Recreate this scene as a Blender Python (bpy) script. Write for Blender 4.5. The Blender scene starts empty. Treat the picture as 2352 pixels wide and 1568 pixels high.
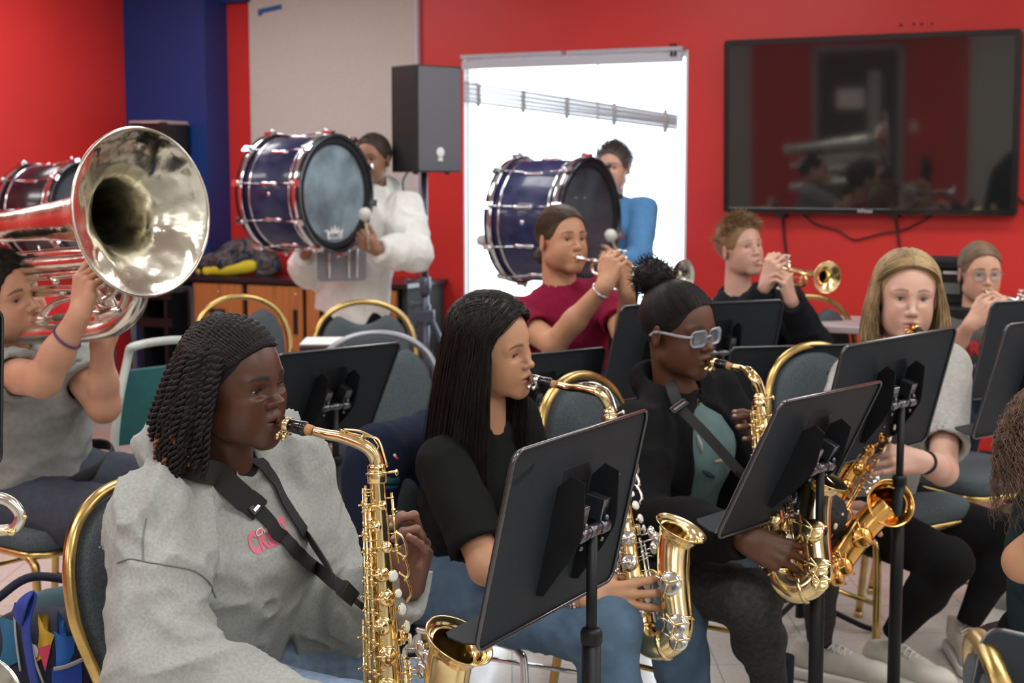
import bpy, math, random
import numpy as np
from mathutils import Vector, Matrix
from mathutils.bvhtree import BVHTree
random.seed(7); np.random.seed(7)
scene = bpy.context.scene
COL = scene.collection
# ------------------------------------------------------------------ camera
FPX = 3400.0; CX = 1176.0; CY = 784.0; CAMZ = 1.45
PITCH = math.atan((784 - 400) / FPX)
cam_data = bpy.data.cameras.new('camera'); cam = bpy.data.objects.new('camera', cam_data); COL.objects.link(cam)
cam.location = (0, 0, CAMZ); cam.rotation_euler = (math.radians(90) - PITCH, 0, 0)
cam_data.sensor_width = 36; cam_data.lens = 36 * FPX / 2352; cam_data.clip_start = .05; cam_data.clip_end = 200
cam_data.dof.use_dof = True; cam_data.dof.focus_distance = 2.62; cam_data.dof.aperture_fstop = 6.0
scene.camera = cam
# ------------------------------------------------------------------ view / world
vs = scene.view_settings; vs.view_transform = 'Standard'; vs.look = 'None'; vs.gamma = 1.0; vs.use_curve_mapping = False
vs.exposure = 0.0
scene.display_settings.display_device = 'sRGB'
world = bpy.data.worlds.new('world'); scene.world = world; world.use_nodes = True
bg = world.node_tree.nodes['Background']; bg.inputs[0].default_value = (.82, .92, 1.0, 1); bg.inputs[1].default_value = 5.5
# room frame: U runs along the back wall to the right, N points from the back wall into the room
YAW = math.radians(26); U = np.array([math.cos(YAW), -math.sin(YAW), 0]); N = np.array([-math.sin(YAW), -math.cos(YAW), 0])
W0 = np.array([0, 8.3, 0.0])
def W(u, n, z): return W0 + u * U + n * N + np.array([0, 0, z])
def ray(px, py):
    x = (px - CX) / FPX; y = (CY - py) / FPX; c, s = math.cos(PITCH), math.sin(PITCH)
    return np.array([x, c + y * s, -s + y * c])
def P(px, py, d):
    v = ray(px, py); return np.array([0, 0, CAMZ]) + v * (d / v[1])
def PW(px, py, n=0.0):
    """(u, z) where the sight line through a photo point meets the plane n metres off the back wall"""
    v = ray(px, py); o = np.array([0, 0, CAMZ]); c = W0 + n * N
    t = np.dot(c - o, N) / np.dot(v, N); p = o + v * t
    return float(np.dot(p - W0, U)), float(p[2])
def A(*a): return np.array(a, float)
def nrm(v): v = np.asarray(v, float); return v / (np.linalg.norm(v) + 1e-12)
# ------------------------------------------------------------------ ceiling lights and window light
CEIL = 2.75
PANELS = [(u, n) for n in (1.5, 3.7, 5.9, 8.3) for u in (-1.4, 1.1, 3.6, 5.4)][:16]
for u, n in PANELS:
    ld = bpy.data.lights.new('ceiling_panel_lamp', 'AREA'); ld.shape = 'RECTANGLE'; ld.size = 1.15; ld.size_y = .55
    ld.energy = 16 if u > 0 else 21; ld.color = (.95, .985, 1.0)
    lo = bpy.data.objects.new('ceiling_panel_lamp', ld); COL.objects.link(lo)
    lo.location = W(u, n, CEIL - .035); lo.rotation_euler = (0, 0, -YAW)
# the window opening guides the sky light into the room
ld = bpy.data.lights.new('window_portal', 'AREA'); ld.shape = 'RECTANGLE'; ld.size = 1.33; ld.size_y = 1.5; ld.cycles.is_portal = True
lo = bpy.data.objects.new('window_portal', ld); COL.objects.link(lo); lo.location = W(.33, -.17, 1.35)
lo.rotation_euler = Matrix(np.array([-U, [0, 0, 1], -N]).T.tolist()).to_euler()
# ------------------------------------------------------------------ materials
MATS = {}
def mat(name, col, rough=.6, metal=0., bump=0., bscale=200., var=0., vscale=20., sheen=0., coat=0., sss=0., spec=.5, emis=0., attr=False, trans=0., ior=1.45, alpha=1., stretch=None, rvar=0., bscale2=0., bump2=0.):
    if name in MATS: return MATS[name]
    m = bpy.data.materials.new(name); m.use_nodes = True; nt = m.node_tree; b = nt.nodes['Principled BSDF']
    L = nt.links.new
    b.inputs['Base Color'].default_value = (*col, 1); b.inputs['Roughness'].default_value = rough; b.inputs['Metallic'].default_value = metal
    b.inputs['Specular IOR Level'].default_value = spec; b.inputs['IOR'].default_value = ior
    if sheen: b.inputs['Sheen Weight'].default_value = sheen; b.inputs['Sheen Roughness'].default_value = .5
    if coat: b.inputs['Coat Weight'].default_value = coat; b.inputs['Coat Roughness'].default_value = .06
    if sss: b.inputs['Subsurface Weight'].default_value = sss; b.inputs['Subsurface Radius'].default_value = (.012, .005, .003); b.inputs['Subsurface Scale'].default_value = .6
    if trans: b.inputs['Transmission Weight'].default_value = trans
    if alpha < 1: b.inputs['Alpha'].default_value = alpha
    if emis: b.inputs['Emission Color'].default_value = (*col, 1); b.inputs['Emission Strength'].default_value = emis
    tc = nt.nodes.new('ShaderNodeTexCoord'); src = tc.outputs['Object']
    if stretch:
        mp = nt.nodes.new('ShaderNodeMapping'); mp.inputs['Scale'].default_value = stretch; L(src, mp.inputs[0]); src = mp.outputs[0]
    colsock = None
    if attr:
        at = nt.nodes.new('ShaderNodeAttribute'); at.attribute_name = 'tint'; colsock = at.outputs['Color']
    n1 = nt.nodes.new('ShaderNodeTexNoise'); n1.inputs['Scale'].default_value = vscale; n1.inputs['Detail'].default_value = 6; L(src, n1.inputs['Vector'])
    mx = nt.nodes.new('ShaderNodeMix'); mx.data_type = 'RGBA'; mx.blend_type = 'MULTIPLY'; mx.inputs[0].default_value = 1
    rp = nt.nodes.new('ShaderNodeMapRange'); rp.inputs['From Min'].default_value = .3; rp.inputs['From Max'].default_value = .7
    rp.inputs['To Min'].default_value = 1 - var; rp.inputs['To Max'].default_value = 1 + var; L(n1.outputs[0], rp.inputs[0])
    if colsock: L(colsock, mx.inputs[6])
    else: mx.inputs[6].default_value = (*col, 1)
    L(rp.outputs[0], mx.inputs[7]); L(mx.outputs[2], b.inputs['Base Color'])
    if rvar:
        r2 = nt.nodes.new('ShaderNodeMapRange'); r2.inputs['From Min'].default_value = .35; r2.inputs['From Max'].default_value = .7
        r2.inputs['To Min'].default_value = rough; r2.inputs['To Max'].default_value = rough + rvar; L(n1.outputs[0], r2.inputs[0]); L(r2.outputs[0], b.inputs['Roughness'])
    last = None
    for (bs, st) in ((bscale, bump), (bscale2, bump2)):
        if st:
            n2 = nt.nodes.new('ShaderNodeTexNoise'); n2.inputs['Scale'].default_value = bs; n2.inputs['Detail'].default_value = 3; L(src, n2.inputs['Vector'])
            bp = nt.nodes.new('ShaderNodeBump'); bp.inputs['Strength'].default_value = st; bp.inputs['Distance'].default_value = .3 / bs; L(n2.outputs[0], bp.inputs['Height'])
            if last: L(last, bp.inputs['Normal'])
            last = bp.outputs[0]
    if last: L(last, b.inputs['Normal'])
    MATS[name] = m; return m
def wood_mat():
    m = mat('oak_veneer', (.42, .16, .05), .38, var=.25, vscale=6, stretch=(9, 9, .7)); return m
def glassy(name, col, fac, rough=.05):
    """thin film: part see-through, part glossy"""
    if name in MATS: return MATS[name]
    m = bpy.data.materials.new(name); m.use_nodes = True; nt = m.node_tree; nt.nodes.clear(); L = nt.links.new
    o = nt.nodes.new('ShaderNodeOutputMaterial'); t = nt.nodes.new('ShaderNodeBsdfTransparent'); t.inputs[0].default_value = (*col, 1)
    p = nt.nodes.new('ShaderNodeBsdfPrincipled'); p.inputs['Base Color'].default_value = (.32, .43, .50, 1); p.inputs['Roughness'].default_value = rough
    n = nt.nodes.new('ShaderNodeTexNoise'); n.inputs['Scale'].default_value = 5; n.inputs['Detail'].default_value = 7
    tc = nt.nodes.new('ShaderNodeTexCoord'); L(tc.outputs['Object'], n.inputs['Vector'])
    r = nt.nodes.new('ShaderNodeMapRange'); r.inputs['From Min'].default_value = .35; r.inputs['From Max'].default_value = .7
    r.inputs['To Min'].default_value = fac * .5; r.inputs['To Max'].default_value = min(1, fac * 1.5); L(n.outputs[0], r.inputs[0])
    x = nt.nodes.new('ShaderNodeMixShader'); L(r.outputs[0], x.inputs[0]); L(t.outputs[0], x.inputs[1]); L(p.outputs[0], x.inputs[2]); L(x.outputs[0], o.inputs[0])
    MATS[name] = m; return m
GOLD = mat('gold_lacquer_brass', (.86, .68, .36), .12, 1, var=.12, vscale=30, rvar=.08)
DGOLD = mat('amber_lacquer_brass', (.70, .38, .11), .15, 1, var=.15, vscale=30, rvar=.1)
CHGOLD = mat('gold_chair_metal', (.58, .41, .15), .24, 1, var=.25, vscale=14, rvar=.15)
SILVER = mat('tarnished_silver_plate', (.74, .71, .64), .12, 1, var=.14, vscale=9, rvar=.22, bump=.12, bscale=9)
NICKEL = mat('nickel', (.70, .70, .70), .15, 1, var=.05)
CHROME = mat('chrome', (.72, .73, .76), .1, 1, var=.05)
BLACKP = mat('black_plastic', (.012, .012, .013), .35, var=.1)
BLACKM = mat('black_painted_metal', (.010, .011, .013), .4, spec=.3, bump=.25, bscale=900, var=.1, rvar=.08)
DESKM = mat('black_textured_desk', (.022, .027, .033), .55, spec=.18, bump=.3, bscale=1200, var=.06, vscale=60)
RIMM = mat('glossy_black_rim', (.03, .032, .036), .18, spec=1., coat=.6)
CORK = mat('cork', (.50, .25, .10), .8, bump=.4, bscale=500, var=.2, vscale=120)
PEARL = mat('pearl_key', (.85, .86, .82), .2, coat=.5, var=.05)
WHITE = mat('white_paper', (.78, .78, .76), .7, var=.04)
RUBBER = mat('black_rubber', (.02, .02, .02), .8)
CHFAB = mat('grey_chair_fabric', (.080, .098, .11), .95, spec=.2, bump=.9, bscale=420, var=.35, vscale=260)
RED = mat('red_wall_paint', (.56, .026, .022), .42, bump=.2, bscale=160, var=.05, vscale=3)
BLUE = mat('blue_wall_paint', (.008, .034, .165), .45, bump=.2, bscale=160, var=.06, vscale=3)
# ------------------------------------------------------------------ objects
def unit(o, label=None, cat=None, group=None, kind=None):
    if label: o['label'] = label
    if cat: o['category'] = cat
    if group: o['group'] = group
    if kind: o['kind'] = kind
    return o
def thing(name, label, cat, loc=(0, 0, 0), group=None, M=None):
    o = bpy.data.objects.new(name, None); COL.objects.link(o); o.empty_display_size = .1
    o.location = [float(c) for c in loc]
    if M is not None: o.matrix_world = M
    return unit(o, label, cat, group)
def link(name, V, F, mats, parent=None, mi=None, smooth=True, off=None, bevel=0, sub=0, angle=None):
    me = bpy.data.meshes.new(name)
    V = np.asarray(V, float)
    if off is not None: V = V - np.asarray(off)
    me.from_pydata(V.tolist() if len(V) < 5000 else V, [], F) if not isinstance(F, np.ndarray) else fastmesh(me, V, F)
    for m in (mats if isinstance(mats, (list, tuple)) else [mats]): me.materials.append(m)
    if mi is not None: me.polygons.foreach_set('material_index', np.asarray(mi, np.int32))
    if smooth is True: me.polygons.foreach_set('use_smooth', np.ones(len(me.polygons), bool))
    elif smooth is not False: me.polygons.foreach_set('use_smooth', np.asarray(smooth, bool))
    me.update()
    o = bpy.data.objects.new(name, me); COL.objects.link(o)
    if parent is not None: o.parent = parent
    if bevel:
        b = o.modifiers.new('bevel', 'BEVEL'); b.width = bevel; b.segments = 2; b.limit_method = 'ANGLE'; b.angle_limit = math.radians(40)
    if sub:
        s = o.modifiers.new('sub', 'SUBSURF'); s.levels = sub; s.render_levels = sub
    return o
def fastmesh(me, V, F):
    n = F.shape[1]
    me.vertices.add(len(V)); me.vertices.foreach_set('co', np.asarray(V, np.float32).ravel())
    me.loops.add(F.size); me.loops.foreach_set('vertex_index', F.astype(np.int32).ravel())
    me.polygons.add(len(F)); me.polygons.foreach_set('loop_start', np.arange(0, F.size, n, dtype=np.int32))
    try: me.polygons.foreach_set('loop_total', np.full(len(F), n, np.int32))
    except Exception: pass
    me.update(calc_edges=True); me.validate()
def tint(o, C):
    a = o.data.attributes.new('tint', 'FLOAT_COLOR', 'POINT')
    C = np.asarray(C, np.float32); C4 = np.ones((len(C), 4), np.float32); C4[:, :3] = C
    a.data.foreach_set('color', C4.ravel())
def frame(d, up=(0, 0, 1)):
    d = nrm(d); u = np.asarray(up, float)
    if abs(np.dot(d, nrm(u))) > .97: u = A(1, 0, 0) if abs(d[0]) < .9 else A(0, 1, 0)
    x = nrm(np.cross(u, d)); y = np.cross(d, x); return x, y, d
def cr(pts, n=8, closed=False):
    """catmull-rom through rows of pts (any number of columns)"""
    p = np.asarray(pts, float)
    if closed: p = np.vstack([p[-1], p, p[0], p[1]])
    else: p = np.vstack([2 * p[0] - p[1], p, 2 * p[-1] - p[-2]])
    out = []
    for i in range(1, len(p) - 2):
        for t in np.linspace(0, 1, n, endpoint=False):
            a, b, c, d = p[i - 1], p[i], p[i + 1], p[i + 2]
            out.append(.5 * ((2 * b) + (-a + c) * t + (2 * a - 5 * b + 4 * c - d) * t * t + (-a + 3 * b - 3 * c + d) * t ** 3))
    if not closed: out.append(p[-2])
    return np.array(out)
class G:
    def __init__(s): s.v = []; s.f = []; s.m = []; s.s = []; s.n = 0
    def add(s, V, F, m=0, smooth=True):
        V = np.asarray(V, float); s.v.append(V)
        for f in F: s.f.append([int(i) + s.n for i in f]); s.m.append(m); s.s.append(smooth)
        s.n += len(V); return s
    def tube(s, path, r, n=10, m=0, caps=True, closed=False, flat=None, up=None):
        p = np.asarray(path, float); k = len(p); r = np.broadcast_to(np.asarray(r, float), (k,)) if np.ndim(r) else np.full(k, float(r))
        if closed: tg = np.roll(p, -1, 0) - np.roll(p, 1, 0)
        else: tg = np.gradient(p, axis=0)
        tg = tg / (np.linalg.norm(tg, axis=1)[:, None] + 1e-12)
        x, y, _ = frame(tg[0], up if up is not None else (0, 0, 1)); rings = []
        a = np.linspace(0, 2 * math.pi, n, endpoint=False)
        if flat and n == 4: a = a + math.pi / 4
        for i in range(k):
            if up is not None: x, y, _ = frame(tg[i], up)
            else:
                x = x - tg[i] * np.dot(x, tg[i]); x = x / (np.linalg.norm(x) + 1e-12); y = np.cross(tg[i], x)
            fx, fy = flat if flat else (1, 1)
            rings.append(p[i] + r[i] * (np.outer(np.cos(a) * fx, x) + np.outer(np.sin(a) * fy, y)))
        V = np.vstack(rings); F = []
        for i in range(k if closed else k - 1):
            j = (i + 1) % k
            for q in range(n): F.append((i * n + q, i * n + (q + 1) % n, j * n + (q + 1) % n, j * n + q))
        if caps and not closed: F.append(list(range(n))[::-1]); F.append([(k - 1) * n + q for q in range(n)])
        return s.add(V, F, m)
    def lathe(s, prof, o=(0, 0, 0), ax=(0, 0, 1), n=32, m=0, up=(0, 0, 1), closed=False):
        x, y, z = frame(ax, up); a = np.linspace(0, 2 * math.pi, n, endpoint=False); V = []; F = []
        for (r, h) in prof: V.append(np.asarray(o) + z * h + r * (np.outer(np.cos(a), x) + np.outer(np.sin(a), y)))
        k = len(prof)
        for i in range(k if closed else k - 1):
            j = (i + 1) % k
            for q in range(n): F.append((i * n + q, i * n + (q + 1) % n, j * n + (q + 1) % n, j * n + q))
        if not closed:
            if prof[0][0] > 1e-6 and prof[0][0] < 0: pass
        return s.add(np.vstack(V), F, m)
    def disc(s, c, ax, r, th, n=20, m=0, up=(0, 0, 1)):
        return s.lathe([(1e-5, 0), (r * .96, 0), (r, th * .2), (r, th * .8), (r * .96, th), (1e-5, th)], c, ax, n, m, up)
    def box(s, c, size, R=None, m=0):
        h = np.asarray(size, float) / 2; R = np.eye(3) if R is None else np.asarray(R)
        V = np.array([[x, y, z] for x in (-1, 1) for y in (-1, 1) for z in (-1, 1)]) * h
        F = [(0, 1, 3, 2), (4, 6, 7, 5), (0, 4, 5, 1), (2, 3, 7, 6), (0, 2, 6, 4), (1, 5, 7, 3)]
        return s.add(V @ R.T + np.asarray(c), F, m, False)
    def ell(s, c, r, R=None, n=16, m=0):
        R = np.eye(3) if R is None else np.asarray(R); V = []; F = []; k = n // 2
        for i in range(k + 1):
            t = math.pi * i / k
            for j in range(n):
                q = 2 * math.pi * j / n; V.append((math.sin(t) * math.cos(q), math.sin(t) * math.sin(q), math.cos(t)))
        for i in range(k):
            for j in range(n): F.append((i * n + j, (i + 1) * n + j, (i + 1) * n + (j + 1) % n, i * n + (j + 1) % n))
        return s.add((np.array(V) * np.asarray(r)) @ R.T + np.asarray(c), F, m)
    def prism(s, poly, o, X, Y, th, m=0, smooth=False):
        """2-D outline in the X,Y plane, extruded th along X x Y"""
        X = np.asarray(X, float); Y = np.asarray(Y, float); Z = nrm(np.cross(X, Y)); o = np.asarray(o, float); k = len(poly)
        a = np.array([o + X * p[0] + Y * p[1] for p in poly]); V = np.vstack([a, a + Z * th])
        F = [list(range(k))[::-1], list(range(k, 2 * k))] + [(i, (i + 1) % k, k + (i + 1) % k, k + i) for i in range(k)]
        return s.add(V, F, m, smooth)
    def obj(s, name, mats, parent=None, off=None, **kw):
        V = np.vstack(s.v); sm = kw.pop('smooth', s.s)
        return link(name, V, s.f, mats, parent, s.m, sm, off, **kw)
def rrect(w, h, r, n=5, cx=0, cy=0):
    out = []
    for (sx, sy, a0) in ((1, 1, 0), (-1, 1, 90), (-1, -1, 180), (1, -1, 270)):
        for i in range(n + 1):
            a = math.radians(a0 + 90 * i / n); out.append((cx + sx * (w / 2 - r) + r * math.cos(a), cy + sy * (h / 2 - r) + r * math.sin(a)))
    return out
# ------------------------------------------------------------------ smooth solid fields -> mesh
def smin(a, b, k): h = np.clip(.5 + .5 * (b - a) / k, 0, 1); return b + (a - b) * h - k * h * (1 - h)
def vnoise(p, seed=0):
    i = np.floor(p).astype(np.int64); f = p - i; f = f * f * (3 - 2 * f)
    def hsh(x, y, z):
        h = (x * 374761393 + y * 668265263 + z * 2147483647 + seed * 1274126177) & 0xffffffff
        h = ((h ^ (h >> 13)) * 1274126177) & 0xffffffff
        return ((h ^ (h >> 16)) & 0xffff) / 65535.
    x, y, z = i[:, 0], i[:, 1], i[:, 2]; r = 0
    for dx in (0, 1):
        for dy in (0, 1):
            for dz in (0, 1):
                w = (f[:, 0] if dx else 1 - f[:, 0]) * (f[:, 1] if dy else 1 - f[:, 1]) * (f[:, 2] if dz else 1 - f[:, 2])
                r = r + w * hsh(x + dx, y + dy, z + dz)
    return r
def folds(amp, sc=(9, 9, 9), seed=1, R=None):
    """cloth folds: ridged, warped noise"""
    sc = np.asarray(sc, float)
    def fn(p):
        q = p if R is None else p @ np.asarray(R)
        w = np.stack([vnoise(q * 5, seed + 3), vnoise(q * 5 + 7, seed + 4), vnoise(q * 5 + 13, seed + 5)], 1) - .5
        q = q * sc * 1.15 + w * 1.9
        a = 1 - np.abs(2 * vnoise(q, seed) - 1); b = 1 - np.abs(2 * vnoise(q * 2.1 + 5, seed + 1) - 1)
        return -amp * (a ** 2.6 - .3) - amp * .45 * (b ** 3 - .25)
    return fn
class S:
    def __init__(s, h): s.h = h; s.p = []
    def cap(s, a, b, ra, rb=None, k=.01, sub=False, R=None, sc=None, cut=False):
        rb = ra if rb is None else rb; a = np.asarray(a, float); b = np.asarray(b, float); m = max(ra, rb)
        s.p.append(('c', a, b, ra, rb, k, sub, R, sc, cut, np.minimum(a, b) - m, np.maximum(a, b) + m)); return s
    def ell(s, c, r, R=None, k=.01, sub=False):
        c = np.asarray(c, float); r = np.asarray(r, float); m = float(r.max())
        s.p.append(('e', c, r, R, k, sub, c - m, c + m)); return s
    def plane(s, c, n, k=.005):
        s.p.append(('p', np.asarray(c, float), nrm(n), k)); return s
    def mesh(s, disp=None):
        add = [q for q in s.p if q[0] == 'c' and not q[6] or q[0] == 'e' and not q[5]]
        lo = np.min([q[-2] for q in add], 0) - 4 * s.h - .012; hi = np.max([q[-1] for q in add], 0) + 4 * s.h + .012
        n = np.ceil((hi - lo) / s.h).astype(int) + 1; h = s.h
        F = np.full(n, .3, np.float32)
        ax = [lo[i] + h * np.arange(n[i]) for i in range(3)]
        for q in s.p:
            if q[0] == 'p':
                X, Y, Z = np.meshgrid(*ax, indexing='ij', sparse=True)
                d = (X - q[1][0]) * q[2][0] + (Y - q[1][1]) * q[2][1] + (Z - q[1][2]) * q[2][2]
                F = -smin(-F, -d.astype(np.float32), q[3]); continue
            k = q[5] if q[0] == 'c' else q[4]; mg = k + 3 * h + .01
            i0 = np.clip(np.floor((q[-2] - mg - lo) / h).astype(int), 0, n - 1); i1 = np.clip(np.ceil((q[-1] + mg - lo) / h).astype(int) + 1, 1, n)
            if np.any(i1 <= i0): continue
            X, Y, Z = np.meshgrid(*[ax[i][i0[i]:i1[i]].astype(np.float32) for i in range(3)], indexing='ij')
            sl = tuple(slice(i0[i], i1[i]) for i in range(3))
            if q[0] == 'c':
                _, a, b, ra, rb, k, sub, R, sc, cut, _, _ = q
                if R is not None:
                    R = np.asarray(R); Pq = np.stack([X - a[0], Y - a[1], Z - a[2]], -1) @ R / np.asarray(sc); ba = (b - a) @ R / np.asarray(sc)
                    t = np.clip((Pq @ ba) / max(ba @ ba, 1e-9), 0, 1); d = np.linalg.norm(Pq - t[..., None] * ba, axis=-1) - (ra + (rb - ra) * t); d = d * float(np.min(sc)) ** .5
                else:
                    ba = b - a; L2 = max(ba @ ba, 1e-9); x, y, z = X - a[0], Y - a[1], Z - a[2]
                    tt = (x * ba[0] + y * ba[1] + z * ba[2]) / L2; t = np.clip(tt, 0, 1)
                    d = np.sqrt((x - t * ba[0]) ** 2 + (y - t * ba[1]) ** 2 + (z - t * ba[2]) ** 2) - (ra + (rb - ra) * t)
                    if cut: d = np.maximum(d, (tt - 1) * math.sqrt(L2))
            else:
                _, c, r, R, k, sub, _, _ = q
                Pq = np.stack([X - c[0], Y - c[1], Z - c[2]], -1)
                if R is not None: Pq = Pq @ np.asarray(R)
                k0 = np.linalg.norm(Pq / r, axis=-1); k1 = np.linalg.norm(Pq / (r * r), axis=-1) + 1e-9; d = k0 * (k0 - 1) / k1
            d = d.astype(np.float32)
            F[sl] = -smin(-F[sl], d, k) if sub else smin(F[sl], d, k)
        if disp is not None:
            idx = np.argwhere(np.abs(F) < .03)
            if len(idx): F[tuple(idx.T)] += disp(lo + idx * h).astype(np.float32)
        V, Q = surfnet(F); V = lo + V * h
        return V, Q
def surfnet(F):
    n = np.array(F.shape); s = F < 0; nc = n - 1; acc = np.zeros((*nc, 3), np.float32); cnt = np.zeros(nc, np.uint8)
    grids = []
    for d in range(3):
        a = [slice(None)] * 3; b = [slice(None)] * 3; a[d] = slice(0, -1); b[d] = slice(1, None)
        cr_ = s[tuple(a)] != s[tuple(b)]; idx = np.argwhere(cr_)
        fa = F[tuple(a)][tuple(idx.T)]; fb = F[tuple(b)][tuple(idx.T)]; t = fa / (fa - fb)
        pos = idx.astype(np.float32); pos[:, d] += t; o = [q for q in range(3) if q != d]
        for e0 in (0, 1):
            for e1 in (0, 1):
                c = idx.copy(); c[:, o[0]] -= e0; c[:, o[1]] -= e1
                ok = np.all((c >= 0) & (c < nc), axis=1); cc = c[ok]
                np.add.at(acc, tuple(cc.T), pos[ok]); np.add.at(cnt, tuple(cc.T), 1)
        grids.append((d, o, idx, s[tuple(a)][tuple(idx.T)]))
    act = cnt > 0; vid = np.full(nc, -1, np.int64); vid[act] = np.arange(act.sum()); V = acc[act] / cnt[act][:, None]; Q = []
    for d, o, idx, sa in grids:
        ok = np.all((idx[:, o] >= 1) & (idx[:, o] < nc[o]), axis=1); idx = idx[ok]; sa = sa[ok]; c = []
        for e0, e1 in ((1, 1), (0, 1), (0, 0), (1, 0)):
            q = idx.copy(); q[:, o[0]] -= e0; q[:, o[1]] -= e1; c.append(vid[tuple(q.T)])
        q = np.stack(c, 1); flip = ~sa if d != 1 else sa
        q[flip] = q[flip][:, ::-1]; Q.append(q)
    return V, np.vstack(Q)
def merge(parts):
    V = []; F = []; n = 0
    for v, f in parts: V.append(v); F.append(f + n); n += len(v)
    return np.vstack(V), np.vstack(F)
def rot(yaw, pitch=0, roll=0):
    """head/body frame: x forward, y left, z up.  pitch>0 looks down, roll>0 leans to its right"""
    y, p, r = [math.radians(q) for q in (yaw, pitch, roll)]
    Rz = A([math.cos(y), -math.sin(y), 0], [math.sin(y), math.cos(y), 0], [0, 0, 1])
    Ry = A([math.cos(p), 0, math.sin(p)], [0, 1, 0], [-math.sin(p), 0, math.cos(p)])
    Rx = A([1, 0, 0], [0, math.cos(r), -math.sin(r)], [0, math.sin(r), math.cos(r)])
    return Rz @ Ry @ Rx
def text_mesh(txt, size, font_shear=0., extrude=0.0, bold=0.0, spacing=1.0):
    c = bpy.data.curves.new('lettering', 'FONT'); c.body = txt; c.size = size; c.shear = font_shear; c.offset = bold; c.extrude = extrude; c.space_character = spacing; c.align_x = 'CENTER'
    o = bpy.data.objects.new('lettering_tmp', c); COL.objects.link(o); dg = bpy.context.evaluated_depsgraph_get(); dg.update()
    me = bpy.data.meshes.new_from_object(o.evaluated_get(dg)); V = np.array([v.co[:] for v in me.vertices]); F = [list(p.vertices) for p in me.polygons]
    bpy.data.objects.remove(o); bpy.data.curves.remove(c); bpy.data.meshes.remove(me); return V, F
def subdiv(V, F, lim):
    """split faces into triangles shorter than lim so that lettering can follow cloth"""
    T = []
    for f in F:
        for i in range(1, len(f) - 1): T.append((f[0], f[i], f[i + 1]))
    V = [tuple(v) for v in V]
    for _ in range(5):
        out = []; cache = {}; ch = False
        def mid(a, b):
            k = (min(a, b), max(a, b))
            if k not in cache: V.append(tuple((np.array(V[a]) + np.array(V[b])) / 2)); cache[k] = len(V) - 1
            return cache[k]
        lng = lambda a, b: (a, b) if math.dist(V[a], V[b]) > lim else None
        for t in T:
            s = [math.dist(V[t[i]], V[t[(i + 1) % 3]]) > lim for i in range(3)]
            if not any(s): out.append(t); continue
            ch = True; m = [mid(t[i], t[(i + 1) % 3]) if s[i] else None for i in range(3)]; k = sum(s)
            if k == 3: out += [(t[0], m[0], m[2]), (m[0], t[1], m[1]), (m[2], m[1], t[2]), (m[0], m[1], m[2])]
            elif k == 1:
                i = s.index(True); out += [(t[i], m[i], t[(i + 2) % 3]), (m[i], t[(i + 1) % 3], t[(i + 2) % 3])]
            else:
                i = s.index(False); a, b, c = t[i], t[(i + 1) % 3], t[(i + 2) % 3]; m1 = m[(i + 1) % 3]; m2 = m[(i + 2) % 3]
                out += [(a, b, m1), (a, m1, m2), (m2, m1, c)]
        T = out
        if not ch: break
    return np.array(V), T
def decal(name, V2, F, o, X, Y, target, mats, parent, off, lift=.0012, lim=.01):
    """lay flat lettering on a surface by dropping it along the surface's facing direction"""
    V2, F = subdiv(V2, F, lim); X = nrm(X); Y = nrm(Y - X * np.dot(X, Y)); Z = np.cross(X, Y)
    me = target.data; tv = np.array([v.co[:] for v in me.vertices]) + np.asarray(off); bvh = BVHTree.FromPolygons([tuple(v) for v in tv], [tuple(p.vertices) for p in me.polygons])
    out = []
    for v in V2:
        p = np.asarray(o) + X * v[0] + Y * v[1]; h = bvh.ray_cast(Vector(p + Z * .3), Vector(-Z))
        out.append(np.array(h[0]) + Z * lift if h[0] is not None else p)
    return link(name, out, F, mats, parent, off=off, smooth=False)
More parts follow.
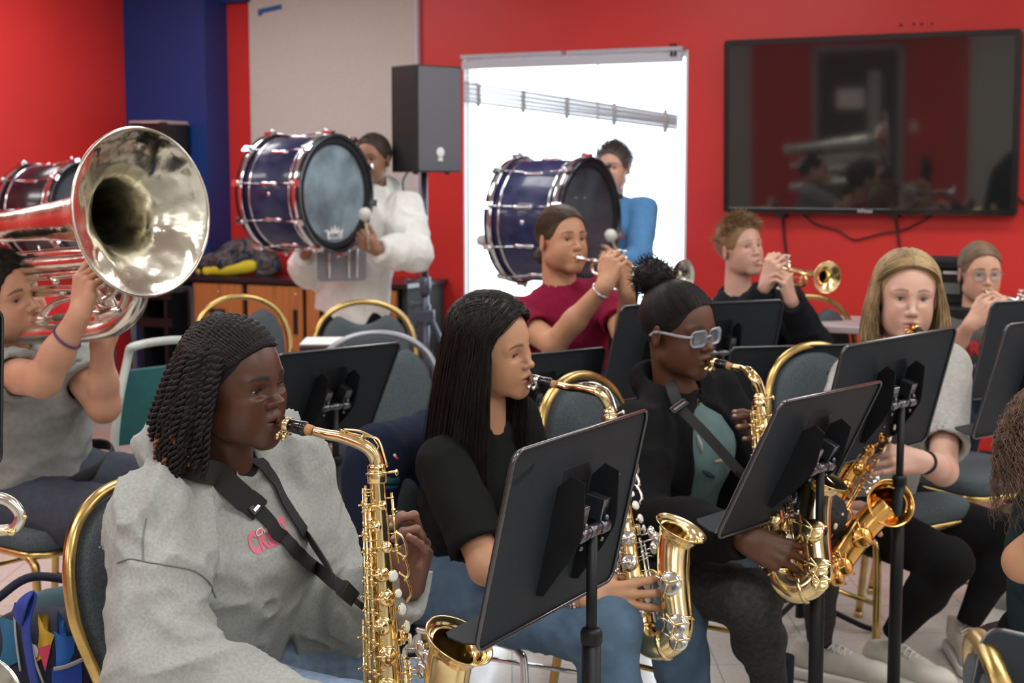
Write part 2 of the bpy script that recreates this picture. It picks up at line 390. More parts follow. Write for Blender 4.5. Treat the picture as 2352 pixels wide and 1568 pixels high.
# ------------------------------------------------------------------ people
CRN = (A(-.004, 0, .040), A(.094, .076, .087))       # cranium centre / radii (head-local)
def head_field(h, q):
    s = S(h); nz = q.get('nose', 1.); lp = q.get('lips', 1.); ck = q.get('cheek', 1.); jw = q.get('jaw', 1.); op = q.get('open', .0042)
    s.ell(CRN[0], CRN[1]); s.ell((.028, 0, -.002), (.060, .060, .082), k=.03)
    for y in (-1, 1):
        s.cap((.008, y * .046 * jw, -.052), (.070, y * .014 * jw, -.088), .021, .016, k=.022)
        s.ell((.050, y * .036, -.026), (.028 * ck, .023 * ck, .031 * ck), k=.025); s.ell((.036, y * .037 * jw, -.052), (.034, .021 * ck, .034), k=.028)
    s.ell((.076, 0, -.088), (.016, .019 * jw, .016), k=.014)
    s.ell((.071, 0, -.055), (.025, .027, .027), k=.018)
    for y in (-1, 1):
        s.cap((.080, y * .010, .030), (.068, y * .044, .029), .009, k=.012)
        s.ell((.094, y * .031, .009), (.016, .015, .013), k=.014, sub=True)
        s.ell((.0655, y * .031, .012), (.0142, .0150, .0138), k=.005)
        s.ell((.0805, y * .0315, .012 - .001), (.0085, .0125, op), k=.0015, sub=True)
    s.cap((.083, 0, .022), (.100, 0, -.020), .0065, .0085 * nz, k=.010)
    s.ell((.1015, 0, -.025), (.0115, .0105 * nz, .0095), k=.006)
    for y in (-1, 1):
        s.ell((.0925, y * .0115 * nz, -.0285), (.0095, .0065 * nz, .0070), k=.005)
        s.ell((.097, y * .0065 * nz, -.0365), (.0060, .0032, .0042), k=.002, sub=True)
    s.ell((.0905, 0, -.0515), (.0085, .0205, .0058 * lp), k=.004); s.ell((.0895, 0, -.0635), (.0085, .0180, .0068 * lp), k=.004)
    s.ell((.0965, 0, -.0573), (.009, .0215, .0013), k=.0022, sub=True)
    for y in (-1, 1):
        Re = rot(y * 18, 8, 0)
        s.ell((-.006, y * .079, .000), (.017, .0065, .031), R=Re, k=.006); s.ell((-.002, y * .0865, .004), (.0095, .0050, .018), R=Re, k=.004, sub=True)
    return s
def strands(paths, r, n=4, taper=.35, root=1.):
    """paths (N, M, 3) -> many thin tapered tubes in one mesh"""
    Pt = np.asarray(paths, float); Nn, M, _ = Pt.shape
    T = np.gradient(Pt, axis=1); T /= np.linalg.norm(T, axis=2)[..., None] + 1e-12
    ref = np.where(np.abs(T[..., 2:3]) > .9, A(1, 0, 0), A(0, 0, 1)); X = np.cross(ref, T); X /= np.linalg.norm(X, axis=2)[..., None] + 1e-9
    for i in range(1, M):
        x = X[:, i - 1] - T[:, i] * np.sum(X[:, i - 1] * T[:, i], 1)[:, None]; X[:, i] = x / (np.linalg.norm(x, axis=1)[:, None] + 1e-9)
    Y = np.cross(T, X); a = np.linspace(0, 2 * math.pi, n, endpoint=False)
    rr = np.broadcast_to(np.asarray(r, float), (Nn,))[:, None] * (root + (taper - root) * np.linspace(0, 1, M) ** 1.5)[None]
    V = Pt[:, :, None] + rr[:, :, None, None] * (np.cos(a)[:, None] * X[:, :, None] + np.sin(a)[:, None] * Y[:, :, None])
    V = V.reshape(-1, 3); b = (np.arange(Nn)[:, None, None] * M + np.arange(M - 1)[None, :, None]) * n; q = np.arange(n)[None, None, :]; q2 = (q + 1) % n
    F = np.stack([b + q, b + q2, b + n + q2, b + n + q], -1).reshape(-1, 4); return V, F
def sdir(az, el):
    """scalp direction: az 0 front, 90 left, -90 right; el elevation"""
    a, e = math.radians(az), math.radians(el); return A(math.cos(a) * math.cos(e), math.sin(a) * math.cos(e), math.sin(e))
def scalp(d, off=0.): d = nrm(d); t = 1 / np.linalg.norm(d / (CRN[1] + off)); return CRN[0] + d * t
def slerp(a, b, t):
    a, b = nrm(a), nrm(b); w = math.acos(max(-1, min(1, float(a @ b))));
    return a if w < 1e-4 else (math.sin((1 - t) * w) * a + math.sin(t * w) * b) / math.sin(w)
def warp(V, q):
    """slide nose and mouth up or down the face"""
    nz, mz = q.get('warp', (-.017, -.053)); w = np.clip((V[:, 0] - .02) / .04, 0, 1); V = V.copy()
    V[:, 2] = V[:, 2] * (1 - w) + w * np.interp(V[:, 2], [-.3, -.105, -.0575, -.025, .002, .4], [-.3, -.105, mz, nz, .002, .4]); return V
class Head:
    def __init__(s, q):
        s.q = q; s.R = rot(*q['rot']); s.k = q.get('scale', 1.); e = P(*q['eyes']); s.o = e - s.R @ (A(.077, 0, .012) * s.k)
    def w(s, p): return (np.asarray(p, float) * s.k) @ s.R.T + s.o
    def loc(s, p): return ((np.asarray(p, float) - s.o) @ s.R) / s.k
def hl(az):
    """elevation of the hairline"""
    return 4 + 26 * math.cos(math.radians(az * 1.35)) if abs(az) < 66 else -2
def fall_hair(hd, rnd, N, az0, az1, length, out=.02, M=16, part=.0, wave=.004, drop_to=None, lift=.006, spread=.012, back=0.):
    """hair from a centre parting over the skull and straight down; az range on both sides"""
    res = []
    for i in range(N):
        side = -1 if rnd.random() < .5 else 1; az = rnd.uniform(az0, az1); az = az if rnd.random() > .18 else rnd.uniform(az0, az0 + 18); f = rnd.uniform(-.75, 1.25)
        st = nrm(A(f, part + side * rnd.uniform(-.01, .05), .9)); ls = rnd.uniform(.0, lift) + .003
        en = sdir(side * az, rnd.uniform(2, 22)); pts = []
        k1 = M // 2
        for j in range(k1): pts.append(hd.w(scalp(slerp(st, en, j / (k1 - 1)), ls + .004 * math.sin(j / k1 * 3))))
        p = pts[-1].copy(); o = hd.R @ A(en[0], en[1], 0); o[2] = 0; L = length * rnd.uniform(.8, 1.05); ph = rnd.uniform(0, 6); dr = (rnd.uniform(-1, 1), rnd.uniform(-1, 1))
        bk = -hd.R[:, 0] * back; bk[2] = 0
        for j in range(1, M - k1 + 1):
            t = j / (M - k1); q = p + A(0, 0, -L * t) + o * out * t * (1.6 - t) + A(dr[0], dr[1], 0) * spread * t + bk * t + nrm(A(o[1], -o[0], 0)) * wave * math.sin(ph + t * 7)
            pts.append(q)
        res.append(pts)
    return np.array(res)
def cap_hair(hd, h, off=.008, front=38, side=8, mod=None, fr=1., lt=.55, ears=True):
    s = S(h); s.ell(CRN[0] - A(.006, 0, -.001), CRN[1] + A(off, off * lt + .001, off))
    # cut away the face and the area below the hairline
    s.ell((.135, 0, -.03), A(.100, .13, .141) * fr, k=.004, sub=True); s.plane(A(-.01, 0, -.035), nrm(A(.55, 0, -1)), k=.006)
    for y in (-1, 1): s.ell((.012, y * .085, -.022), (.032, .030, .036), k=.006, sub=True)
    V, F = s.mesh(mod); return hd.w(V), F
def hand(s, w, X, Z, side, curls=None, spread=9., thumb=(.62, .66, -.40), tcurl=(18, 22), k=1., fat=1.):
    X = nrm(X); Z = nrm(Z - X * np.dot(X, Z)); Y = np.cross(Z, X) * side; Rm = np.stack([X, Y, Z], 1); w = np.asarray(w, float)
    curls = curls or [(25, 35, 20)] * 4; tips = []
    to = lambda x, y, z: w + Rm @ (A(x, y, z) * k)
    kn = [(.088, .030, .002), (.091, .010, .004), (.086, -.011, .002), (.077, -.030, -.003)]
    Ls = [(.043, .026, .021), (.047, .030, .022), (.043, .028, .021), (.034, .021, .019)]
    for i, (a, b, c) in enumerate(kn): s.cap(to(.004, b * .55, -.003), to(a, b, c), .0165 * k * fat, .0105 * k * fat, k=.010)
    s.cap(to(.01, .012, -.008), to(.05, .034, -.014), .014 * k * fat, .012 * k * fat, k=.012); s.cap(to(.01, -.014, -.008), to(.05, -.028, -.012), .013 * k * fat, .011 * k * fat, k=.01)
    for i in range(4):
        p = to(*kn[i]); ya = math.radians((1.2 - i) * spread * .62); ang = 0.; r0 = (.0092, .0094, .0088, .0078)[i] * k * fat
        for j in range(3):
            ang += math.radians(curls[i][j]); d = A(math.cos(ang) * math.cos(ya), math.cos(ang) * math.sin(ya), -math.sin(ang)); dw = Rm @ d
            e = p + dw * Ls[i][j] * k; r1 = r0 * .91; s.cap(p, e, r0, r1, k=.0035 if j else .006); s.ell(e if j < 2 else e - dw * .001, [r1 * 1.05] * 3, k=.002) if j < 2 else None; p = e; r0 = r1
        tips.append((p, dw, Rm @ A(math.sin(ang) * 1., 0, math.cos(ang)), r0))
    p = to(.022, .020, -.010); d = nrm(A(*thumb)); e = to(.022, .020, -.010) + Rm @ (d * .046 * k); s.cap(p, e, .0145 * k * fat, .0115 * k * fat, k=.012); p = e; r0 = .0112 * k * fat
    hor = nrm(A(d[0], 0, 0) + A(.4, -.25, -.15)); ds = d
    for j, (L, c) in enumerate(zip((.034, .026), tcurl)):
        ds = nrm(ds * math.cos(math.radians(c)) + (hor - ds * np.dot(hor, ds)) / (np.linalg.norm(hor - ds * np.dot(hor, ds)) + 1e-9) * math.sin(math.radians(c)))
        e = p + Rm @ ds * L * k; s.cap(p, e, r0, r0 * .9, k=.005); p = e; r0 *= .9
    tips.append((p, Rm @ ds, Rm @ nrm(A(-.2, .6, .6)), r0)); return tips
def nails(g, tips, k=1.):
    for p, d, up, r in tips:
        up = nrm(up - d * np.dot(up, d)); y = np.cross(up, d); g.ell(p + up * r * .62 - d * .002, (.0068 * k, .0052 * k, .0030 * k), np.stack([d, y, up], 1), 10)
def shoe(name, root, off, ank, d, mats, s=1., knit=False):
    """low sneaker: ankle point, toe direction; mats = upper, sole"""
    d = nrm(A(d[0], d[1], 0)); y = np.cross(A(0, 0, 1), d); R = np.stack([d, y, A(0, 0, 1)], 1); o = A(ank[0], ank[1], 0.)
    T = lambda *p: o + R @ (A(*p) * s)
    u = S(.006); u.cap(T(-.045, 0, .058), T(.10, 0, .052), .040 * s, .038 * s, R=R, sc=(1, .95, 1)); u.ell(T(.155, .0, .045), A(.058, .043, .034) * s, R, k=.02)
    u.cap(T(-.02, 0, .07), T(-.02, 0, .115), .043 * s, .043 * s, k=.02); u.ell(T(.0, 0, .135), A(.035, .03, .03) * s, R, k=.006, sub=True); u.plane((0, 0, .022), (0, 0, -1)); u.plane(T(0, 0, .118), nrm(A(-d[0] * .2, -d[1] * .2, 1)), k=.008)
    V, F = u.mesh(); up = link(name, V, F, mats[0], root, off=off); 
    b = S(.006); b.cap(T(-.045, 0, .02), T(.10, 0, .02), .050 * s, .048 * s); b.ell(T(.155, 0, .02), A(.068, .050, .05) * s, R, k=.02); b.plane((0, 0, .034), (0, 0, 1)); b.plane((0, 0, .002), (0, 0, -1)); V, F = b.mesh(); link('sole', V, F, mats[1], up, off=off)
    g = G()
    for i in range(6):
        x = .035 + i * .016; z = .104 - i * .0052
        g.tube(cr([T(x, -.022, z - .010), T(x + .008, 0, z + .001), T(x + .012, .022, z - .010)], 5), .0028 * s, 6); g.tube(cr([T(x, .022, z - .010), T(x + .008, 0, z + .003), T(x + .012, -.022, z - .010)], 5), .0028 * s, 6)
    g.obj('laces', mats[2] if len(mats) > 2 else WHITE, up, off); return up
def person(q):
    hd = Head(q); pel, ch, nk = [np.asarray(v, float) for v in (q['pelvis'], q['chest'], q['neck'])]; off = A(pel[0], pel[1], 0)
    root = thing(q.get('name', 'person'), q['label'], 'person', off, q.get('group')); q['root'] = root; q['off'] = off; q['hd'] = hd
    bR = rot(q['byaw'], q.get('blean', 0), 0); up = nrm(nk - pel); bR[:, 2] = up; bR[:, 1] = nrm(bR[:, 1] - up * np.dot(bR[:, 1], up)); bR[:, 0] = np.cross(bR[:, 1], up); L = bR[:, 1]; q['bR'] = bR
    sw = q.get('sw', .165); bf = q.get('bulk', 1.)
    sh = {'R': nk - L * sw - up * .055, 'L': nk + L * sw - up * .055}
    for k_ in ('R', 'L'):
        if k_ in q.get('shoulders', {}): sh[k_] = np.asarray(q['shoulders'][k_], float)
    q['sh'] = sh; hv = q.get('hv', .003); skin = mat('skin_' + q['id'], q['skin'], q.get('srough', .48), attr=True, sss=.12, bump=.12, bscale=700, var=.05, vscale=30)
    # ---- skin: head, neck, arms, hands, trunk as one body mesh
    f = head_field(hv, q); nl = hd.loc(nk - A(0, 0, .03)); f.cap((-.022, 0, -.035), nl, .050 * q.get('nw', 1.), .056 * q.get('nw', 1.), k=.022)
    V, F = f.mesh(); lv = V; V = warp(V, q)
    base = np.array(q['skin'], float); Cc = np.tile(base, (len(V), 1))
    def blend(mask, col):
        nonlocal Cc; Cc = Cc * (1 - mask[:, None]) + np.array(col) * mask[:, None]
    ax_ = np.abs(lv[:, 1]); lipc = q.get('lipc', base * A(1.0, .62, .62))
    m = ((lv[:, 0] > .085) & (ax_ < .021)).astype(float) * np.clip(1.25 - np.abs((lv[:, 2] + .0575) / (.0105 * q.get('lips', 1) * (1 - (ax_ / .024) ** 2).clip(.05))) ** 2, 0, 1); blend(m * .8, lipc)
    m = np.exp(-(((ax_ - .043) / .018) ** 2 + ((lv[:, 2] + .028) / .02) ** 2)) * (lv[:, 0] > .03); blend(m * q.get('flush', .25), base * A(1.08, .78, .74))
    # eyebrow hair grows in an arch above each eye
    bz = .0365 - ((ax_ - .030) / .024) ** 2 * .006 + q.get('browz', 0); bw = np.where(ax_ < .03, .0042, .0042 - (ax_ - .03) * .12)
    m = ((lv[:, 0] > .04) & (ax_ > .012) & (ax_ < .052)) * np.clip(1.4 - np.abs(lv[:, 2] - bz) / np.clip(bw, .001, 1), 0, 1); blend(m * q.get('brow', .8), q.get('browc', (.02, .014, .01)))
    if q.get('beard'): m = ((lv[:, 2] < -.03) & (lv[:, 0] > .0) & (lv[:, 2] > -.12)) * np.clip((-.03 - lv[:, 2]) / .02, 0, 1) * (np.linalg.norm(lv - A(.09, 0, -.058), axis=1) > .022); blend(m * q['beard'], base * A(.55, .42, .36))
    parts = [(hd.w(V), F)]; cols = [Cc]; tips_all = []
    for sd in ('R', 'L'):
        if sd not in q['arms']: continue
        a = q['arms'][sd]; el, wr = np.asarray(a['elbow'], float), np.asarray(a['wrist'], float); am = q.get('arm', 1.)
        s = S(a.get('h', q.get('ah', .0035))); 
        if a.get('bare', True): s.cap(sh[sd] + (el - sh[sd]) * .25, el, .046 * am, .038 * am); s.cap(el, el + (wr - el) * .45, .039 * am, .036 * am, k=.02); s.cap(el + (wr - el) * .4, wr, .036 * am, .0235 * am, k=.015)
        else: s.cap(el + (wr - el) * .7, wr, .028 * am, .0225 * am)
        wd = nrm(wr - el)
        s.cap(wr - wd * .01, wr + nrm(a['X']) * .02, .0235 * am, .021 * am, k=.012)
        tips = hand(s, wr + nrm(a['X']) * .004, A(*a['X']), A(*a['Z']), 1 if sd == 'R' else -1, a.get('curls'), a.get('spread', 9.), a.get('thumb', (.62, .66, -.40)), a.get('tcurl', (18, 22)), a.get('k', q.get('hk', 1.)), a.get('fat', 1.))
        v, fc = s.mesh(); parts.append((v, fc)); c = np.tile(base, (len(v), 1))
        # finger ends and palms are a little pinker
        for t in tips:
            w_ = np.clip(1.3 - np.linalg.norm(v - t[0], axis=1) / .016, 0, 1)[:, None] * q.get('tipw', .3); c = c * (1 - w_) + q.get('tipc', base * A(1.15, .85, .8)) * w_
        if 'palm' in q:
            Zd = nrm(a['Z']); w_ = np.clip(-(v - wr) @ Zd / .012, 0, 1)[:, None] * (np.linalg.norm(v - wr, axis=1) < .2)[:, None] * .8; c = c * (1 - w_) + np.array(q['palm']) * w_
        cols.append(c); tips_all += tips
        if a.get('nails', True) and q.get('nails', True):
            [(lambda g: (nails(g, [t_], a.get('k', q.get('hk', 1.))), g.obj('fingernail', mat('nail_' + q['id'], q.get('nailc', tuple(np.clip(base * 1.25 + .05, 0, .9))), .25), root, off)))(G()) for t_ in tips]
    s = S(.012); s.cap(pel, ch, .105 * bf, .115 * bf, R=bR, sc=(.72, 1, 1)); s.cap(ch, nk, .115 * bf, .06, R=bR, sc=(.7, 1, 1), k=.03)
    for sd in ('R', 'L'): s.cap(nk - up * .03, sh[sd], .05, .043, k=.03)
    v, fc = s.mesh(); parts.append((v, fc)); cols.append(np.tile(base, (len(v), 1)))
    V, F = merge(parts); body = link('body', V, F, skin, root, off=off); tint(body, np.vstack(cols)); q['body'] = body
    # ---- eyes
    gz = nrm(A(*q.get('gaze', (1, 0, -.12)))); white = mat('eye_white', (.72, .70, .68), .12, coat=.6); iris = mat('iris_' + q.get('irisn', 'brown'), q.get('iris', (.035, .015, .008)), .1, coat=.8, var=.2, vscale=900); pup = mat('pupil', (.004, .004, .004), .05, coat=1)
    for y in (-1, 1):
        g = G(); x, yy, z = frame(gz); c = A(.0665, y * .031, .012); Vv = []; Ff = []; Mm = []; n = 20; degs = [0.01, 11, 28, 31, 50, 80, 120, 179.9]
        for dg in degs:
            a = math.radians(dg); rr = .0122 + (.0006 if dg < 28 else 0)
            for j in range(n): b = 2 * math.pi * j / n; Vv.append(c + rr * (z * math.cos(a) + math.sin(a) * (x * math.cos(b) + yy * math.sin(b))))
        for i in range(len(degs) - 1):
            for j in range(n): Ff.append((i * n + j, (i + 1) * n + j, (i + 1) * n + (j + 1) % n, i * n + (j + 1) % n)); Mm.append(2 if i == 0 else 1 if i < 2 else 0)
        link('eye', hd.w(np.array(Vv)), Ff, [white, iris, pup], root, Mm, off=off)
    g = G(); op = q.get('open', .0042)
    for y in (-1, 1):
        for up_ in (1, -1):
            pts = []
            for t in np.linspace(-1, 1, 11):
                dy = t * .0122; dz = -.001 + up_ * (op + .0006) * math.sqrt(max(0, 1 - t * t)); pts.append(A(.0655 + math.sqrt(max(1e-6, .0147 ** 2 - dy ** 2 - dz ** 2)), y * .0313 + dy, .012 + dz))
            g.tube(hd.w(np.array(pts)), [(.0011 if up_ > 0 else .0004) * math.sqrt(max(.1, 1 - abs(t) ** 3)) for t in np.linspace(-1, 1, 11)], 5)
            if up_ > 0 and q.get('lashes', True):
                for i in range(1, 10):
                    o = pts[i]; g.tube(hd.w(np.array([o, o + A(.004, y * (i - 5) * .0006 * y, -.0015), o + A(.0075, y * (i - 5) * .001 * y, .0005)])), [.0004, .0003, .0001], 4)
    g.obj('eyelashes', mat('lash', (.01, .007, .006), .6), root, off)
    return q
def garment(q, name, m, bulk=1., sleeve='short', amp=.004, h=.007, seed=1, hem=None, neck_r=.062, collar=True, slr=1., mats=None, fold_sc=(8, 8, 8), hood=False, frac=.62, waist=1., extra=None, wr_off=.0, belly=1., cuff=None):
    pel, ch, nk, bR, sh, off, root = q['pelvis'], q['chest'], q['neck'], q['bR'], q['sh'], q['off'], q['root']; up = bR[:, 2]; f = bR[:, 0]; L = bR[:, 1]; bf = q.get('bulk', 1.) * bulk; s = S(h)
    hemp = pel - up * .02 if hem is None else hem
    s.cap(hemp, ch, .132 * bf * waist, .142 * bf, R=bR, sc=(.74 * belly, 1, 1)); s.cap(ch + up * .02, nk - up * .05, .142 * bf, .085 * bf, R=bR, sc=(.76, 1, 1), k=.04)
    s.ell(ch + f * .03 * bf + up * .02, A(.09, .115, .10) * bf, bR, k=.04)
    for sd in ('R', 'L'):
        s.cap(nk - up * .045 + (1 if sd == 'L' else -1) * L * .05, sh[sd], .045, .052 * bf, k=.035)
        if sd not in q['arms']: continue
        a = q['arms'][sd]; el, wr = np.asarray(a['elbow'], float), np.asarray(a['wrist'], float)
        if sleeve == 'short':
            e = sh[sd] + (el - sh[sd]) * frac; d = nrm(e - sh[sd]); s.cap(sh[sd], e, .060 * bf * slr, .060 * bf * slr, k=.03, cut=True); s.cap(e - d * .035, e + d * .03, .050 * bf * slr * .98, k=.002, sub=True)
            q.setdefault('hems', []).append((e, d, .060 * bf * slr))
        else:
            w2 = wr - nrm(wr - el) * (.01 - wr_off); s.cap(sh[sd], el, .066 * bf * slr, .060 * bf * slr, k=.035); s.cap(el, el + (w2 - el) * .5, .060 * bf * slr, .054 * bf * slr, k=.03); s.cap(el + (w2 - el) * .5, w2, .054 * bf * slr, .038 * bf * slr, k=.02, cut=True)
            d = nrm(w2 - el); s.cap(w2 - d * .02, w2 + d * .03, .028, k=.003, sub=True)
    if extra: extra(s, q)
    hdp = q['hd'].w(A(-.02, 0, -.05)); s.cap(nk - up * .02 - f * .005, hdp, neck_r, neck_r * 1.1, k=.006, sub=True)
    if q.get('hemcut', True): s.plane(hemp - up * .03, -up, k=.01)
    fo = folds(amp, fold_sc, seed, bR) if amp else None
    V, F = s.mesh(fo); o = link(name, V, F, mats or m, root, off=off)
    return o
def trousers(q, m, legs, r=1., amp=.004, h=.008, seed=5, hipw=.09, name='trousers', flare=1., amp_sc=(7, 7, 7)):
    pel, bR, off, root = q['pelvis'], q['bR'], q['off'], q['root']; L = bR[:, 1]; s = S(h); up = A(0, 0, 1)
    s.ell(pel, A(.125, .165, .12) * r, bR)
    for sd, (kn, an) in legs.items():
        y = 1 if sd == 'L' else -1; hip = pel + L * y * hipw - up * .02; kn = np.asarray(kn, float); an = np.asarray(an, float)
        s.cap(hip, kn, .094 * r, .068 * r, k=.04); s.ell(kn, [.066 * r] * 3, k=.02); s.cap(kn, kn + (an - kn) * .4, .064 * r, .060 * r, k=.02); s.cap(kn + (an - kn) * .4, an, .060 * r, .042 * r * flare, k=.02, cut=True)
    V, F = s.mesh(folds(amp, amp_sc, seed)); return link(name, V, F, m, root, off=off)
def bracelet(q, c, d, r, m, name='bracelet', rr=.0022, beads=0, flat=None):
    g = G(); x, y, z = frame(d)
    if beads:
        for i in range(beads): a = 2 * math.pi * i / beads; g.ell(np.asarray(c) + r * (x * math.cos(a) + y * math.sin(a)), [rr] * 3, n=8)
    else: g.tube([np.asarray(c) + r * (x * math.cos(a) + y * math.sin(a)) for a in np.linspace(0, 2 * math.pi, 28, endpoint=False)], rr, 8, closed=True, flat=flat)
    o = g.obj(name, m); o.parent = None; return o
def worn(o, label, cat, group=None): return unit(o, label, cat, group)
def glasses(q, m, w=.048, hgt=.038, lens=None, t=.002):
    hd = q['hd']; root = q['root']; off = q['off']; g = G(); lensg = G()
    for y in (-1, 1):
        c = A(.0965, y * .0325, .008); pts = [A(c[0] - abs(p[0]) * .12 - max(0, y * p[0]) * .25, c[1] + p[0], c[2] + p[1]) for p in rrect(w, hgt, .012, 5)]
        g.tube(hd.w(np.array(pts)), t * hd.k, 8, closed=True, flat=(1, 1.3)); lensg.prism([(p[1], p[2]) for p in [(0, a, b) for a, b in rrect(w, hgt, .012, 5)]], hd.w(c), hd.R @ A(-.1 * y, 1, 0) * hd.k, hd.R @ A(0, 0, 1) * hd.k, .001)
        g.tube(hd.w(cr([A(.090, y * .057, .014), A(.07, y * .075, .015), A(0, y * .084, .014), A(-.025, y * .081, .0)], 6)), t * hd.k * .9, 6, flat=(1, 1.6))
    g.tube(hd.w(cr([A(.0985, -.010, .010), A(.101, 0, .014), A(.0985, .010, .010)], 5)), t * hd.k, 6)
    x = g.obj('glasses', m); lensg.obj('lens', lens or glassy('spectacle_lens', (.97, .98, 1), .12), x); return x
# ------------------------------------------------------------------ instruments and furniture
def saxophone(label, mouth, mdir, joint, bottom, side, s=1., nick=None, brass=None, dens=1, bdir=None, name='alto_saxophone', bellh=.255, bend=None, strap=None):
    """mouth: tip in the lips; joint: top of the body tube; bottom: foot of the body tube; side: where the bell lies"""
    gm = brass or GOLD; km = nick or gm; root = thing(name, label, 'saxophone', joint); off = A(*joint)
    ax = nrm(np.asarray(bottom, float) - joint); Z = -ax; X = nrm(side - ax * np.dot(side, ax)); Y = np.cross(Z, X); R = np.stack([X, Y, Z], 1); Lb = np.linalg.norm(np.asarray(bottom, float) - joint)
    T = lambda x, y, z: off + R @ A(x, y, z)
    rt, rb = .0125 * s, .031 * s; rad = lambda z: rt + (rb - rt) * z
    bo = .098 * s  # distance between the tubes
    g = G(); g.tube([T(0, 0, -Lb * t) for t in np.linspace(0, 1, 14)], [rad(t) for t in np.linspace(0, 1, 14)], 28, caps=False); g.lathe([(rt + .004, .006), (rt + .005, 0), (rt + .005, -.012), (rt + .002, -.014)], T(0, 0, .0), Z, 24)
    g.obj('body_tube', gm, root, off)
    g = G(); cb = [T(bo / 2 - bo / 2 * math.cos(a), 0, -Lb - bo / 2 * math.sin(a)) for a in np.linspace(0, math.pi, 18)]; g.tube(cb, np.linspace(rb, .034 * s, 18), 28, caps=False)
    for q_, rr in ((0, rb), (17, .034 * s), (9, .0335 * s)): g.tube(np.array([cb[q_] + nrm(cb[min(q_ + 1, 17)] - cb[max(q_ - 1, 0)]) * d for d in (-.004, .004)]), rr + .0025, 28)
    g.obj('bow', gm, root, off)
    bd = nrm(bdir if bdir is not None else R @ A(.42, -.1, 1.)); be = T(bo + .022 * s, 0, -Lb + bellh * s)
    path = cr([T(bo, 0, -Lb), T(bo + .002 * s, 0, -Lb + bellh * .35 * s), T(bo + .008 * s, 0, -Lb + bellh * .68 * s), be, be + bd * .022 * s], 8)
    g = G(); k = len(path); rr = np.array([(.034 + .007 * t + .007 * max(0, (t - .7) / .3) ** 2.2) * s for t in np.linspace(0, 1, k)]); g.tube(path, rr, 40, caps=False); g.tube(path, rr - .0012, 40, caps=False)
    e = path[-1]; q0 = rr[-1]; g.lathe([(q0, -.004), (q0 + .002 * s, .004 * s), (q0 + .006 * s, .010 * s), (q0 + .0125 * s, .0145 * s), (q0 + .0145 * s, .0150 * s), (q0 + .0150 * s, .0132 * s), (q0 + .0132 * s, .0120 * s), (q0 + .006 * s, .0075 * s), (q0, 0)], e, bd, 44)
    g.obj('bell', gm, root, off)
    # brace ring between bell and body
    g = G(); zc = -Lb + bellh * .55 * s; xm = (rad(.6) + bo - .036 * s) / 2 + .002; g.tube([T(xm + .021 * s * math.cos(a), 0, zc + .026 * s * math.sin(a)) for a in np.linspace(0, 2 * math.pi, 24, endpoint=False)], .0028 * s, 8, closed=True, flat=(1, 2)); g.obj('bell_brace', gm, root, off)
    # neck
    m = np.asarray(mouth, float); md = nrm(mdir); mlen = .088 * s; ne = m - md * -mlen if False else m + md * mlen
    up = Z; pts = [off + up * .0, off + up * .030 * s, off + up * .056 * s - X * .006 * s]
    mid = (off + up * .086 * s - X * .030 * s) if bend is None else np.asarray(bend, float)
    neck = cr([pts[0], pts[1], pts[2], mid, ne + md * .045 * s, ne + md * .005], 8) if bend is None else cr([off, off + up * .027 * s, mid, (mid * .45 + (ne + md * .03) * .55) + up * .004, ne + md * .03, ne + md * .002], 8); kk = len(neck)
    g = G(); g.tube(neck, np.linspace(rt * 1.0, .0085 * s, kk), 22); g.lathe([(rt + .001, 0), (rt + .0035, .001), (rt + .0035, .014), (rt + .001, .016)], off + up * .004, Z, 22)
    for i in (int(kk * .35),): g.tube([neck[i - 4] + up * .0, neck[i - 4] + (X * .5 + up) * .018 * s, neck[i] + (X * .3 + up) * .022 * s, neck[i + 5] + up * .014 * s, neck[min(kk - 1, i + 12)] + up * .013 * s], .0016 * s, 8)
    no = g.obj('neck', gm, root, off)
    g = G(); i = int(kk * .62); tt = nrm(neck[i + 1] - neck[i]); nn = nrm(up - tt * np.dot(up, tt)); g.disc(neck[i] + nn * .010 * s, nn, .006 * s, .003, 16); kp = cr([neck[i] + nn * .014 * s, neck[i - 5] + nn * .020 * s, neck[int(kk * .38)] + nn * .022 * s, neck[int(kk * .25)] + nn * .026 * s + X * .004, neck[int(kk * .1)] + X * .020 * s], 6); g.tube(kp, .0024 * s, 8, flat=(1.6, .8))
    g.tube([neck[int(kk * .45)] + tt * 0 + nn * .012 * s - Y * .008, neck[int(kk * .45)] + nn * .018 * s, neck[int(kk * .45)] + nn * .012 * s + Y * .008], .0022 * s, 8)
    g.tube([off + R @ (A(.018 * math.cos(a), .018 * math.sin(a), .004) * s) for a in np.linspace(0, 2 * math.pi, 20, endpoint=False)], .0022 * s, 8, closed=True)
    g.obj('octave_key', km, root, off)
    g = G(); g.tube([ne + md * -.004, ne + md * -.022 * s], .0098 * s, 20); g.obj('neck_cork', CORK, root, off)
    g = G(); P_ = [m + md * t * s for t in (-.012, .0, .012, .030, .045, .070, .074)]; g.tube(P_, np.array([.0025, .0055, .0085, .0118, .0128, .0130, .0115]) * s, 24, flat=(1, 1)); g.lathe([(.0128 * s, 0), (.0138 * s, .002), (.0138 * s, .006), (.0128 * s, .008)], m + md * .062 * s, md, 24); g.obj('mouthpiece', mat('ebonite', (.010, .010, .011), .12, coat=.5), root, off)
    g = G(); g.lathe([(.0120 * s, 0), (.0128 * s, .0), (.0138 * s, .024 * s), (.0128 * s, .024 * s)], m + md * .014 * s, md, 24)
    dn = nrm(-up + md * np.dot(up, md)); sx = np.cross(md, dn)
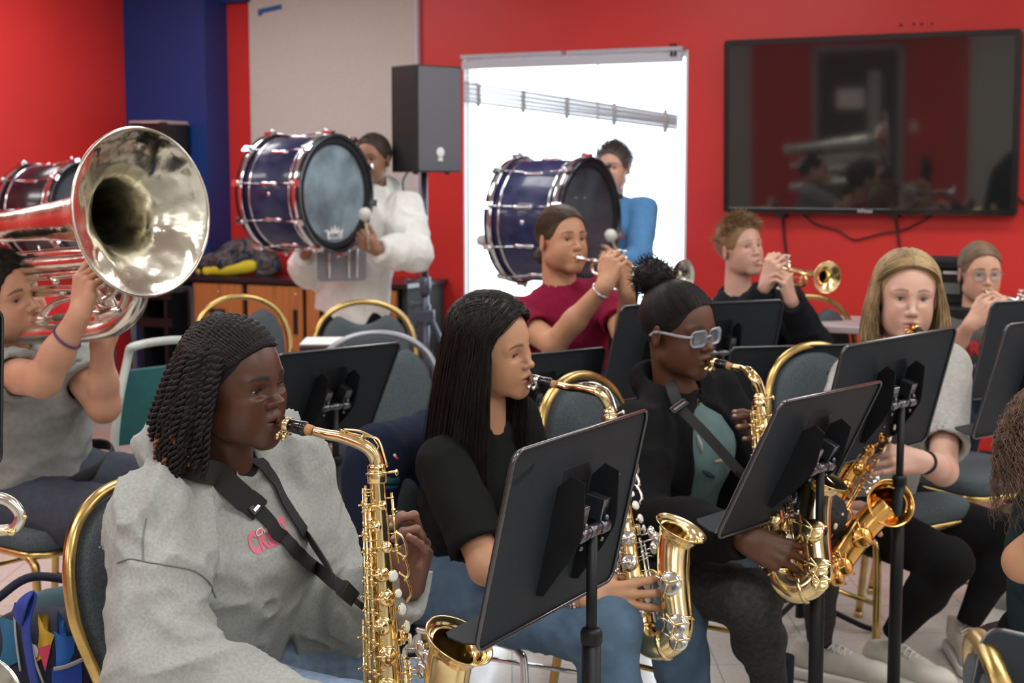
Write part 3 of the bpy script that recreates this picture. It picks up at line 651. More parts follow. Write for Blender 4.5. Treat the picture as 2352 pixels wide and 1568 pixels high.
    for t in (.019, .033):
        c = m + md * t * s + dn * .017 * s; g.tube([c - sx * .009 * s, c + sx * .009 * s], .0028 * s, 10); c2 = c + dn * .006 * s - sx * .012 * s; g.ell(c2, A(.0055, .003, .0065) * s, np.stack([md, sx, dn], 1), 12)
    g.obj('ligature', nick or gm, root, off)
    # key work: rods, posts, cups, pearls, guards
    cups = [(.10, 15, .0085, 1), (.17, -20, .010, 1), (.24, 25, .010, 1), (.33, -5, .012, 1), (.41, 10, .0135, 1), (.50, -12, .015, 1), (.60, 5, .0165, 1), (.71, -8, .0185, 1), (.82, 8, .0195, 1), (.93, -5, .021, 1), (.12, -75, .009, 0), (.20, -80, .010, 0), (.29, -95, .010, 0), (.55, 95, .013, 0), (.72, -100, .015, 0)]
    for (t, deg, r, arm) in cups:
        a = math.radians(deg - 62); d = R @ A(math.cos(a), math.sin(a), 0); c = T(0, 0, -Lb * t) + d * (rad(t) + .004); g = G()
        g.lathe([(1e-5, .010 * s), (r * .25 * s, .0095 * s), (r * .3 * s, .0068 * s), (r * .8 * s, .006 * s), (r * .97 * s, .004 * s), (r * s, .001 * s), (r * .9 * s, 0), (1e-5, 0)], c, d, 24)
        e = T(0, 0, -Lb * t) + R @ A(math.cos(a - 1.05), math.sin(a - 1.05), 0) * (rad(t) + .013 * s); g.tube([c + d * .008 * s, c + d * .011 * s + nrm(e - c) * r * s * .9, e], .0020 * s, 8); g.obj('key_cup', km, root, off)
        if r > .0115: g = G(); g.lathe([(r * .96 * s, -.001), (r * 1.12 * s, 0), (r * 1.12 * s, .002), (r * .96 * s, .003)], c - d * .003, d, 24); g.obj('tone_hole_rim', gm, root, off)
    rods = [(-128, .03, .62, .0026, .010), (-118, .05, .98, .0027, .013), (-102, .10, .70, .0026, .011), (-140, .20, .97, .0030, .012), (-150, .04, .50, .0024, .012), (-8, .60, .99, .0028, .011), (0, .62, .98, .0024, .017), (-158, .48, .95, .0024, .016), (20, .06, .30, .0024, .010)]
    for deg, t0, t1, r, o in rods:
        a = math.radians(deg); d = R @ A(math.cos(a), math.sin(a), 0); pt = lambda t: T(0, 0, -Lb * t) + d * (rad(t) + o * s); g = G(); g.tube([pt(t0), pt(t1)], r * s, 10); g.obj('key_rod', km, root, off); g = G(); k = max(2, int((t1 - t0) * 13 * dens))
        for j in range(k):
            t = t0 + (t1 - t0) * (j + .3) / k; c = pt(t); g.tube([T(0, 0, -Lb * t) + d * rad(t), c - d * .003 * s], .0014 * s, 6); g.ell(c, [.0036 * s] * 3, n=10); 
            if j % 2: g.lathe([(.0026 * s, 0), (.0040 * s, .001), (.0040 * s, .008 * s), (.0026 * s, .009 * s)], c + Z * .004 * s, Z, 12); g.tube([c + Z * .006 * s, c + Z * .006 * s + R @ A(math.cos(a + 1.1), math.sin(a + 1.1), 0) * .02 * s], .0017 * s, 6)
        g.obj('rod_posts', km, root, off)
    for (t, deg, r) in ((.335, 0, .0095), (.395, 12, .0075), (.45, 22, .0105), (.51, 36, .0105), (.555, 50, .0095), (.83, 8, .009), (.89, 4, .009)):
        a = math.radians(deg - 35); d = R @ A(math.cos(a), math.sin(a), 0); c = T(0, 0, -Lb * t) + d * (rad(t) + .017 * s); g = G(); g.lathe([(1e-5, 0), (r * 1.1 * s, .0), (r * 1.12 * s, .003 * s), (r * s, .0035 * s)], c, d, 20); g.tube([c, c - d * .010 * s], .003 * s, 8); kr = g.obj('pearl_holder', km, root, off); g = G(); g.ell(c + d * .003 * s, A(r * .96, r * .96, .0028) * s, np.stack(frame(d), 1), 18); g.obj('pearl', PEARL, kr, off)
    # palm keys, low table keys, bell key guards
    g = G()
    for j, (t, dy) in enumerate(((.19, .010), (.26, .018), (.33, .012))):
        d = R @ A(.9, .45, 0); c = T(0, 0, -Lb * t) + d * (rad(t) + .010); g.tube(cr([c, c + d * .012 * s - Z * .012 * s, c + d * (.018) * s - Z * .038 * s, c + d * .010 * s - Z * .052 * s], 6), .0042 * s, 10, flat=(1.5, .55))
    g.obj('palm_keys', km, root, off)
    g = G()
    for j, (dx, dz, w) in enumerate(((.040, -.008, .011), (.050, .012, .012), (.040, .028, .009))):
        c = T(rad(.58) + dx * s, 0, -Lb * .60 + dz * s - .02); g.ell(c, A(.010, .006, .016) * s, R, 14); g.tube([c, T(rad(.58) + .012 * s, 0, -Lb * .60 + dz * s - .02)], .0022 * s, 8)
    g.obj('table_keys', NICKEL if nick is None else nick, root, off)
    for (z, sg, rr_) in ((-.02, -1, .026), (.075, -1, .028), (-.055, -1, .022)):
        a = sg * math.radians(78); d = R @ A(math.cos(a), math.sin(a), 0); c = T(bo + .004 * s, 0, -Lb + z * s) + d * (.040 * s); g = G(); g.lathe([(1e-5, .006 * s), (rr_ * .7 * s, .005 * s), (rr_ * s, .002 * s), (rr_ * s, 0), (1e-5, 0)], c, d, 24); g.tube([c + d * .006 * s, c + d * .010 * s - X * .04 * s + Z * .03 * s], .0022 * s, 8); g.obj('bell_key_cup', km, root, off)
        g = G(); Rf = np.stack(frame(d, Z), 1)
        for q_ in (0, 2.1, 4.2): g.tube(cr([c + Rf @ A(math.cos(q_) * rr_ * 1.2, math.sin(q_) * rr_ * 1.2, -.002) * s, c + Rf @ A(math.cos(q_) * rr_ * 1.15, math.sin(q_) * rr_ * 1.15, .012 / 1) * s, c + d * .014 * s], 5), .0018 * s, 8)
        g.obj('key_guard', gm, root, off)
    g = G(); g.tube(cr([T(-rad(.28) - .0, 0, -Lb * .28), T(-rad(.28) - .012 * s, 0, -Lb * .285), T(-rad(.3) - .012 * s, 0, -Lb * .31), T(-rad(.3), 0, -Lb * .315)], 5), .002, 8); d = T(.018 * s, 0, .004); g.tube([d, d + X * .018 * s + Z * .002], .0022 * s, 8); g.ell(d + X * .020 * s, A(.003, .006, .006) * s, R, 12); g.obj('neck_screw', km, root, off)
    return root
def trumpet(label, mouth, d, up, s=1., bm=None, mm=None):
    """mouth: mouthpiece rim at the lips, d: way the bell points"""
    bm = bm or GOLD; mm = mm or SILVER; X = nrm(d); Z = nrm(np.asarray(up) - X * np.dot(up, X)); Y = np.cross(Z, X); R = np.stack([X, Y, Z], 1); o = A(*mouth); root = thing('trumpet', label, 'trumpet', o); T = lambda x, y, z: o + R @ (A(x, y, z) * s)
    g = G(); g.lathe([(.007, .004), (.012, .0), (.0135, .001), (.0135, .004), (.011, .010), (.0095, .018), (.0055, .028), (.0040, .034), (.0045, .060), (.0055, .085)], o, X, 20); g.obj('mouthpiece', mm, root, o)
    g = G(); g.tube([T(.07, 0, 0), T(.30, 0, 0)], .0062 * s, 12); g.tube([T(.07, 0, 0), T(.10, 0, 0)], .0085 * s, 12); g.tube(cr([T(.30, 0, 0), T(.345, 0, -.005), T(.362, 0, -.026), T(.345, 0, -.047), T(.30, 0, -.052), T(.22, 0, -.052), T(.16, 0, -.052)], 6), .0068 * s, 12); g.tube([T(.33, 0, -.003), T(.33, 0, -.05)], .003 * s, 8); g.obj('leadpipe', bm, root, o)
    g = G(); pth = cr([T(.20, .014, -.052), T(.12, .014, -.052), T(.075, .014, -.046), T(.06, .014, -.026), T(.075, .014, -.005), T(.12, .014, .0), T(.22, .016, 0), T(.34, .016, 0), T(.42, .016, 0), T(.455, .016, 0), T(.478, .016, 0)], 7); k = len(pth); t = np.linspace(0, 1, k); r = .0062 + .0065 * t ** 2 + .0 * t; r[-22:] = np.interp(np.linspace(0, 1, 22), [0, .35, .6, .8, .92, 1], [.0115, .015, .020, .029, .043, .061]); g.tube(pth, r * s, 32, caps=False); g.tube(pth[-22:], (r[-22:] - .0008) * s, 32, caps=False); e = T(.478, .016, 0); g.tube([e + R @ (A(0, math.cos(a), math.sin(a)) * .061 * s) for a in np.linspace(0, 2 * math.pi, 40, endpoint=False)], .0016 * s, 8, closed=True); g.obj('bell', bm, root, o)
    for i, x in enumerate((.165, .19, .215)):
        g = G(); g.tube([T(x, .007, -.085), T(x, .007, .028)], .0115 * s, 18); g.tube([T(x, .007, -.092), T(x, .007, -.080)], .0125 * s, 18); g.tube([T(x, .007, .024), T(x, .007, .034)], .0125 * s, 18); g.tube([T(x, .007, .034), T(x, .007, .052 - .008 * (i == 0))], .003 * s, 8); v = g.obj('valve', mm, root, o); g = G(); g.disc(T(x, .007, .052 - .008 * (i == 0)), Z, .0085 * s, .004, 16); g.obj('valve_button', PEARL, v, o)
    g = G(); g.tube(cr([T(.215, .02, -.03), T(.27, .03, -.03), T(.28, .03, -.045), T(.27, .03, -.06), T(.215, .02, -.06)], 5), .005 * s, 10); g.tube(cr([T(.165, .02, -.03), T(.11, .03, -.03), T(.10, .03, -.045), T(.11, .03, -.06), T(.165, .02, -.06)], 5), .005 * s, 10); g.tube(cr([T(.285, -.008, 0), T(.285, -.020, .012), T(.285, -.028, 0), T(.285, -.020, -.012), T(.285, -.008, 0)], 6), .002 * s, 8); g.tube([T(.13, .0, 0), T(.13, .014, 0)], .004 * s, 8); g.tube([T(.25, .0, 0), T(.25, .016, 0)], .004 * s, 8); g.obj('valve_slides', bm, root, o)
    return root
def bass_drum(label, c, axis, Rr, Ln, clear=.3, hoopm=None, logo=None, rodm=None, group=None, tilt=0, dark=False, shellm=None):
    c = A(*c); X = nrm(axis); root = thing('bass_drum', label, 'drum', c, group); navy = shellm or mat('navy_drum_shell', (.012, .016, .075), .3, coat=.4, var=.25, vscale=25, rvar=.2)
    hm = hoopm or mat('black_drum_hoop', (.012, .013, .02), .2, coat=.5); up = A(0, 0, 1); y0, z0, _ = frame(X, up)
    g = G(); h = Ln / 2; g.lathe([(Rr, -h), (Rr, h), (Rr - .007, h), (Rr - .007, -h), (Rr, -h)], c, X, 72); g.obj('shell', [navy], root, c)
    inner = mat('drum_inside', (.07, .018, .03), .5, var=.4, vscale=14); g = G(); g.lathe([(Rr - .0075, -h), (Rr - .0075, h)], c, X, 72); g.obj('shell_lining', inner, root, c)
    for sg in (-1, 1):
        g = G(); e = c + X * sg * h; s_ = X * sg; g.lathe([(Rr + .001, -.012), (Rr + .015, -.012), (Rr + .016, -.008), (Rr + .016, .024), (Rr + .013, .028), (Rr + .004, .028), (Rr + .003, -.012)], e, s_, 72); ho = g.obj('hoop', hm, root, c)
        g = G(); g.lathe([(Rr + .0165, -.016), (Rr + .0180, -.013), (Rr + .0180, .004), (Rr + .0165, .007)], e, s_, 72); g.lathe([(Rr + .001, -.052), (Rr + .004, -.052), (Rr + .004, -.040), (Rr + .001, -.040)], e, s_, 72); g.obj('metal_band', CHROME, ho, c)
        hd_ = G(); hd_.lathe([(1e-5, .006), (Rr * .5, .006), (Rr * .92, .006), (Rr + .001, .003), (Rr + .002, -.008)], e, s_, 72); hd_.obj('drum_head', glassy('drumhead_film_%.2f' % clear, (.80, .86, .90), clear, .18) if not dark else mat('black_drumhead', (.012, .014, .02), .35), root, c)
        g = G(); pr = [(Rr - .002, .007), (Rr - .004, .016), (Rr - .030, .017), (Rr - .036, .009)]; a0, a1 = math.radians(-70), math.radians(250); n = 60
        Vv = []; x_, y_, z_ = frame(s_, up)
        for j in range(n + 1):
            a = 2 * math.pi * j / n; wv = 1 + .0 * math.sin(a * 9)
            for r_, hh in pr: Vv.append(e + s_ * hh + r_ * wv * (x_ * math.cos(a) + y_ * math.sin(a)))
        F = [(j * 4 + k, j * 4 + k + 1, (j + 1) * 4 + k + 1, (j + 1) * 4 + k) for j in range(n) for k in range(3)]; g.add(Vv, F); g.obj('muffling_ring', mat('black_felt', (.012, .013, .016), .95, bump=.5, bscale=300), root, c)
    for j in range(10):
        a = 2 * math.pi * (j + .5) / 10 + math.radians(tilt); d = y0 * math.cos(a) + z0 * math.sin(a); g = G(); o = c + d * (Rr + .002)
        g.tube([o + X * t for t in (-.055, -.045, -.02, 0, .02, .045, .055)], [.004, .010, .011, .007, .011, .010, .004], 10); 
        for sg in (-1, 1):
            g.tube([c + d * (Rr + .012) + X * sg * .05, c + d * (Rr + .024) + X * sg * (h + .012)], .0035, 8); q = c + d * (Rr + .022) + X * sg * (h + .008); tn = np.cross(X, d); g.box(q + X * sg * .006, (.016, .030, .046), np.stack([d, tn, X], 1)); g.ell(q - X * sg * .012 + d * .010, (.010, .010, .012), np.stack([d, tn, X], 1), 12)
        g.obj('tension_lug', rodm or CHROME, root, c)
    g = G(); a = 1.62; d = nrm(np.cross(X, up)); d = d if d[1] < 0 else -d; g.disc(c + d * (Rr + .0), d, .011, .004, 16); g.obj('air_vent', CHROME, root, c)
    if logo: # crown badge with lettering
        e = c + X * (h + .0075); x_, y_ = nrm(np.cross(up, X)), up; base = e + y_ * (-Rr * .70); w = .052; cw = [(-w, -.026), (w, -.026), (w * 1.15, .020), (w * .62, .004), (w * .5, .030), (w * .22, .008), (0, .040), (-w * .22, .008), (-w * .5, .030), (-w * .62, .004), (-w * 1.15, .020)]
        g = G(); g.prism(cw, base, x_, y_, .0012); b = g.obj('crown_badge', WHITE, root, c); V, F = text_mesh('REMO', .030, bold=.0008); V = np.array([base + x_ * v[0] + y_ * (v[1] - .021) + X * .0020 for v in V]); link('badge_lettering', V, F, mat('badge_ink', (.05, .06, .08), .6), b, off=c, smooth=False)
    return root
def mallet(label, a, b, group=None):
    a, b = A(*a), A(*b); d = nrm(b - a); root = thing('bass_drum_mallet', label, 'mallet', a, group); g = G(); g.tube([a, b], [.007, .006], 10); g.obj('stick', mat('pale_maple', (.62, .50, .34), .5, var=.1), root, a); g = G(); g.lathe([(1e-5, -.028), (.018, -.026), (.028, -.014), (.030, 0), (.028, .014), (.018, .026), (1e-5, .028)], b, d, 20); g.obj('felt_head', mat('white_felt', (.62, .62, .58), .95, bump=.5, bscale=300), root, a); return root
def music_stand(label, C, th, tilt=18., rollz=0., group='black music stands', paper=False, w=.50, h=.335, base=True, engrave=True, H=None, twist=0, name='music_stand', colr=None, floor=True, lip=.062):
    """C desk centre; th: facing of the player; desk leans away from the player"""
    C = A(*C); f = rot(th)[:, 0]; r = rot(th)[:, 1] * -1; t = math.radians(tilt); up = nrm(A(0, 0, 1) * math.cos(t) + f * math.sin(t)); n = np.cross(r, up); n = n if np.dot(n, f) > 0 else -n  # n: away from the player
    ro = math.radians(rollz); r, up = r * math.cos(ro) + up * math.sin(ro), up * math.cos(ro) - r * math.sin(ro); R = np.stack([r, n, up], 1)
    root = thing(name, label, 'music stand', (C[0] + f[0] * .03, C[1] + f[1] * .03, 0), group); off = A(C[0] + f[0] * .03, C[1] + f[1] * .03, 0); T = lambda x, y, z: C + R @ A(x, y, z); dm = colr or DESKM
    # desk sheet with a rolled rim towards the back
    g = G(); pol = rrect(w, h, .022, 5); k = len(pol); rings = []
    for (sc, yy) in ((1, .010), (1.0, .0), (.992, -.002), (.985, .000), (.985, .0035)):
        rings.append([T(p[0] * sc, yy, p[1] * sc) for p in pol])
    V = np.vstack(rings); F = []
    for i in range(4):
        for j in range(k): F.append((i * k + j, i * k + (j + 1) % k, (i + 1) * k + (j + 1) % k, (i + 1) * k + j))
    F.append([4 * k + j for j in range(k)]); F.append([2 * k + j for j in range(k)][::-1]); g.add(V, F, 0, False); g.obj('desk', dm, root, off)
    g = G(); g.tube([T(p[0] * 1.002, .006, p[1] * 1.002) for p in pol], .0036, 8, closed=True); g.obj('rim', RIMM if colr is None else colr, root, off)
    g = G(); g.prism([(-w / 2 + .02, 0), (w / 2 - .02, 0), (w / 2, -.02), (w / 2, -lip + .012), (w / 2 - .012, -lip), (-w / 2 + .012, -lip), (-w / 2, -lip + .012), (-w / 2, -.02)], T(0, .002, -h / 2 + .004), r, n, .003); g.obj('ledge', dm, root, off, bevel=.001)
    # pressed back bracket with two flared wings
    g = G(); bw, bh = .088, .205
    g.prism([(-bw * .55, -bh * .45), (bw * .55, -bh * .45), (bw * .62, bh * .5), (-bw * .62, bh * .5)], T(0, .004, .0), r, up, .002)
    for sg in (-1, 1):
        pr = [(0, .075), (.018, .100), (.045, .095), (.058, .02), (.058, .0), (.045, -.04), (.012, -.115), (0, -.118)]
        a = [T(sg * bw * .72, .005 + p[0], p[1] + .0) for p in pr]; b = [q + R @ A(sg * .003, 0, 0) for q in a]; V = np.vstack([a, b]); m = len(pr); F = [list(range(m)), list(range(m, 2 * m))[::-1]] + [(i, (i + 1) % m, m + (i + 1) % m, m + i) for i in range(m)]; g.add(V, F, 0, False)
    g.obj('bracket', BLACKM, root, off, bevel=.0008)
    hz = T(0, .052, .0); g = G(); g.tube([hz - r * .062, hz + r * .062], .0085, 16); 
    for x in (-.040, .040): g.lathe([(.0085, -.013), (.0125, -.012), (.0125, .012), (.0085, .013)], hz + r * x, r, 18)
    g.lathe([(.0085, -.014), (.0115, -.013), (.0115, .013), (.0085, .014)], hz, r, 18)
    for x in (-.040, .040):
        g.box(T(x, .034, .030), (.024, .036, .040), R); g.box(T(x, .050, .012), (.022, .004, .050), R); g.ell(T(x, .056, .018), (.005,) * 3, n=10); g.ell(T(x, .055, -.022), (.005,) * 3, n=10)
    g.obj('hinge', mat('gunmetal', (.16, .17, .19), .22, .9, var=.1), root, off, bevel=.0015)
    H = H or .62; g = G(); g.tube([hz - A(0, 0, .004), A(hz[0], hz[1], H - .10)], .0095, 16); g.obj('inner_tube', BLACKM, root, off)
    g = G(); g.tube([A(hz[0], hz[1], H), A(hz[0], hz[1], .03)], .0165, 20); g.lathe([(.0165, -.010), (.019, -.008), (.019, .010), (.016, .016), (.010, .017)], A(hz[0], hz[1], H), A(0, 0, 1), 20); g.obj('outer_tube', BLACKM, root, off)
    for j in range(3):
        a = math.radians(th + 60 + 120 * j); d = A(math.cos(a), math.sin(a), 0); g = G(); o = A(hz[0], hz[1], 0); g.tube(cr([o + A(0, 0, .10), o + d * .06 + A(0, 0, .075), o + d * .20 + A(0, 0, .018), o + d * .25 + A(0, 0, .012)], 6), .009, 10, flat=(1, 1)); g.obj('leg', BLACKM, root, off)
    if paper is not None and paper is not False:
        pass
    root['_'] = 0; del root['_']
    return root, R, T, off
def sheet(label, T, R, cx=0., w=.22, h=.28, z0=-.02, tilt=0, lines=True, group='sheets of music on the stands', hgt=.335):
    o = T(cx, -.004, -hgt / 2 + .006 + h / 2); g = G(); r, n, up = R[:, 0], R[:, 1], R[:, 2]; V = []; F = []; k = 9
    for j in range(2):
        for i in range(k): x = -w / 2 + w * i / (k - 1); V.append(o + r * x + up * (-h / 2 + h * j) - n * (.001 + .004 * math.sin(math.pi * i / (k - 1)) * j))
    for i in range(k - 1): F.append((i, i + 1, k + i + 1, k + i))
    g.add(V, F); V2 = np.array(V) - n * .0006; g.add(V2, [f[::-1] for f in F]); ob = g.obj('sheet_music', WHITE); return unit(ob, label, 'paper', group)
def banquet_chair(label, loc, th, metal=None, fab=None, group='gold framed banquet chairs', s=1., hole=False, shell=False):
    M = Matrix.Translation(Vector([float(c) for c in loc])) @ Matrix(np.vstack([np.hstack([rot(th) * s, np.zeros((3, 1))]), [0, 0, 0, 1]]).tolist())
    root = thing('banquet_chair', label, 'chair', M=M, group=group); mt = metal or CHGOLD; fb = fab or CHFAB; o3 = (0, 0, 0)
    lean = lambda z: -.20 - (z - .46) * .20
    arch = []
    for t in np.linspace(0, 1, 41):
        a = math.pi * (t * 1.0); arch.append(a)
    out = [(-.155, .46), (-.185, .55), (-.212, .64), (-.218, .70), (-.205, .78), (-.165, .85), (-.09, .895), (0, .91), (.09, .895), (.165, .85), (.205, .78), (.218, .70), (.212, .64), (.185, .55), (.155, .46)]
    pth = cr([A(lean(z), y, z) for y, z in out], 5); g = G(); g.tube(pth, .0125, 12, flat=(1, 1.15), up=(1, 0, 0)); bf = g.obj('back_frame', mt, root)
    # padded back: follows the frame
    n = 40; c = A(lean(.68), 0, .68); V = []; ins = .022
    ring = []
    for q in cr(np.array(out[0:]), 4): ring.append(q)
    ring = np.array(ring); cen = A(0, .68); rr = ring + (cen - ring) / np.linalg.norm(ring - cen, axis=1)[:, None] * (.030 if hole else ins); k = len(rr)
    if hole: rr = np.array([[p[0], min(p[1], .905 - abs(p[0]) * .12 - .09 * math.exp(-(p[0] / .11) ** 2))] for p in rr])
    layers = [(1.0, 0.0), (1.0, .018), (.94, .028), (.75, .033), (.5, .035)]; Vb = []
    for sgn in (1, -1):
        for sc, dx in layers:
            for p in rr: q = cen + (p - cen) * sc; Vb.append((lean(q[1]) + sgn * dx * (1 if sgn > 0 else .75), q[0], q[1]))
    F = []; m = len(layers)
    for sg in range(2):
        b = sg * m * k
        for i in range(m - 1):
            for j in range(k): f = (b + i * k + j, b + i * k + (j + 1) % k, b + (i + 1) * k + (j + 1) % k, b + (i + 1) * k + j); F.append(f if sg else f[::-1])
        Vb.append((lean(.68) + (.036 if not sg else -.027), 0, .68)); F += [(b + (m - 1) * k + j, b + (m - 1) * k + (j + 1) % k, 2 * m * k + sg) if sg else (b + (m - 1) * k + (j + 1) % k, b + (m - 1) * k + j, 2 * m * k + sg) for j in range(k)]
    g = G(); g.add(Vb, F); g.obj('back_pad', fb, root)
    g = G(); V = []; pol = rrect(.42, .42, .07, 6); k = len(pol); ly = [(.94, .425), (1, .435), (1, .465), (.96, .482), (.7, .490), (.3, .493)]
    for sc, z in ly: V += [(p[0] * sc + .01, p[1] * sc * (1 - .05 * (p[0] < 0)), z) for p in pol]
    F = [(i * k + j, i * k + (j + 1) % k, (i + 1) * k + (j + 1) % k, (i + 1) * k + j) for i in range(len(ly) - 1) for j in range(k)]; F.append([(len(ly) - 1) * k + j for j in range(k)]); F.append(list(range(k))[::-1]); g.add(V, F); g.obj('seat', fb, root)
    g = G(); g.tube([A(p[0] * .95 + .01, p[1] * .95, .418) for p in rrect(.42, .42, .07, 6)], .011, 8, closed=True); g.obj('seat_frame', mt, root)
    for sy in (-1, 1):
        g = G(); g.tube(cr([A(.12, sy * .19, .418), A(.185, sy * .195, .40), A(.205, sy * .2, .34), A(.215, sy * .205, .02)], 7), .0118, 10); g.tube([A(.215, sy * .205, .02), A(.2155, sy * .205, 0)], .014, 10); g.obj('leg', mt, root)
        g = G(); g.tube(cr([A(lean(.47), sy * .155, .47), A(-.195, sy * .165, .42), A(-.205, sy * .18, .30), A(-.25, sy * .195, .02)], 7), .0118, 10); g.tube([A(-.25, sy * .195, .02), A(-.2505, sy * .195, 0)], .014, 10); g.obj('leg', mt, root)
        g = G(); g.tube([A(.208, sy * .202, .22), A(-.222, sy * .186, .22)], .0075, 8); g.obj('stretcher', mt, root)
    g = G(); g.tube([A(-.20, -.17, .30), A(-.20, .17, .30)], .0075, 8); g.tube([A(.209, -.203, .24), A(.209, .203, .24)], .0075, 8) if False else None; g.obj('stretcher', mt, root)
    return root
# ------------------------------------------------------------------ the room
def wbox(name, u0, u1, n0, n1, z0, z1, m, parent=None, kind='structure', bevel=0, g=None):
    """box in wall coordinates"""
    gg = g or G(); c = W((u0 + u1) / 2, (n0 + n1) / 2, (z0 + z1) / 2); gg.box(c, (abs(u1 - u0), abs(n1 - n0), abs(z1 - z0)), np.stack([U, N, [0, 0, 1]], 1))
    if g is not None: return g
    o = gg.obj(name, m, parent, smooth=False, bevel=bevel)
    if kind: o['kind'] = kind
    return o
uL = PW(290, 300, .22)[0]; uCol = PW(475, 300, .22)[0]; uR = 6.2; NR = 10.0
wu0 = PW(1068, 400)[0]; wu1 = PW(1575, 400)[0]; wz1 = 2.095; wz0 = .62
g = G()
for a, b, z0, z1 in ((uL - .1, wu0, 0, CEIL), (wu1, uR + .1, 0, CEIL), (wu0, wu1, wz1, CEIL), (wu0, wu1, 0, wz0)): wbox('', a, b, -.16, 0, z0, z1, RED, g=g)
o = g.obj('wall_back', RED, smooth=False); o['kind'] = 'structure'
wbox('wall_left', uL - .12, uL, -.16, NR, 0, CEIL, RED)
wbox('wall_right', uR, uR + .12, -.16, NR, 0, CEIL, mat('pale_wall_paint', (.62, .63, .62), .6, var=.03))
wbox('wall_rear', uL - .1, uR + .1, NR, NR + .12, 0, CEIL, RED)
wbox('trim_1', uL, uCol, 0, .22, 0, CEIL, BLUE)                                  # boxed-in blue column
wbox('trim_2', uCol, PW(583, 5)[0] + .0, 0, .06, PW(560, 6)[1], CEIL, BLUE)       # blue band over it
floorm = mat('speckled_vinyl_tile', (.62, .58, .53), .16, var=.07, vscale=60, coat=.3, rvar=.1)
nt = floorm.node_tree; br = nt.nodes.new('ShaderNodeTexBrick'); br.offset = 0; br.inputs['Scale'].default_value = 1; br.inputs['Brick Width'].default_value = .305; br.inputs['Row Height'].default_value = .305; br.inputs['Mortar Size'].default_value = .0018
br.inputs['Color1'].default_value = (.64, .60, .55, 1); br.inputs['Color2'].default_value = (.58, .545, .50, 1); br.inputs['Mortar'].default_value = (.30, .28, .25, 1)
tcn = nt.nodes.new('ShaderNodeTexCoord'); nt.links.new(tcn.outputs['Object'], br.inputs['Vector']); mxn = [n for n in nt.nodes if n.type == 'MIX'][0]; nt.links.new(br.outputs['Color'], mxn.inputs[6])
wbox('floor', uL - .1, uR + .1, -.16, NR + .1, -.1, 0, floorm)
ceilm = mat('acoustic_ceiling_tile', (.72, .71, .68), .9, bump=.5, bscale=120, var=.05)
wbox('ceiling', uL - .1, uR + .1, -.16, NR + .1, CEIL, CEIL + .1, ceilm)
skirt = mat('black_vinyl_skirting', (.02, .02, .022), .5)
wbox('baseboard_back', uCol, uR, 0, .012, 0, .10, skirt); wbox('baseboard_left', uL, uL + .012, .23, NR, 0, .10, skirt); wbox('baseboard_rear', uL, uR, NR - .012, NR, 0, .10, skirt)
pan = mat('ceiling_light_diffuser', (1, .95, .87), .6, emis=3.2)
fr = mat('white_enamel', (.75, .75, .74), .4)
for i, (u, n) in enumerate(PANELS):
    root = thing('ceiling_light', 'flat fluorescent panel set in the ceiling above the band', 'ceiling light', W(u, n, CEIL), 'ceiling light panels'); off = W(u, n, CEIL)
    g = G(); 
    for a, b, c, d in ((-.62, .62, -.32, -.29), (-.62, .62, .29, .32), (-.62, -.59, -.29, .29), (.59, .62, -.29, .29)): wbox('', u + a, u + b, n + c, n + d, CEIL - .02, CEIL, fr, g=g)
    g.obj('frame', fr, root, off)
    g = G(); wbox('', u - .59, u + .59, n - .29, n + .29, CEIL - .012, CEIL - .004, pan, g=g); g.obj('diffuser', pan, root, off)
# window: reveal, frame, mullion, glass and the half-raised blind
uw = wu1 - wu0; whiteo = mat('painted_window_frame', (.80, .82, .84), .35, var=.03)
g = G()
for a, b, z0, z1 in ((wu0, wu0 + .018, wz0, wz1), (wu1 - .018, wu1, wz0, wz1), (wu0, wu1, wz1 - .035, wz1), (wu0, wu1, wz0, wz0 + .04)): wbox('', a, b, -.06, -.02, z0, z1, whiteo, g=g)
um = PW(1366, 300)[0]
wbox('', um - .005, um + .005, -.055, -.03, wz0, wz1, whiteo, g=g)
win = g.obj('window_1', whiteo, smooth=False, bevel=.002); win['kind'] = 'structure'
gl = glassy('window_glass', (.97, .99, 1.0), .05, .02); g = G(); wbox('', wu0 + .03, wu1 - .03, -.042, -.038, wz0 + .03, wz1 - .03, gl, g=g); g.obj('pane', gl, win)
g = G(); wbox('', wu0 - .0, wu1, -.02, .035, wz0 - .03, wz0, whiteo, g=g); g.obj('window_sill', whiteo, win, bevel=.004)
# edge trim of the opening (painted plaster return)
g = G(); wbox('', wu0 - .006, wu0 + .004, -.16, .004, wz0, wz1, whiteo, g=g); wbox('', wu1 - .004, wu1 + .006, -.16, .004, wz0, wz1, whiteo, g=g); o = g.obj('trim_3', whiteo, smooth=False); o['kind'] = 'structure'
# blind
blind = thing('window_blind', 'white slatted blind hanging crooked in the bright window', 'blind', W(wu0, .03, wz1)); bo = W(wu0, .03, wz1)
slat = mat('white_blind_slat', (.42, .44, .47), .35, var=.04); g = G()
a0 = PW(1072, 142, .03); a1 = PW(1572, 117, .03)
def wbar(g, ua, za, ub, zb, n, w, th, m=0):
    p, q = W(ua, n, za), W(ub, n, zb); d = nrm(q - p); g.box((p + q) / 2, (np.linalg.norm(q - p), w, th), np.stack([d, N, nrm(np.cross(d, N)) * -1], 1), m)
zh = 2.10; wbar(g, wu0 + .0, zh, wu0 + uw * .47, zh + .0, .03, .045, .022); wbar(g, wu0 + uw * .49, zh, wu1 - .01, zh, .03, .045, .022); hr = g.obj('head_rail', slat, blind, bo, bevel=.002)
g = G(); wbar(g, wu0 + .0, zh - .045, wu1 - .02, zh - .045, .02, .03, .045); g.obj('valance', mat('grey_valance', (.50, .52, .55), .5), blind, bo)
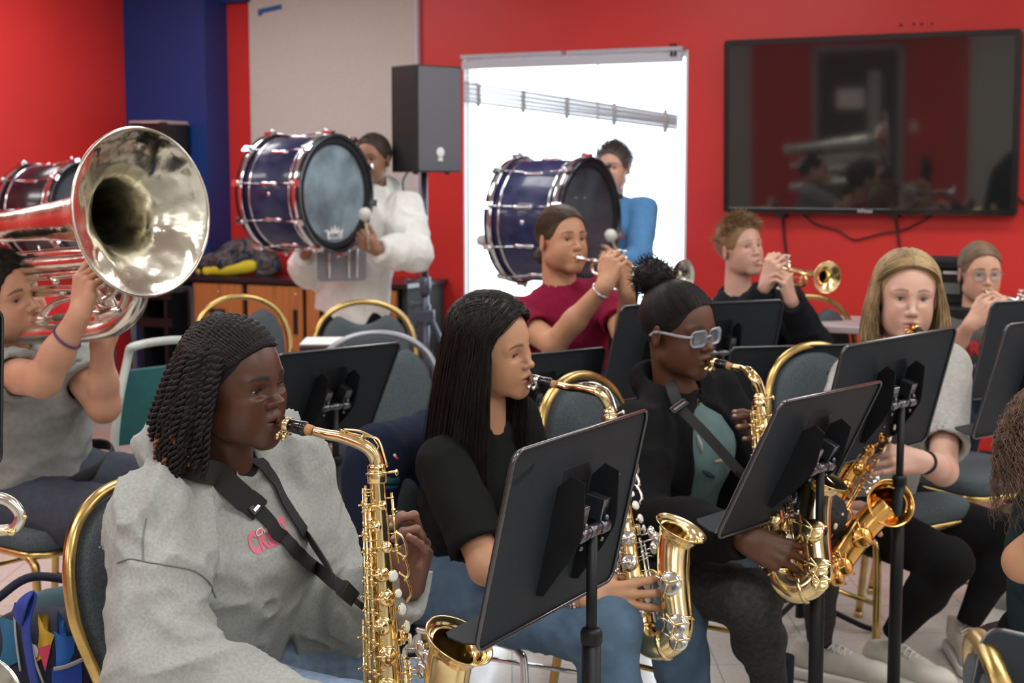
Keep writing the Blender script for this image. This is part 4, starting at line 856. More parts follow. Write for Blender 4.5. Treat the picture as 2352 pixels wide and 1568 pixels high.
for j in range(3):
    g = G(); z = zh - .085 - .03 * j; wbar(g, wu0 + .01, z, wu1 - .03, z - .01 * j * 1.0, .01, .035, .0022); g.obj('slat', slat, blind, bo)
# gathered slats slope down to the right
zs0 = PW(1072, 215, .01)[1]; zs1 = PW(1555, 285, .01)[1]
for j in range(13):
    g = G(); t = j / 12; z0 = zs0 + .070 - .105 * t; z1 = zs1 + .048 - .062 * t + random.uniform(-.001, .001); k_ = 1 if j % 3 else .6
    wbar(g, wu0 + .01, z0, wu1 - .045, z1, .012 + random.uniform(-.004, .004), .030, .0068 * k_); g.obj('slat', slat, blind, bo)
g = G(); wbar(g, wu0 + .005, zs0 - .04, wu1 - .05, zs1 - .022, .012, .036, .014); g.obj('bottom_rail', slat, blind, bo)
for fx in (.08, .29, .49, .70, .92):
    g = G(); u = wu0 + uw * fx; zb = zs0 + (zs1 - zs0) * fx; g.tube([W(u, .03, zb + .06), W(u, .035, zb + .02), W(u + .004, .035, zb - .045)], .011, 8); g.ell(W(u, .035, zb - .045), (.014, .014, .018), n=10); g.tube([W(u, .012, zh), W(u, .012, zb + .05)], .0012, 5)
    g.obj('cord_tassel', mat('greyish_cord', (.42, .42, .40), .8), blind, bo)
g = G(); pu, pz = PW(1548, 125, .03); wbar(g, pu - .012, pz + .045, pu - .010, pz - .01, .04, .012, .012); wbar(g, pu + .012, pz + .045, pu + .010, pz - .01, .04, .012, .012); g.tube([W(pu - .02, .045, pz + .05), W(pu + .02, .045, pz + .05)], .004, 8); g.obj('bracket', BLACKM, blind, bo)
# fabric board
bd = mat('woven_fabric_board', (.52, .48, .44), .95, bump=.8, bscale=260, var=.10, vscale=70, stretch=(1, 1, 5))
b0 = PW(583, 300)[0]; b1 = PW(966, 400)[0]; bz = PW(920, 450, .03)[1]
board = thing('acoustic_board', 'tall pale grey fabric board on the red wall above the cabinets', 'pinboard', W(b0, 0, bz)); g = G(); wbox('', b0, b1, .002, .032, bz, 2.74, bd, g=g); g.obj('fabric_panel', bd, board, W(b0, 0, bz), bevel=.004)
g = G(); wbox('', b1 - .012, b1 + .004, .002, .036, bz, 2.74, whiteo, g=g); g.obj('edge_strip', mat('pale_lilac_strip', (.55, .52, .58), .5), board, W(b0, 0, bz))
tu, tz = PW(620, 20, .034); g = G(); wbar(g, tu - .085, tz - .014, tu + .085, tz + .008, .0345, .001, .028); wbar(g, tu - .085, tz - .03, tu - .055, tz - .02, .0350, .001, .025); unit(g.obj('masking_tape', mat('blue_tape', (.02, .10, .28), .6)), 'strip of blue tape across the top of the fabric board', 'tape')
# television, hung with a slight downward tilt
tl = PW(1663, 290, .09)[0]; tr = PW(2342, 290, .09)[0]; tz1 = PW(2000, 80, .09)[1]; tz0 = PW(2000, 493, .09)[1]; tw = tr - tl; th_ = tz1 - tz0
tilt = math.radians(2.4); tn = nrm(N * math.cos(tilt) - A(0, 0, 1) * math.sin(tilt)); tup = np.cross(tn, -U) ; tup = tup if tup[2] > 0 else -tup
tc_ = W((tl + tr) / 2, .10, (tz0 + tz1) / 2); tv = thing('television', 'large wide black flat screen television hung on the red wall', 'television', tc_); X_, Y_ = nrm(U), tup; X_ = X_ if np.dot(np.cross(X_, Y_), tn) > 0 else -X_
bez = mat('tv_bezel', (.010, .010, .012), .22, coat=.4); g = G(); g.prism(rrect(tw, th_, .02, 4), tc_ - tn * .055, X_, Y_, .05); g.obj('back_case', BLACKP, tv, tc_, bevel=.004)
scr = mat('tv_screen', (.010, .012, .013), .045, ior=1.95, spec=.5); g = G(); bwid = .030
outp = rrect(tw, th_, .02, 5); inp = rrect(tw - 2 * bwid, th_ - 2 * bwid * .95, .004, 5); k = len(outp); V = [tc_ + X_ * p[0] + Y_ * p[1] + tn * z for pl, z in ((outp, -.006), (outp, .0), (inp, .0), (inp, -.006)) for p in pl]; F = [(i * k + j, i * k + (j + 1) % k, (i + 1) * k + (j + 1) % k, (i + 1) * k + j) for i in range(3) for j in range(k)]; g.add(V, F, 0, False); g.obj('bezel', bez, tv, tc_, bevel=.002)
g = G(); V = [tc_ + X_ * p[0] + Y_ * p[1] - tn * .003 for p in inp]; g.add(V, [list(range(k))], 0, False); g.obj('screen', scr, tv, tc_)
V, F = text_mesh('InFocus', .024, bold=.0006); ul = PW(1985, 480, .1)[0]; sx_ = ul - (tl + tr) / 2; V = np.array([tc_ + X_ * (v[0] + sx_ * (1 if np.dot(X_, U) > 0 else -1)) + Y_ * (-th_ / 2 + .010 + v[1]) + tn * .0012 for v in V]); link('maker_lettering', V, F, mat('grey_ink', (.45, .45, .45), .5), tv, off=tc_, smooth=False)
g = G()
for (x, y) in ((1798, 490), (2057, 490)): u_, z_ = PW(x, y, .03); g.box(W(u_, .04, z_ + .03), (.04, .08, .10), np.stack([U, N, [0, 0, 1]], 1))
g.obj('wall_mount', BLACKM, tv, tc_)
cab = mat('black_cable', (.03, .012, .012), .6)
def wall_cable(pts, label, r=.0045, n=.012):
    p3 = []
    for x, y in pts: u_, z_ = PW(x, y, n); p3.append(W(u_, n, z_))
    g = G(); g.tube(cr(p3, 8), r, 8); return unit(g.obj('cable', cab), label, 'cable', None)
wall_cable([(1845, 492), (1868, 512), (1895, 522), (1925, 530), (1960, 550), (1990, 545), (2030, 535), (2075, 528), (2110, 512), (2140, 495)], 'black cable sagging in a wave under the television')
wall_cable([(1797, 490), (1801, 545), (1806, 590), (1812, 660)], 'black cable dropping straight behind the blond trumpeter', .006)
wall_cable([(2056, 490), (2063, 550), (2071, 600), (2076, 700)], 'black cable dropping behind the blonde saxophonist', .006)
wall_cable([(1715, 488), (1716, 505), (1716, 530)], 'short thin cable below the left end of the television', .003)
wall_cable([(2338, 452), (2352, 466), (2380, 480)], 'short cable leaving the right side of the television', .005)
for x, y in ((2069, 58), (2099, 55), (2117, 55), (2141, 54)):
    u_, z_ = PW(x, y); g = G(); g.tube([W(u_, -.001, z_), W(u_, .006, z_)], .006, 10); unit(g.obj('wall_anchor', mat('dark_anchor', (.10, .01, .01), .7)), 'small dark screw anchor in the red wall above the television', 'wall anchor', 'row of screw anchors above the television')
# rear wall, seen only as the reflection in the screen
def PM(px, py): return PW(px, py, -(NR - .2))
du0 = PM(1868, 300)[0]; du1 = PM(2075, 300)[0]; 
dk = mat('dark_brown_door', (.045, .028, .020), .4, var=.15, vscale=5); grf = mat('grey_door_frame', (.32, .32, .33), .5)
d = wbox('door_1', du0 + .05, du1 - .05, NR - .05, NR - .01, .0, 2.03, dk)
for a, b, z0, z1 in ((du0, du0 + .06, 0, 2.09), (du1 - .06, du1, 0, 2.09), (du0, du1, 2.03, 2.09)): g = G(); wbox('', a, b, NR - .06, NR, z0, z1, grf, g=g); g.obj('door_frame', grf, d)
dm_ = du0 + (du1 - du0) * .62; g = G(); wbox('', dm_, dm_ + .14, NR - .054, NR - .050, .75, 1.80, whiteo, g=g); g.obj('door_pane', mat('wired_glass', (.42, .43, .40), .2), d)
g = G(); wbox('', du0 + .28, du0 + .60, NR - .054, NR - .051, 1.38, 1.60, WHITE, g=g); unit(g.obj('notice', WHITE), 'white paper notice taped to the brown door', 'notice')
g = G(); g.tube([W(du1 - .12, NR - .05, 1.0), W(du1 - .12, NR - .10, 1.0), W(du1 - .22, NR - .10, 1.0)], .011, 8); g.obj('door_handle', CHROME, d)
su = PM(2098, 310)[0]; g = G(); wbox('', su - .04, su + .04, NR - .008, NR, 1.10, 1.22, WHITE, g=g); unit(g.obj('light_switch', mat('ivory_switch', (.7, .68, .6), .4), bevel=.002), 'small pale light switch on the rear wall beside the door', 'switch')
gw = mat('pale_grey_panelling', (.42, .43, .39), .7, var=.06)
wbox('trim_4', PM(2225, 300)[0], uR - .01, NR - .03, NR - .002, .1, CEIL, gw); wbox('trim_5', uL + .01, PM(1725, 300)[0], NR - .03, NR - .002, .1, CEIL, gw)
# ------------------------------------------------------------------ worktop and cabinets under the board
wood = wood_mat(); dtop = mat('dark_laminate_top', (.018, .014, .018), .25, coat=.3)
cd = .46; ca = PW(420, 650, cd)[0]; cb_ = PW(938, 655, cd)[0]; topz = .855
t_ = thing('worktop', 'long dark laminate worktop along the red wall beneath the fabric board', 'worktop', W(ca, 0, topz)); g = G(); wbox('', ca, cb_, .005, cd + .01, topz - .028, topz, dtop, g=g); g.obj('slab', dtop, t_, W(ca, 0, topz), bevel=.004)
g = G(); wbox('', cb_ - .05, cb_ - .02, .02, cd - .02, .0, topz - .029, RUBBER, g=g); g.obj('end_support', RUBBER, t_, W(ca, 0, topz))
uu = [PW(x, 720, cd)[0] for x in (444, 558, 567, 696, 702, 800, 806, 912)]
def cabinet(u0, u1, label, kinds):
    o_ = W(u0, 0, 0); r_ = thing('cabinet', label, 'cabinet', o_, 'wood front cabinets under the worktop'); g = G(); wbox('', u0, u1, .02, cd - .022, .0, topz - .030, RUBBER, g=g); g.obj('carcass', RUBBER, r_, o_)
    for (a, b, z0, z1, kd) in kinds:
        g = G(); wbox('', u0 + a, u0 + b, cd - .020, cd, z0, z1, wood, g=g); f_ = g.obj('drawer' if kd == 'd' else 'door', wood, r_, o_, bevel=.002)
        uc = u0 + (a + b) / 2 if kd == 'd' else u0 + b - .045; g = G()
        if kd == 'd': zc = z0 + (z1 - z0) * .30; wbox('', uc - .055, uc + .055, cd, cd + .012, zc - .014, zc + .014, BLACKP, g=g)
        else: zc = z1 - .20; wbox('', uc - .013, uc + .013, cd, cd + .012, zc - .07, zc + .07, BLACKP, g=g)
        g.obj('handle', BLACKP, f_, o_, bevel=.003); g = G(); c_ = W(uc, cd, z1 - .045); g.disc(c_, N, .008, .005, 12); g.obj('lock', CHROME, f_, o_)
w1 = uu[1] - uu[0]; cabinet(uu[0], uu[1], 'narrow oak drawer cabinet left of the blue worktop run, nearest the blue column', [(.004, w1 - .004, topz - .27, topz - .04, 'd'), (.004, w1 - .004, .06, topz - .28, 'd')])
w2 = uu[3] - uu[2]; cabinet(uu[2], uu[3], 'oak cabinet with a tall door, second from the blue column', [(.004, w2 - .004, .06, topz - .04, 'o')])
w3 = uu[5] - uu[4]; cabinet(uu[4], uu[5], 'oak cabinet partly hidden behind the boy in the white hoodie', [(.004, w3 - .004, .06, topz - .04, 'o')])
w4 = uu[7] - uu[6]; cabinet(uu[6], uu[7], 'pale oak cabinet at the window end of the worktop beside the speaker stand', [(.004, w4 - .004, .06, topz - .04, 'o')])
# ------------------------------------------------------------------ loudspeaker on its tripod
sc_ = P(973, 275, 7.45); sr = thing('loudspeaker', 'black loudspeaker on the tripod stand to the left of the bright window', 'loudspeaker', sc_); hS = .52
# cabinet faces: side to the left, grille to the right towards the window light
aS = math.radians(-38); fwd = A(math.sin(math.radians(42)), -math.cos(math.radians(42)), 0); lat = A(fwd[1], -fwd[0], 0) * 1.0
Wd, Dp = .285, .245
g = G(); pol = [(-Wd / 2, Dp / 2), (Wd / 2, Dp / 2), (Wd / 2, -Dp * .3), (Wd * .36, -Dp / 2), (-Wd * .36, -Dp / 2), (-Wd / 2, -Dp * .3)]; g.prism([(p[0], p[1]) for p in pol], sc_ - A(0, 0, hS / 2), lat, fwd, hS); g.obj('case', mat('black_carpet_case', (.012, .012, .013), .6, bump=.6, bscale=300), sr, sc_, bevel=.006)
g = G(); g.prism(rrect(hS * .97, Wd * .93, .012, 4), sc_ + fwd * (Dp / 2 + .0), A(0, 0, 1), lat, .006) ; g.obj('grille', mat('grey_metal_grille', (.13, .14, .16), .38, .0, coat=.4, bump=.5, bscale=1500), sr, sc_)
g = G(); bc = sc_ + fwd * (Dp / 2 + .007) - A(0, 0, .17) - lat * .0; g.disc(bc + A(0, 0, .008), fwd, .024, .004, 24); g.box(bc - A(0, 0, .026), (.028, .006, .018), np.stack([lat, fwd, [0, 0, 1]], 1)); g.obj('badge', mat('white_badge', (.8, .8, .78), .4), sr, sc_)
g = G(); 
for x in (-.1, .1): g.disc(sc_ - A(0, 0, hS / 2 + .010) + lat * x + fwd * .06, A(0, 0, 1), .014, .012, 12)
g.obj('rubber_foot', RUBBER, sr, sc_)
pb = A(P(975, 500, 7.5)[0], 7.5, 0); st = thing('speaker_stand', 'grey metal tripod stand carrying the black loudspeaker', 'speaker stand', pb); SM = mat('grey_blue_painted_steel', (.10, .11, .15), .35, .4, var=.1)
zt = sc_[2] - hS / 2; zc1 = P(975, 640, 7.5)[2]; zc2 = P(975, 725, 7.5)[2]
g = G(); g.tube([pb + A(0, 0, zc1 - .02), pb + A(0, 0, zt + .02)], .0165, 16); g.obj('pole', SM, st, pb); g = G(); g.tube([pb + A(0, 0, .12), pb + A(0, 0, zc1)], .021, 16); g.obj('lower_tube', SM, st, pb)
g = G(); g.tube([pb + A(0, 0, zc1 - .08), pb + A(0, 0, zc1 + .01)], .029, 18); g.tube([pb + A(0, 0, zc1 - .01), pb + A(-.07, -.02, zc1 - .01)], .009, 10); g.ell(pb + A(-.085, -.02, zc1 - .01), (.018, .014, .014), n=10); g.tube([pb + A(0, 0, zc1 - .12), pb + A(-.06, -.03, zc1 - .13)], .008, 10); g.ell(pb + A(-.07, -.03, zc1 - .13), (.02, .012, .022), n=10); g.obj('collar', SM, st, pb)
g = G(); g.box(pb + A(0, 0, zc2), (.095, .07, .06)); g.tube([pb + A(0, 0, zc2 - .05), pb + A(0, 0, zc2 + .06)], .028, 16); g.obj('leg_bracket', SM, st, pb, bevel=.006)
for a in (205, 325, 85):
    d = A(math.cos(math.radians(a)), math.sin(math.radians(a)), 0); g = G(); g.tube([pb + d * .035 + A(0, 0, zc2 - .01), pb + d * .46 + A(0, 0, .02)], .014, 12); l_ = g.obj('leg', SM, st, pb); g = G(); g.ell(pb + d * .46 + A(0, 0, .018), (.022, .022, .018), n=12); g.obj('rubber_foot', RUBBER, l_, pb); g = G(); g.tube([pb + A(0, 0, .14), pb + d * .25 + A(0, 0, zc2 - .36)], .008, 8); g.obj('brace', SM, st, pb)
g = G(); g.tube(cr([sc_ - A(.07, -.02, hS / 2 - .02), P(925, 420, 7.62), P(935, 470, 7.6), P(952, 560, 7.6), P(962, 640, 7.56), P(985, 700, 7.58), P(990, 790, 7.6), A(P(985, 850, 7.6)[0], 7.6, .05)], 8), .005, 8); unit(g.obj('cable', cab), 'thin black cable hanging from the loudspeaker down its stand', 'cable')
# test
# ------------------------------------------------------------------ the players
SK = {'dark': (.082, .031, .017), 'brown': (.105, .045, .025), 'tan': (.50, .26, .15), 'fair': (.60, .34, .24), 'pink': (.64, .38, .29), 'mid': (.30, .15, .09)}
cloth = lambda n, c, **k: mat(n, c, .95, bump=k.pop('bump', .5), bscale=k.pop('bscale', 500), var=k.pop('var', .10), vscale=k.pop('vscale', 60), spec=k.pop('spec', .15), **k)
heather = mat('grey_marl_fleece', (.36, .372, .352), .96, spec=.15, bump=.7, bscale=520, var=.13, vscale=170)
def on(o, off, px, py, lift=.004):
    """point of a surface under a photo position, lifted off the cloth"""
    me = o.data; key = o.name
    if key not in BV: BV[key] = BVHTree.FromPolygons([tuple(np.array(v.co) + off) for v in me.vertices], [tuple(p.vertices) for p in me.polygons])
    d = nrm(ray(px, py)); h = BV[key].ray_cast(Vector((0, 0, CAMZ)), Vector(d)); return np.array(h[0]) + np.array(h[1]) * (lift if np.dot(np.array(h[1]), d) < 0 else -lift) if h[0] is not None else None
BV = {}
def neck_strap(label, pad, webs, clip, q, m=None, w=.019, padw=.022):
    m = m or mat('black_webbing', (.012, .012, .013), .75, bump=.4, bscale=800); ro = thing('saxophone_strap', label, 'strap', pad[0], None); o = A(*pad[0]); cen = q['chest']
    def ribbon(g, pts, ww, th):
        c = cr(pts, 7); V = []; F = []
        for i, p in enumerate(c):
            t = nrm(c[min(i + 1, len(c) - 1)] - c[max(i - 1, 0)]); out = p - cen; out[2] *= .2; out = nrm(out - t * np.dot(out, t)); x = np.cross(out, t); V += [p - x * ww, p + x * ww, p + x * ww + out * th, p - x * ww + out * th]
        for i in range(len(c) - 1):
            for j in range(4): F.append((i * 4 + j, i * 4 + (j + 1) % 4, i * 4 + 4 + (j + 1) % 4, i * 4 + 4 + j))
        g.add(V, F, 0, False); return g
    ribbon(G(), pad, padw, .006).obj('neck_pad', m, ro, o, bevel=.002)
    for wb in webs: ribbon(G(), wb, w / 2, .0025).obj('webbing', m, ro, o)
    g = G(); p = A(*webs[0][0]); p2 = A(*webs[0][1]); d = nrm(p2 - p); out = nrm(p - cen); x = np.cross(out, d); g.box(p + out * .005, (.020, .046, .007), np.stack([d, x, out], 1)); b = g.obj('buckle', BLACKP, ro, o, bevel=.002); g = G(); g.box(p + out * .009 + d * .002, (.005, .034, .003), np.stack([d, x, out], 1)); g.obj('slide_bar', NICKEL, b, o)
    c = A(*clip); g = G(); l = webs[0][-1]; d = nrm(c - l); x, y, z = frame(d); g.box(l + d * .012, (.026, .010, .034), np.stack([x, y, z], 1)); g.box(l + d * .038, (.018, .008, .02), np.stack([x, y, z], 1)); g.tube(cr([l + d * .045, c, c + A(.004, 0, -.006)], 5), .003, 8); g.obj('clip', BLACKP, ro, o, bevel=.003)
    return ro
def hairobj(q, name, parts, m): V, F = merge(parts); return link(name, V, F, m, q['root'], off=q['off'])
rnd = random.Random(11)
# ============ girl in the grey hoodie (foreground)
hb = mat('black_hair', (.010, .0085, .0085), .5, spec=.22, var=.3, vscale=60, bump=.4, bscale=300)
g1 = dict(id='hoodie_girl', name='person', label='person in a grey hoodie with shoulder length black twists playing the nearest gold saxophone', eyes=(613, 889, 2.62), rot=(-30, 4, 6), scale=.98, warp=(-.011, -.050), skin=SK['dark'], lips=1.6, nose=1.32, cheek=1.18, jaw=1.12, open=.0027, brow=1., browc=(.012, .008, .006), hv=.0021, srough=.42,
          lipc=(.11, .045, .035), gaze=(1, 0, -.42), neck=P(512, 1066, 2.71), chest=P(520, 1280, 2.76), pelvis=P(470, 1500, 2.82), byaw=-27, sw=.175, bulk=1.16, palm=(.26, .12, .08), tipc=(.24, .10, .07), tipw=.5, nailc=(.50, .30, .24),
          arms=dict(R=dict(elbow=P(372, 1550, 2.42), wrist=P(742, 1665, 2.36), X=(.95, .1, .12), Z=(-.1, -.5, .9), bare=False),
                    L=dict(elbow=P(768, 1418, 2.86), wrist=P(944, 1348, 2.66), X=(.20, -.12, .92), Z=(.78, .60, -.05), curls=[(38, 72, 42), (28, 66, 45), (42, 52, 40), (48, 8, 6)], spread=15, h=.0025, bare=False, thumb=(.5, .7, -.5), k=1.02)), ah=.003)
person(g1); hd = g1['hd']
def hood1(s, q):
    up = q['bR'][:, 2]; f = q['bR'][:, 0]; L = q['bR'][:, 1]; n = q['neck']
    n = n + up * .016; s.cap(n - f * .08 - L * .05, n - f * .08 + L * .05, .060, k=.03); s.cap(n - f * .07 - L * .05, n - L * .085 + f * .01 - up * .015, .045, .034, k=.02); s.cap(n - L * .085 + f * .01 - up * .015, n + f * .095 - L * .012 - up * .085, .030, .014, k=.015)
    s.cap(n - f * .07 + L * .05, n + L * .085 + f * .01 - up * .015, .045, .034, k=.02); s.cap(n + L * .085 + f * .01 - up * .015, n + f * .095 + L * .012 - up * .085, .030, .014, k=.015)
    # armhole seam and the big folds of the near sleeve
    for a, b, r in (((300, 1290, 2.40), (400, 1300, 2.34), .010), ((400, 1300, 2.34), (485, 1345, 2.42), .010)): pass
    for pts in ([(400, 1440), (470, 1410), (520, 1360)], [(420, 1530), (500, 1470), (560, 1455)], [(620, 1290), (660, 1380), (670, 1470)], [(350, 1180), (420, 1230), (480, 1300)], [(690, 1120), (730, 1200), (760, 1270)]):
        for i in range(2): z = 2.50 if pts[0][0] < 600 else 2.56; s.cap(P(*pts[i], z), P(*pts[i + 1], z), .030, .026, k=.03) if False else None
o = garment(g1, 'hoodie', heather, bulk=1.05, sleeve='long', amp=.020, h=.0062, seed=4, hood=True, extra=hood1, waist=1.16, slr=1.10, fold_sc=(9, 7, 5), belly=1.1, wr_off=.0, neck_r=.060); g1['hood'] = o
for pts in ([(270, 1292), (300, 1284), (345, 1292), (400, 1300), (445, 1310), (478, 1335), (496, 1372)], [(336, 1190), (328, 1240), (330, 1288)]):
    c = [on(o, g1['off'], x, y, .0012) for x, y in cr(A(*pts), 10)]; c = [p for p in c if p is not None]; gg = G(); gg.tube(c, .0013, 6); gg.obj('seam', mat('grey_seam_thread', (.20, .205, .20), .95), o, g1['off'])
for sd in ('R', 'L'):
    a = g1['arms'][sd]; d = nrm(a['wrist'] - a['elbow']); gg = G(); gg.tube([a['wrist'] - d * .055, a['wrist'] - d * .05, a['wrist'] - d * .012, a['wrist'] - d * .008], [.034, .040, .036, .030], 24, caps=False); gg.obj('cuff', heather, o, g1['off'])
# black tee showing at the collar
gg = G(); nkp = g1['neck']; gg.tube([nkp + g1['bR'] @ (A(math.cos(a) * .062, math.sin(a) * .066, .020 - .028 * math.cos(a))) for a in np.linspace(0, 2 * math.pi, 30, endpoint=False)], .010, 8, closed=True, flat=(1, 1.6)); gg.obj('undershirt_collar', mat('black_cotton', (.010, .010, .011), .95), g1['root'], g1['off'])
trousers(g1, cloth('light_denim', (.22, .30, .42), var=.2), {'R': (P(800, 1660, 2.50), P(860, 2000, 2.5)), 'L': (P(900, 1590, 2.80), P(930, 1980, 2.8))})
# printed lettering on the chest
pink = mat('pink_print', (.80, .18, .27), .7, var=.1, vscale=30); pt0 = on(o, g1['off'], 617, 1230, .0); px_ = on(o, g1['off'], 650, 1216, .0) - on(o, g1['off'], 585, 1245, .0); py_ = on(o, g1['off'], 606, 1205, 0) - on(o, g1['off'], 622, 1245, 0); 
V, F = text_mesh('CREAT', .0265, bold=.0014, spacing=1.10); V[:, 1] *= 2.0; V[:, 0] += V[:, 1] * -.0; pr = decal('printed_word', V - A(0, .018, 0), F, pt0, px_, py_, o, pink, g1['root'], g1['off'], .0014)
V, F = text_mesh('Civilian', .019, font_shear=.3, bold=.0002, spacing=.9); decal('script_word', V + A(-.002, .008, 0), F, pt0, px_, py_, o, WHITE, g1['root'], g1['off'], .0024)
# twists: braided rows over the skull that become hanging two-strand twists
parts = [cap_hair(hd, .004, off=.005, fr=1.06, lt=.7)]
def twist(path, r, turns=46, n=6):
    c = cr(path, 9); L_ = np.r_[0, np.cumsum(np.linalg.norm(np.diff(c, axis=0), axis=1))]; t = np.linspace(0, L_[-1], int(L_[-1] / .0022)); c = np.stack([np.interp(t, L_, c[:, i]) for i in range(3)], 1); T = np.gradient(c, axis=0); T /= np.linalg.norm(T, axis=1)[:, None]; X = np.cross(T, A(.3, .9, .1)); X /= np.linalg.norm(X, axis=1)[:, None] + 1e-9; Y = np.cross(T, X); ph = t / .0125 * 2 * math.pi / 2
    env = (np.clip((t[-1] - t) / .02, .35, 1) * np.clip(.3 + t / .05, .3, 1))[:, None]
    return [c + r * .62 * env * (np.cos(ph + a)[:, None] * X + np.sin(ph + a)[:, None] * Y) for a in (0, math.pi)], c
tp = []; rows = []; tips = []
for i in range(96):
    side = -1 if i % 7 else 1
    if i < 30:  # from the hairline back over the crown
        f = (i / 29); az = -72 + f * 100; st = sdir(az, hl(az) + 2); en = sdir(-88 - f * 85 + (f > .8) * 20, 30 - 6 * math.sin(f * 3)); 
    else:
        az = (-82 - rnd.random() * 100) if side < 0 else (84 + rnd.random() * 95); st = sdir(az + rnd.uniform(-8, 8), rnd.uniform(28, 80)); en = sdir(az, rnd.uniform(8, 26))
    if i >= 84: az = -64 - (i - 84) * 2.2; st = sdir(az + 6, 34 + rnd.uniform(0, 25)); en = sdir(az, 12)
    pts = [hd.w(scalp(slerp(st, en, j / 7), .002 + .008 * (j / 7) + rnd.uniform(0, .0015))) for j in range(8)]
    out = hd.R @ A(en[0], en[1], 0); out[2] = 0; out = nrm(out); bk = -hd.R[:, 0]; L_ = rnd.uniform(.155, .215) * (1. if en[0] < .1 else .93); p = pts[-1]; fl = rnd.uniform(.02, .05)
    if side > 0: L_ *= .8
    for j in range(1, 7): t = j / 6; pts.append(p + A(0, 0, -L_ * t) + out * fl * t * (1.5 - .7 * t) + bk * .028 * t + A(rnd.uniform(-1, 1), rnd.uniform(-1, 1), 0) * .003)
    st2, c = twist(pts, .0062 if i >= 30 else .0052)
    for q_ in st2: rows.append(q_)
M = max(len(r) for r in rows)
TV, TF = [], []; tV, tF = [], []
for r_i, r_ in enumerate(rows):
    v, f = strands(r_[None], .0048, 6, .7); cut = int(len(r_) * .90) if (r_i // 2) % 5 in (1, 3) else len(r_)
    nf = (cut - 1) * 6; TV.append((v, f[:nf]));
    if cut < len(r_): tV.append((v, f[nf:]))
hairobj(g1, 'twisted_hair', parts + TV, hb)
hairobj(g1, 'twist_ends', tV, mat('auburn_hair_ends', (.16, .055, .02), .5, var=.4, vscale=80))
# saxophone and strap
mo = hd.w((.092, 0, hd.q.get('warp', (0, -.053))[1])); ne1 = P(722, 990, 2.575)
sax1 = saxophone('gold alto saxophone held by the girl in the grey hoodie, nearest of the saxophones', mo, ne1 - mo, P(866, 1092, 2.53), P(904, 1775, 2.45), A(.93, -.36, 0), s=1.0, bellh=.20, bend=P(842, 1027, 2.535), bdir=A(.42, -.25, .85), dens=1.6)
def dense(pts, lift, n=5):
    return [p for p in (on(o, g1['off'], x, y, lift) for x, y in cr(A(*pts), n)) if p is not None]
pad_ = dense([(395, 1052), (440, 1074), (490, 1095), (545, 1140), (588, 1176)], .010)
neck_strap('wide black saxophone strap across the grey hoodie', pad_, [dense([(583, 1168), (640, 1230), (690, 1280), (720, 1305)], .008) + [P(770, 1340, 2.505), P(815, 1378, 2.505)], dense([(580, 1050), (620, 1100), (655, 1165), (700, 1235)], .007) + [P(770, 1325, 2.515), P(815, 1375, 2.508)]], P(848, 1405, 2.515), g1, w=.026)
# ============ girl with long black hair
g2 = dict(id='long_hair_girl', label='person with long straight black hair in a black t-shirt and jeans playing saxophone', eyes=(1195, 806, 3.43), rot=(-29, 5, 13), scale=1.0, skin=SK['tan'], lips=1.15, open=.0026, hv=.0028, lipc=(.40, .15, .11), gaze=(1, 0, -.4), neck=P(1108, 966, 3.50), chest=P(1090, 1110, 3.56), pelvis=P(1062, 1295, 3.62), byaw=-28, sw=.155, bulk=1.0, brow=.8,
          arms=dict(R=dict(elbow=P(1118, 1302, 3.22), wrist=P(1348, 1376, 3.06), X=(1, -.05, .02), Z=(.05, -1, .25), curls=[(8, 22, 12), (10, 24, 14), (14, 26, 14), (26, 22, 12)], spread=17, thumb=(.5, .4, -.8), h=.003),
                    L=dict(elbow=P(1262, 1235, 3.62), wrist=P(1424, 1150, 3.32), X=(.25, -.55, .8), Z=(.9, .0, -.2), curls=[(40, 50, 25), (38, 50, 25), (40, 50, 25), (45, 45, 20)])))
person(g2); garment(g2, 't_shirt', cloth('black_jersey', (.010, .011, .011)), bulk=1.06, sleeve='short', amp=.008, h=.008, seed=8, frac=.80, slr=1.02)
trousers(g2, cloth('mid_blue_denim', (.085, .14, .21), var=.25, vscale=12, bump2=.3, bscale2=40), {'R': (P(1392, 1452, 3.05), P(1420, 1860, 3.0)), 'L': (P(1545, 1415, 3.42), P(1590, 1700, 3.5))}, amp=.010, r=1.06)
lh = mat('long_black_hair', (.013, .0105, .0095), .36, spec=.3, var=.35, vscale=14); hd = g2['hd']; N_ = 2600; pa = fall_hair(hd, rnd, N_, 58, 178, .40, out=.022, M=18, wave=.003, lift=.016, spread=.025, back=.03)
hairobj(g2, 'long_hair', [cap_hair(hd, .005, off=.009, fr=1.12), strands(pa, .0014, 3, .4)], lh)
for sg, m_, r_, bd_ in ((.016, mat('white_bead', (.75, .72, .68), .3), .0032, 22), (.027, mat('thin_gold_chain', (.6, .4, .15), .3, 1), .0014, 0), (.006, mat('red_grey_beads', (.42, .25, .22), .4, var=.6, vscale=120), .0026, 24)):
    a = g2['arms']['R']; d = nrm(a['wrist'] - a['elbow']); unit(bracelet(g2, a['wrist'] - d * (.03 - sg), d, .0285, m_, rr=r_, beads=bd_), {0.016: 'white beaded bracelet on the wrist of the long haired girl', .027: 'thin gold chain bracelet at the wrist of the long haired girl', .006: 'red and grey beaded bracelet on the wrist of the long haired girl'}[sg], 'bracelet')
mo = hd.w((.092, 0, hd.q.get('warp', (0, -.053))[1])); sax2 = saxophone('gold saxophone with silver keys held by the long haired girl', mo, P(1272, 882, 3.40) - mo, P(1402, 960, 3.30), P(1472, 1442, 3.08), A(.80, -.6, 0), s=.94, bellh=.175, nick=NICKEL, bend=P(1378, 905, 3.31), bdir=A(.38, -.18, .9), dens=1.3)
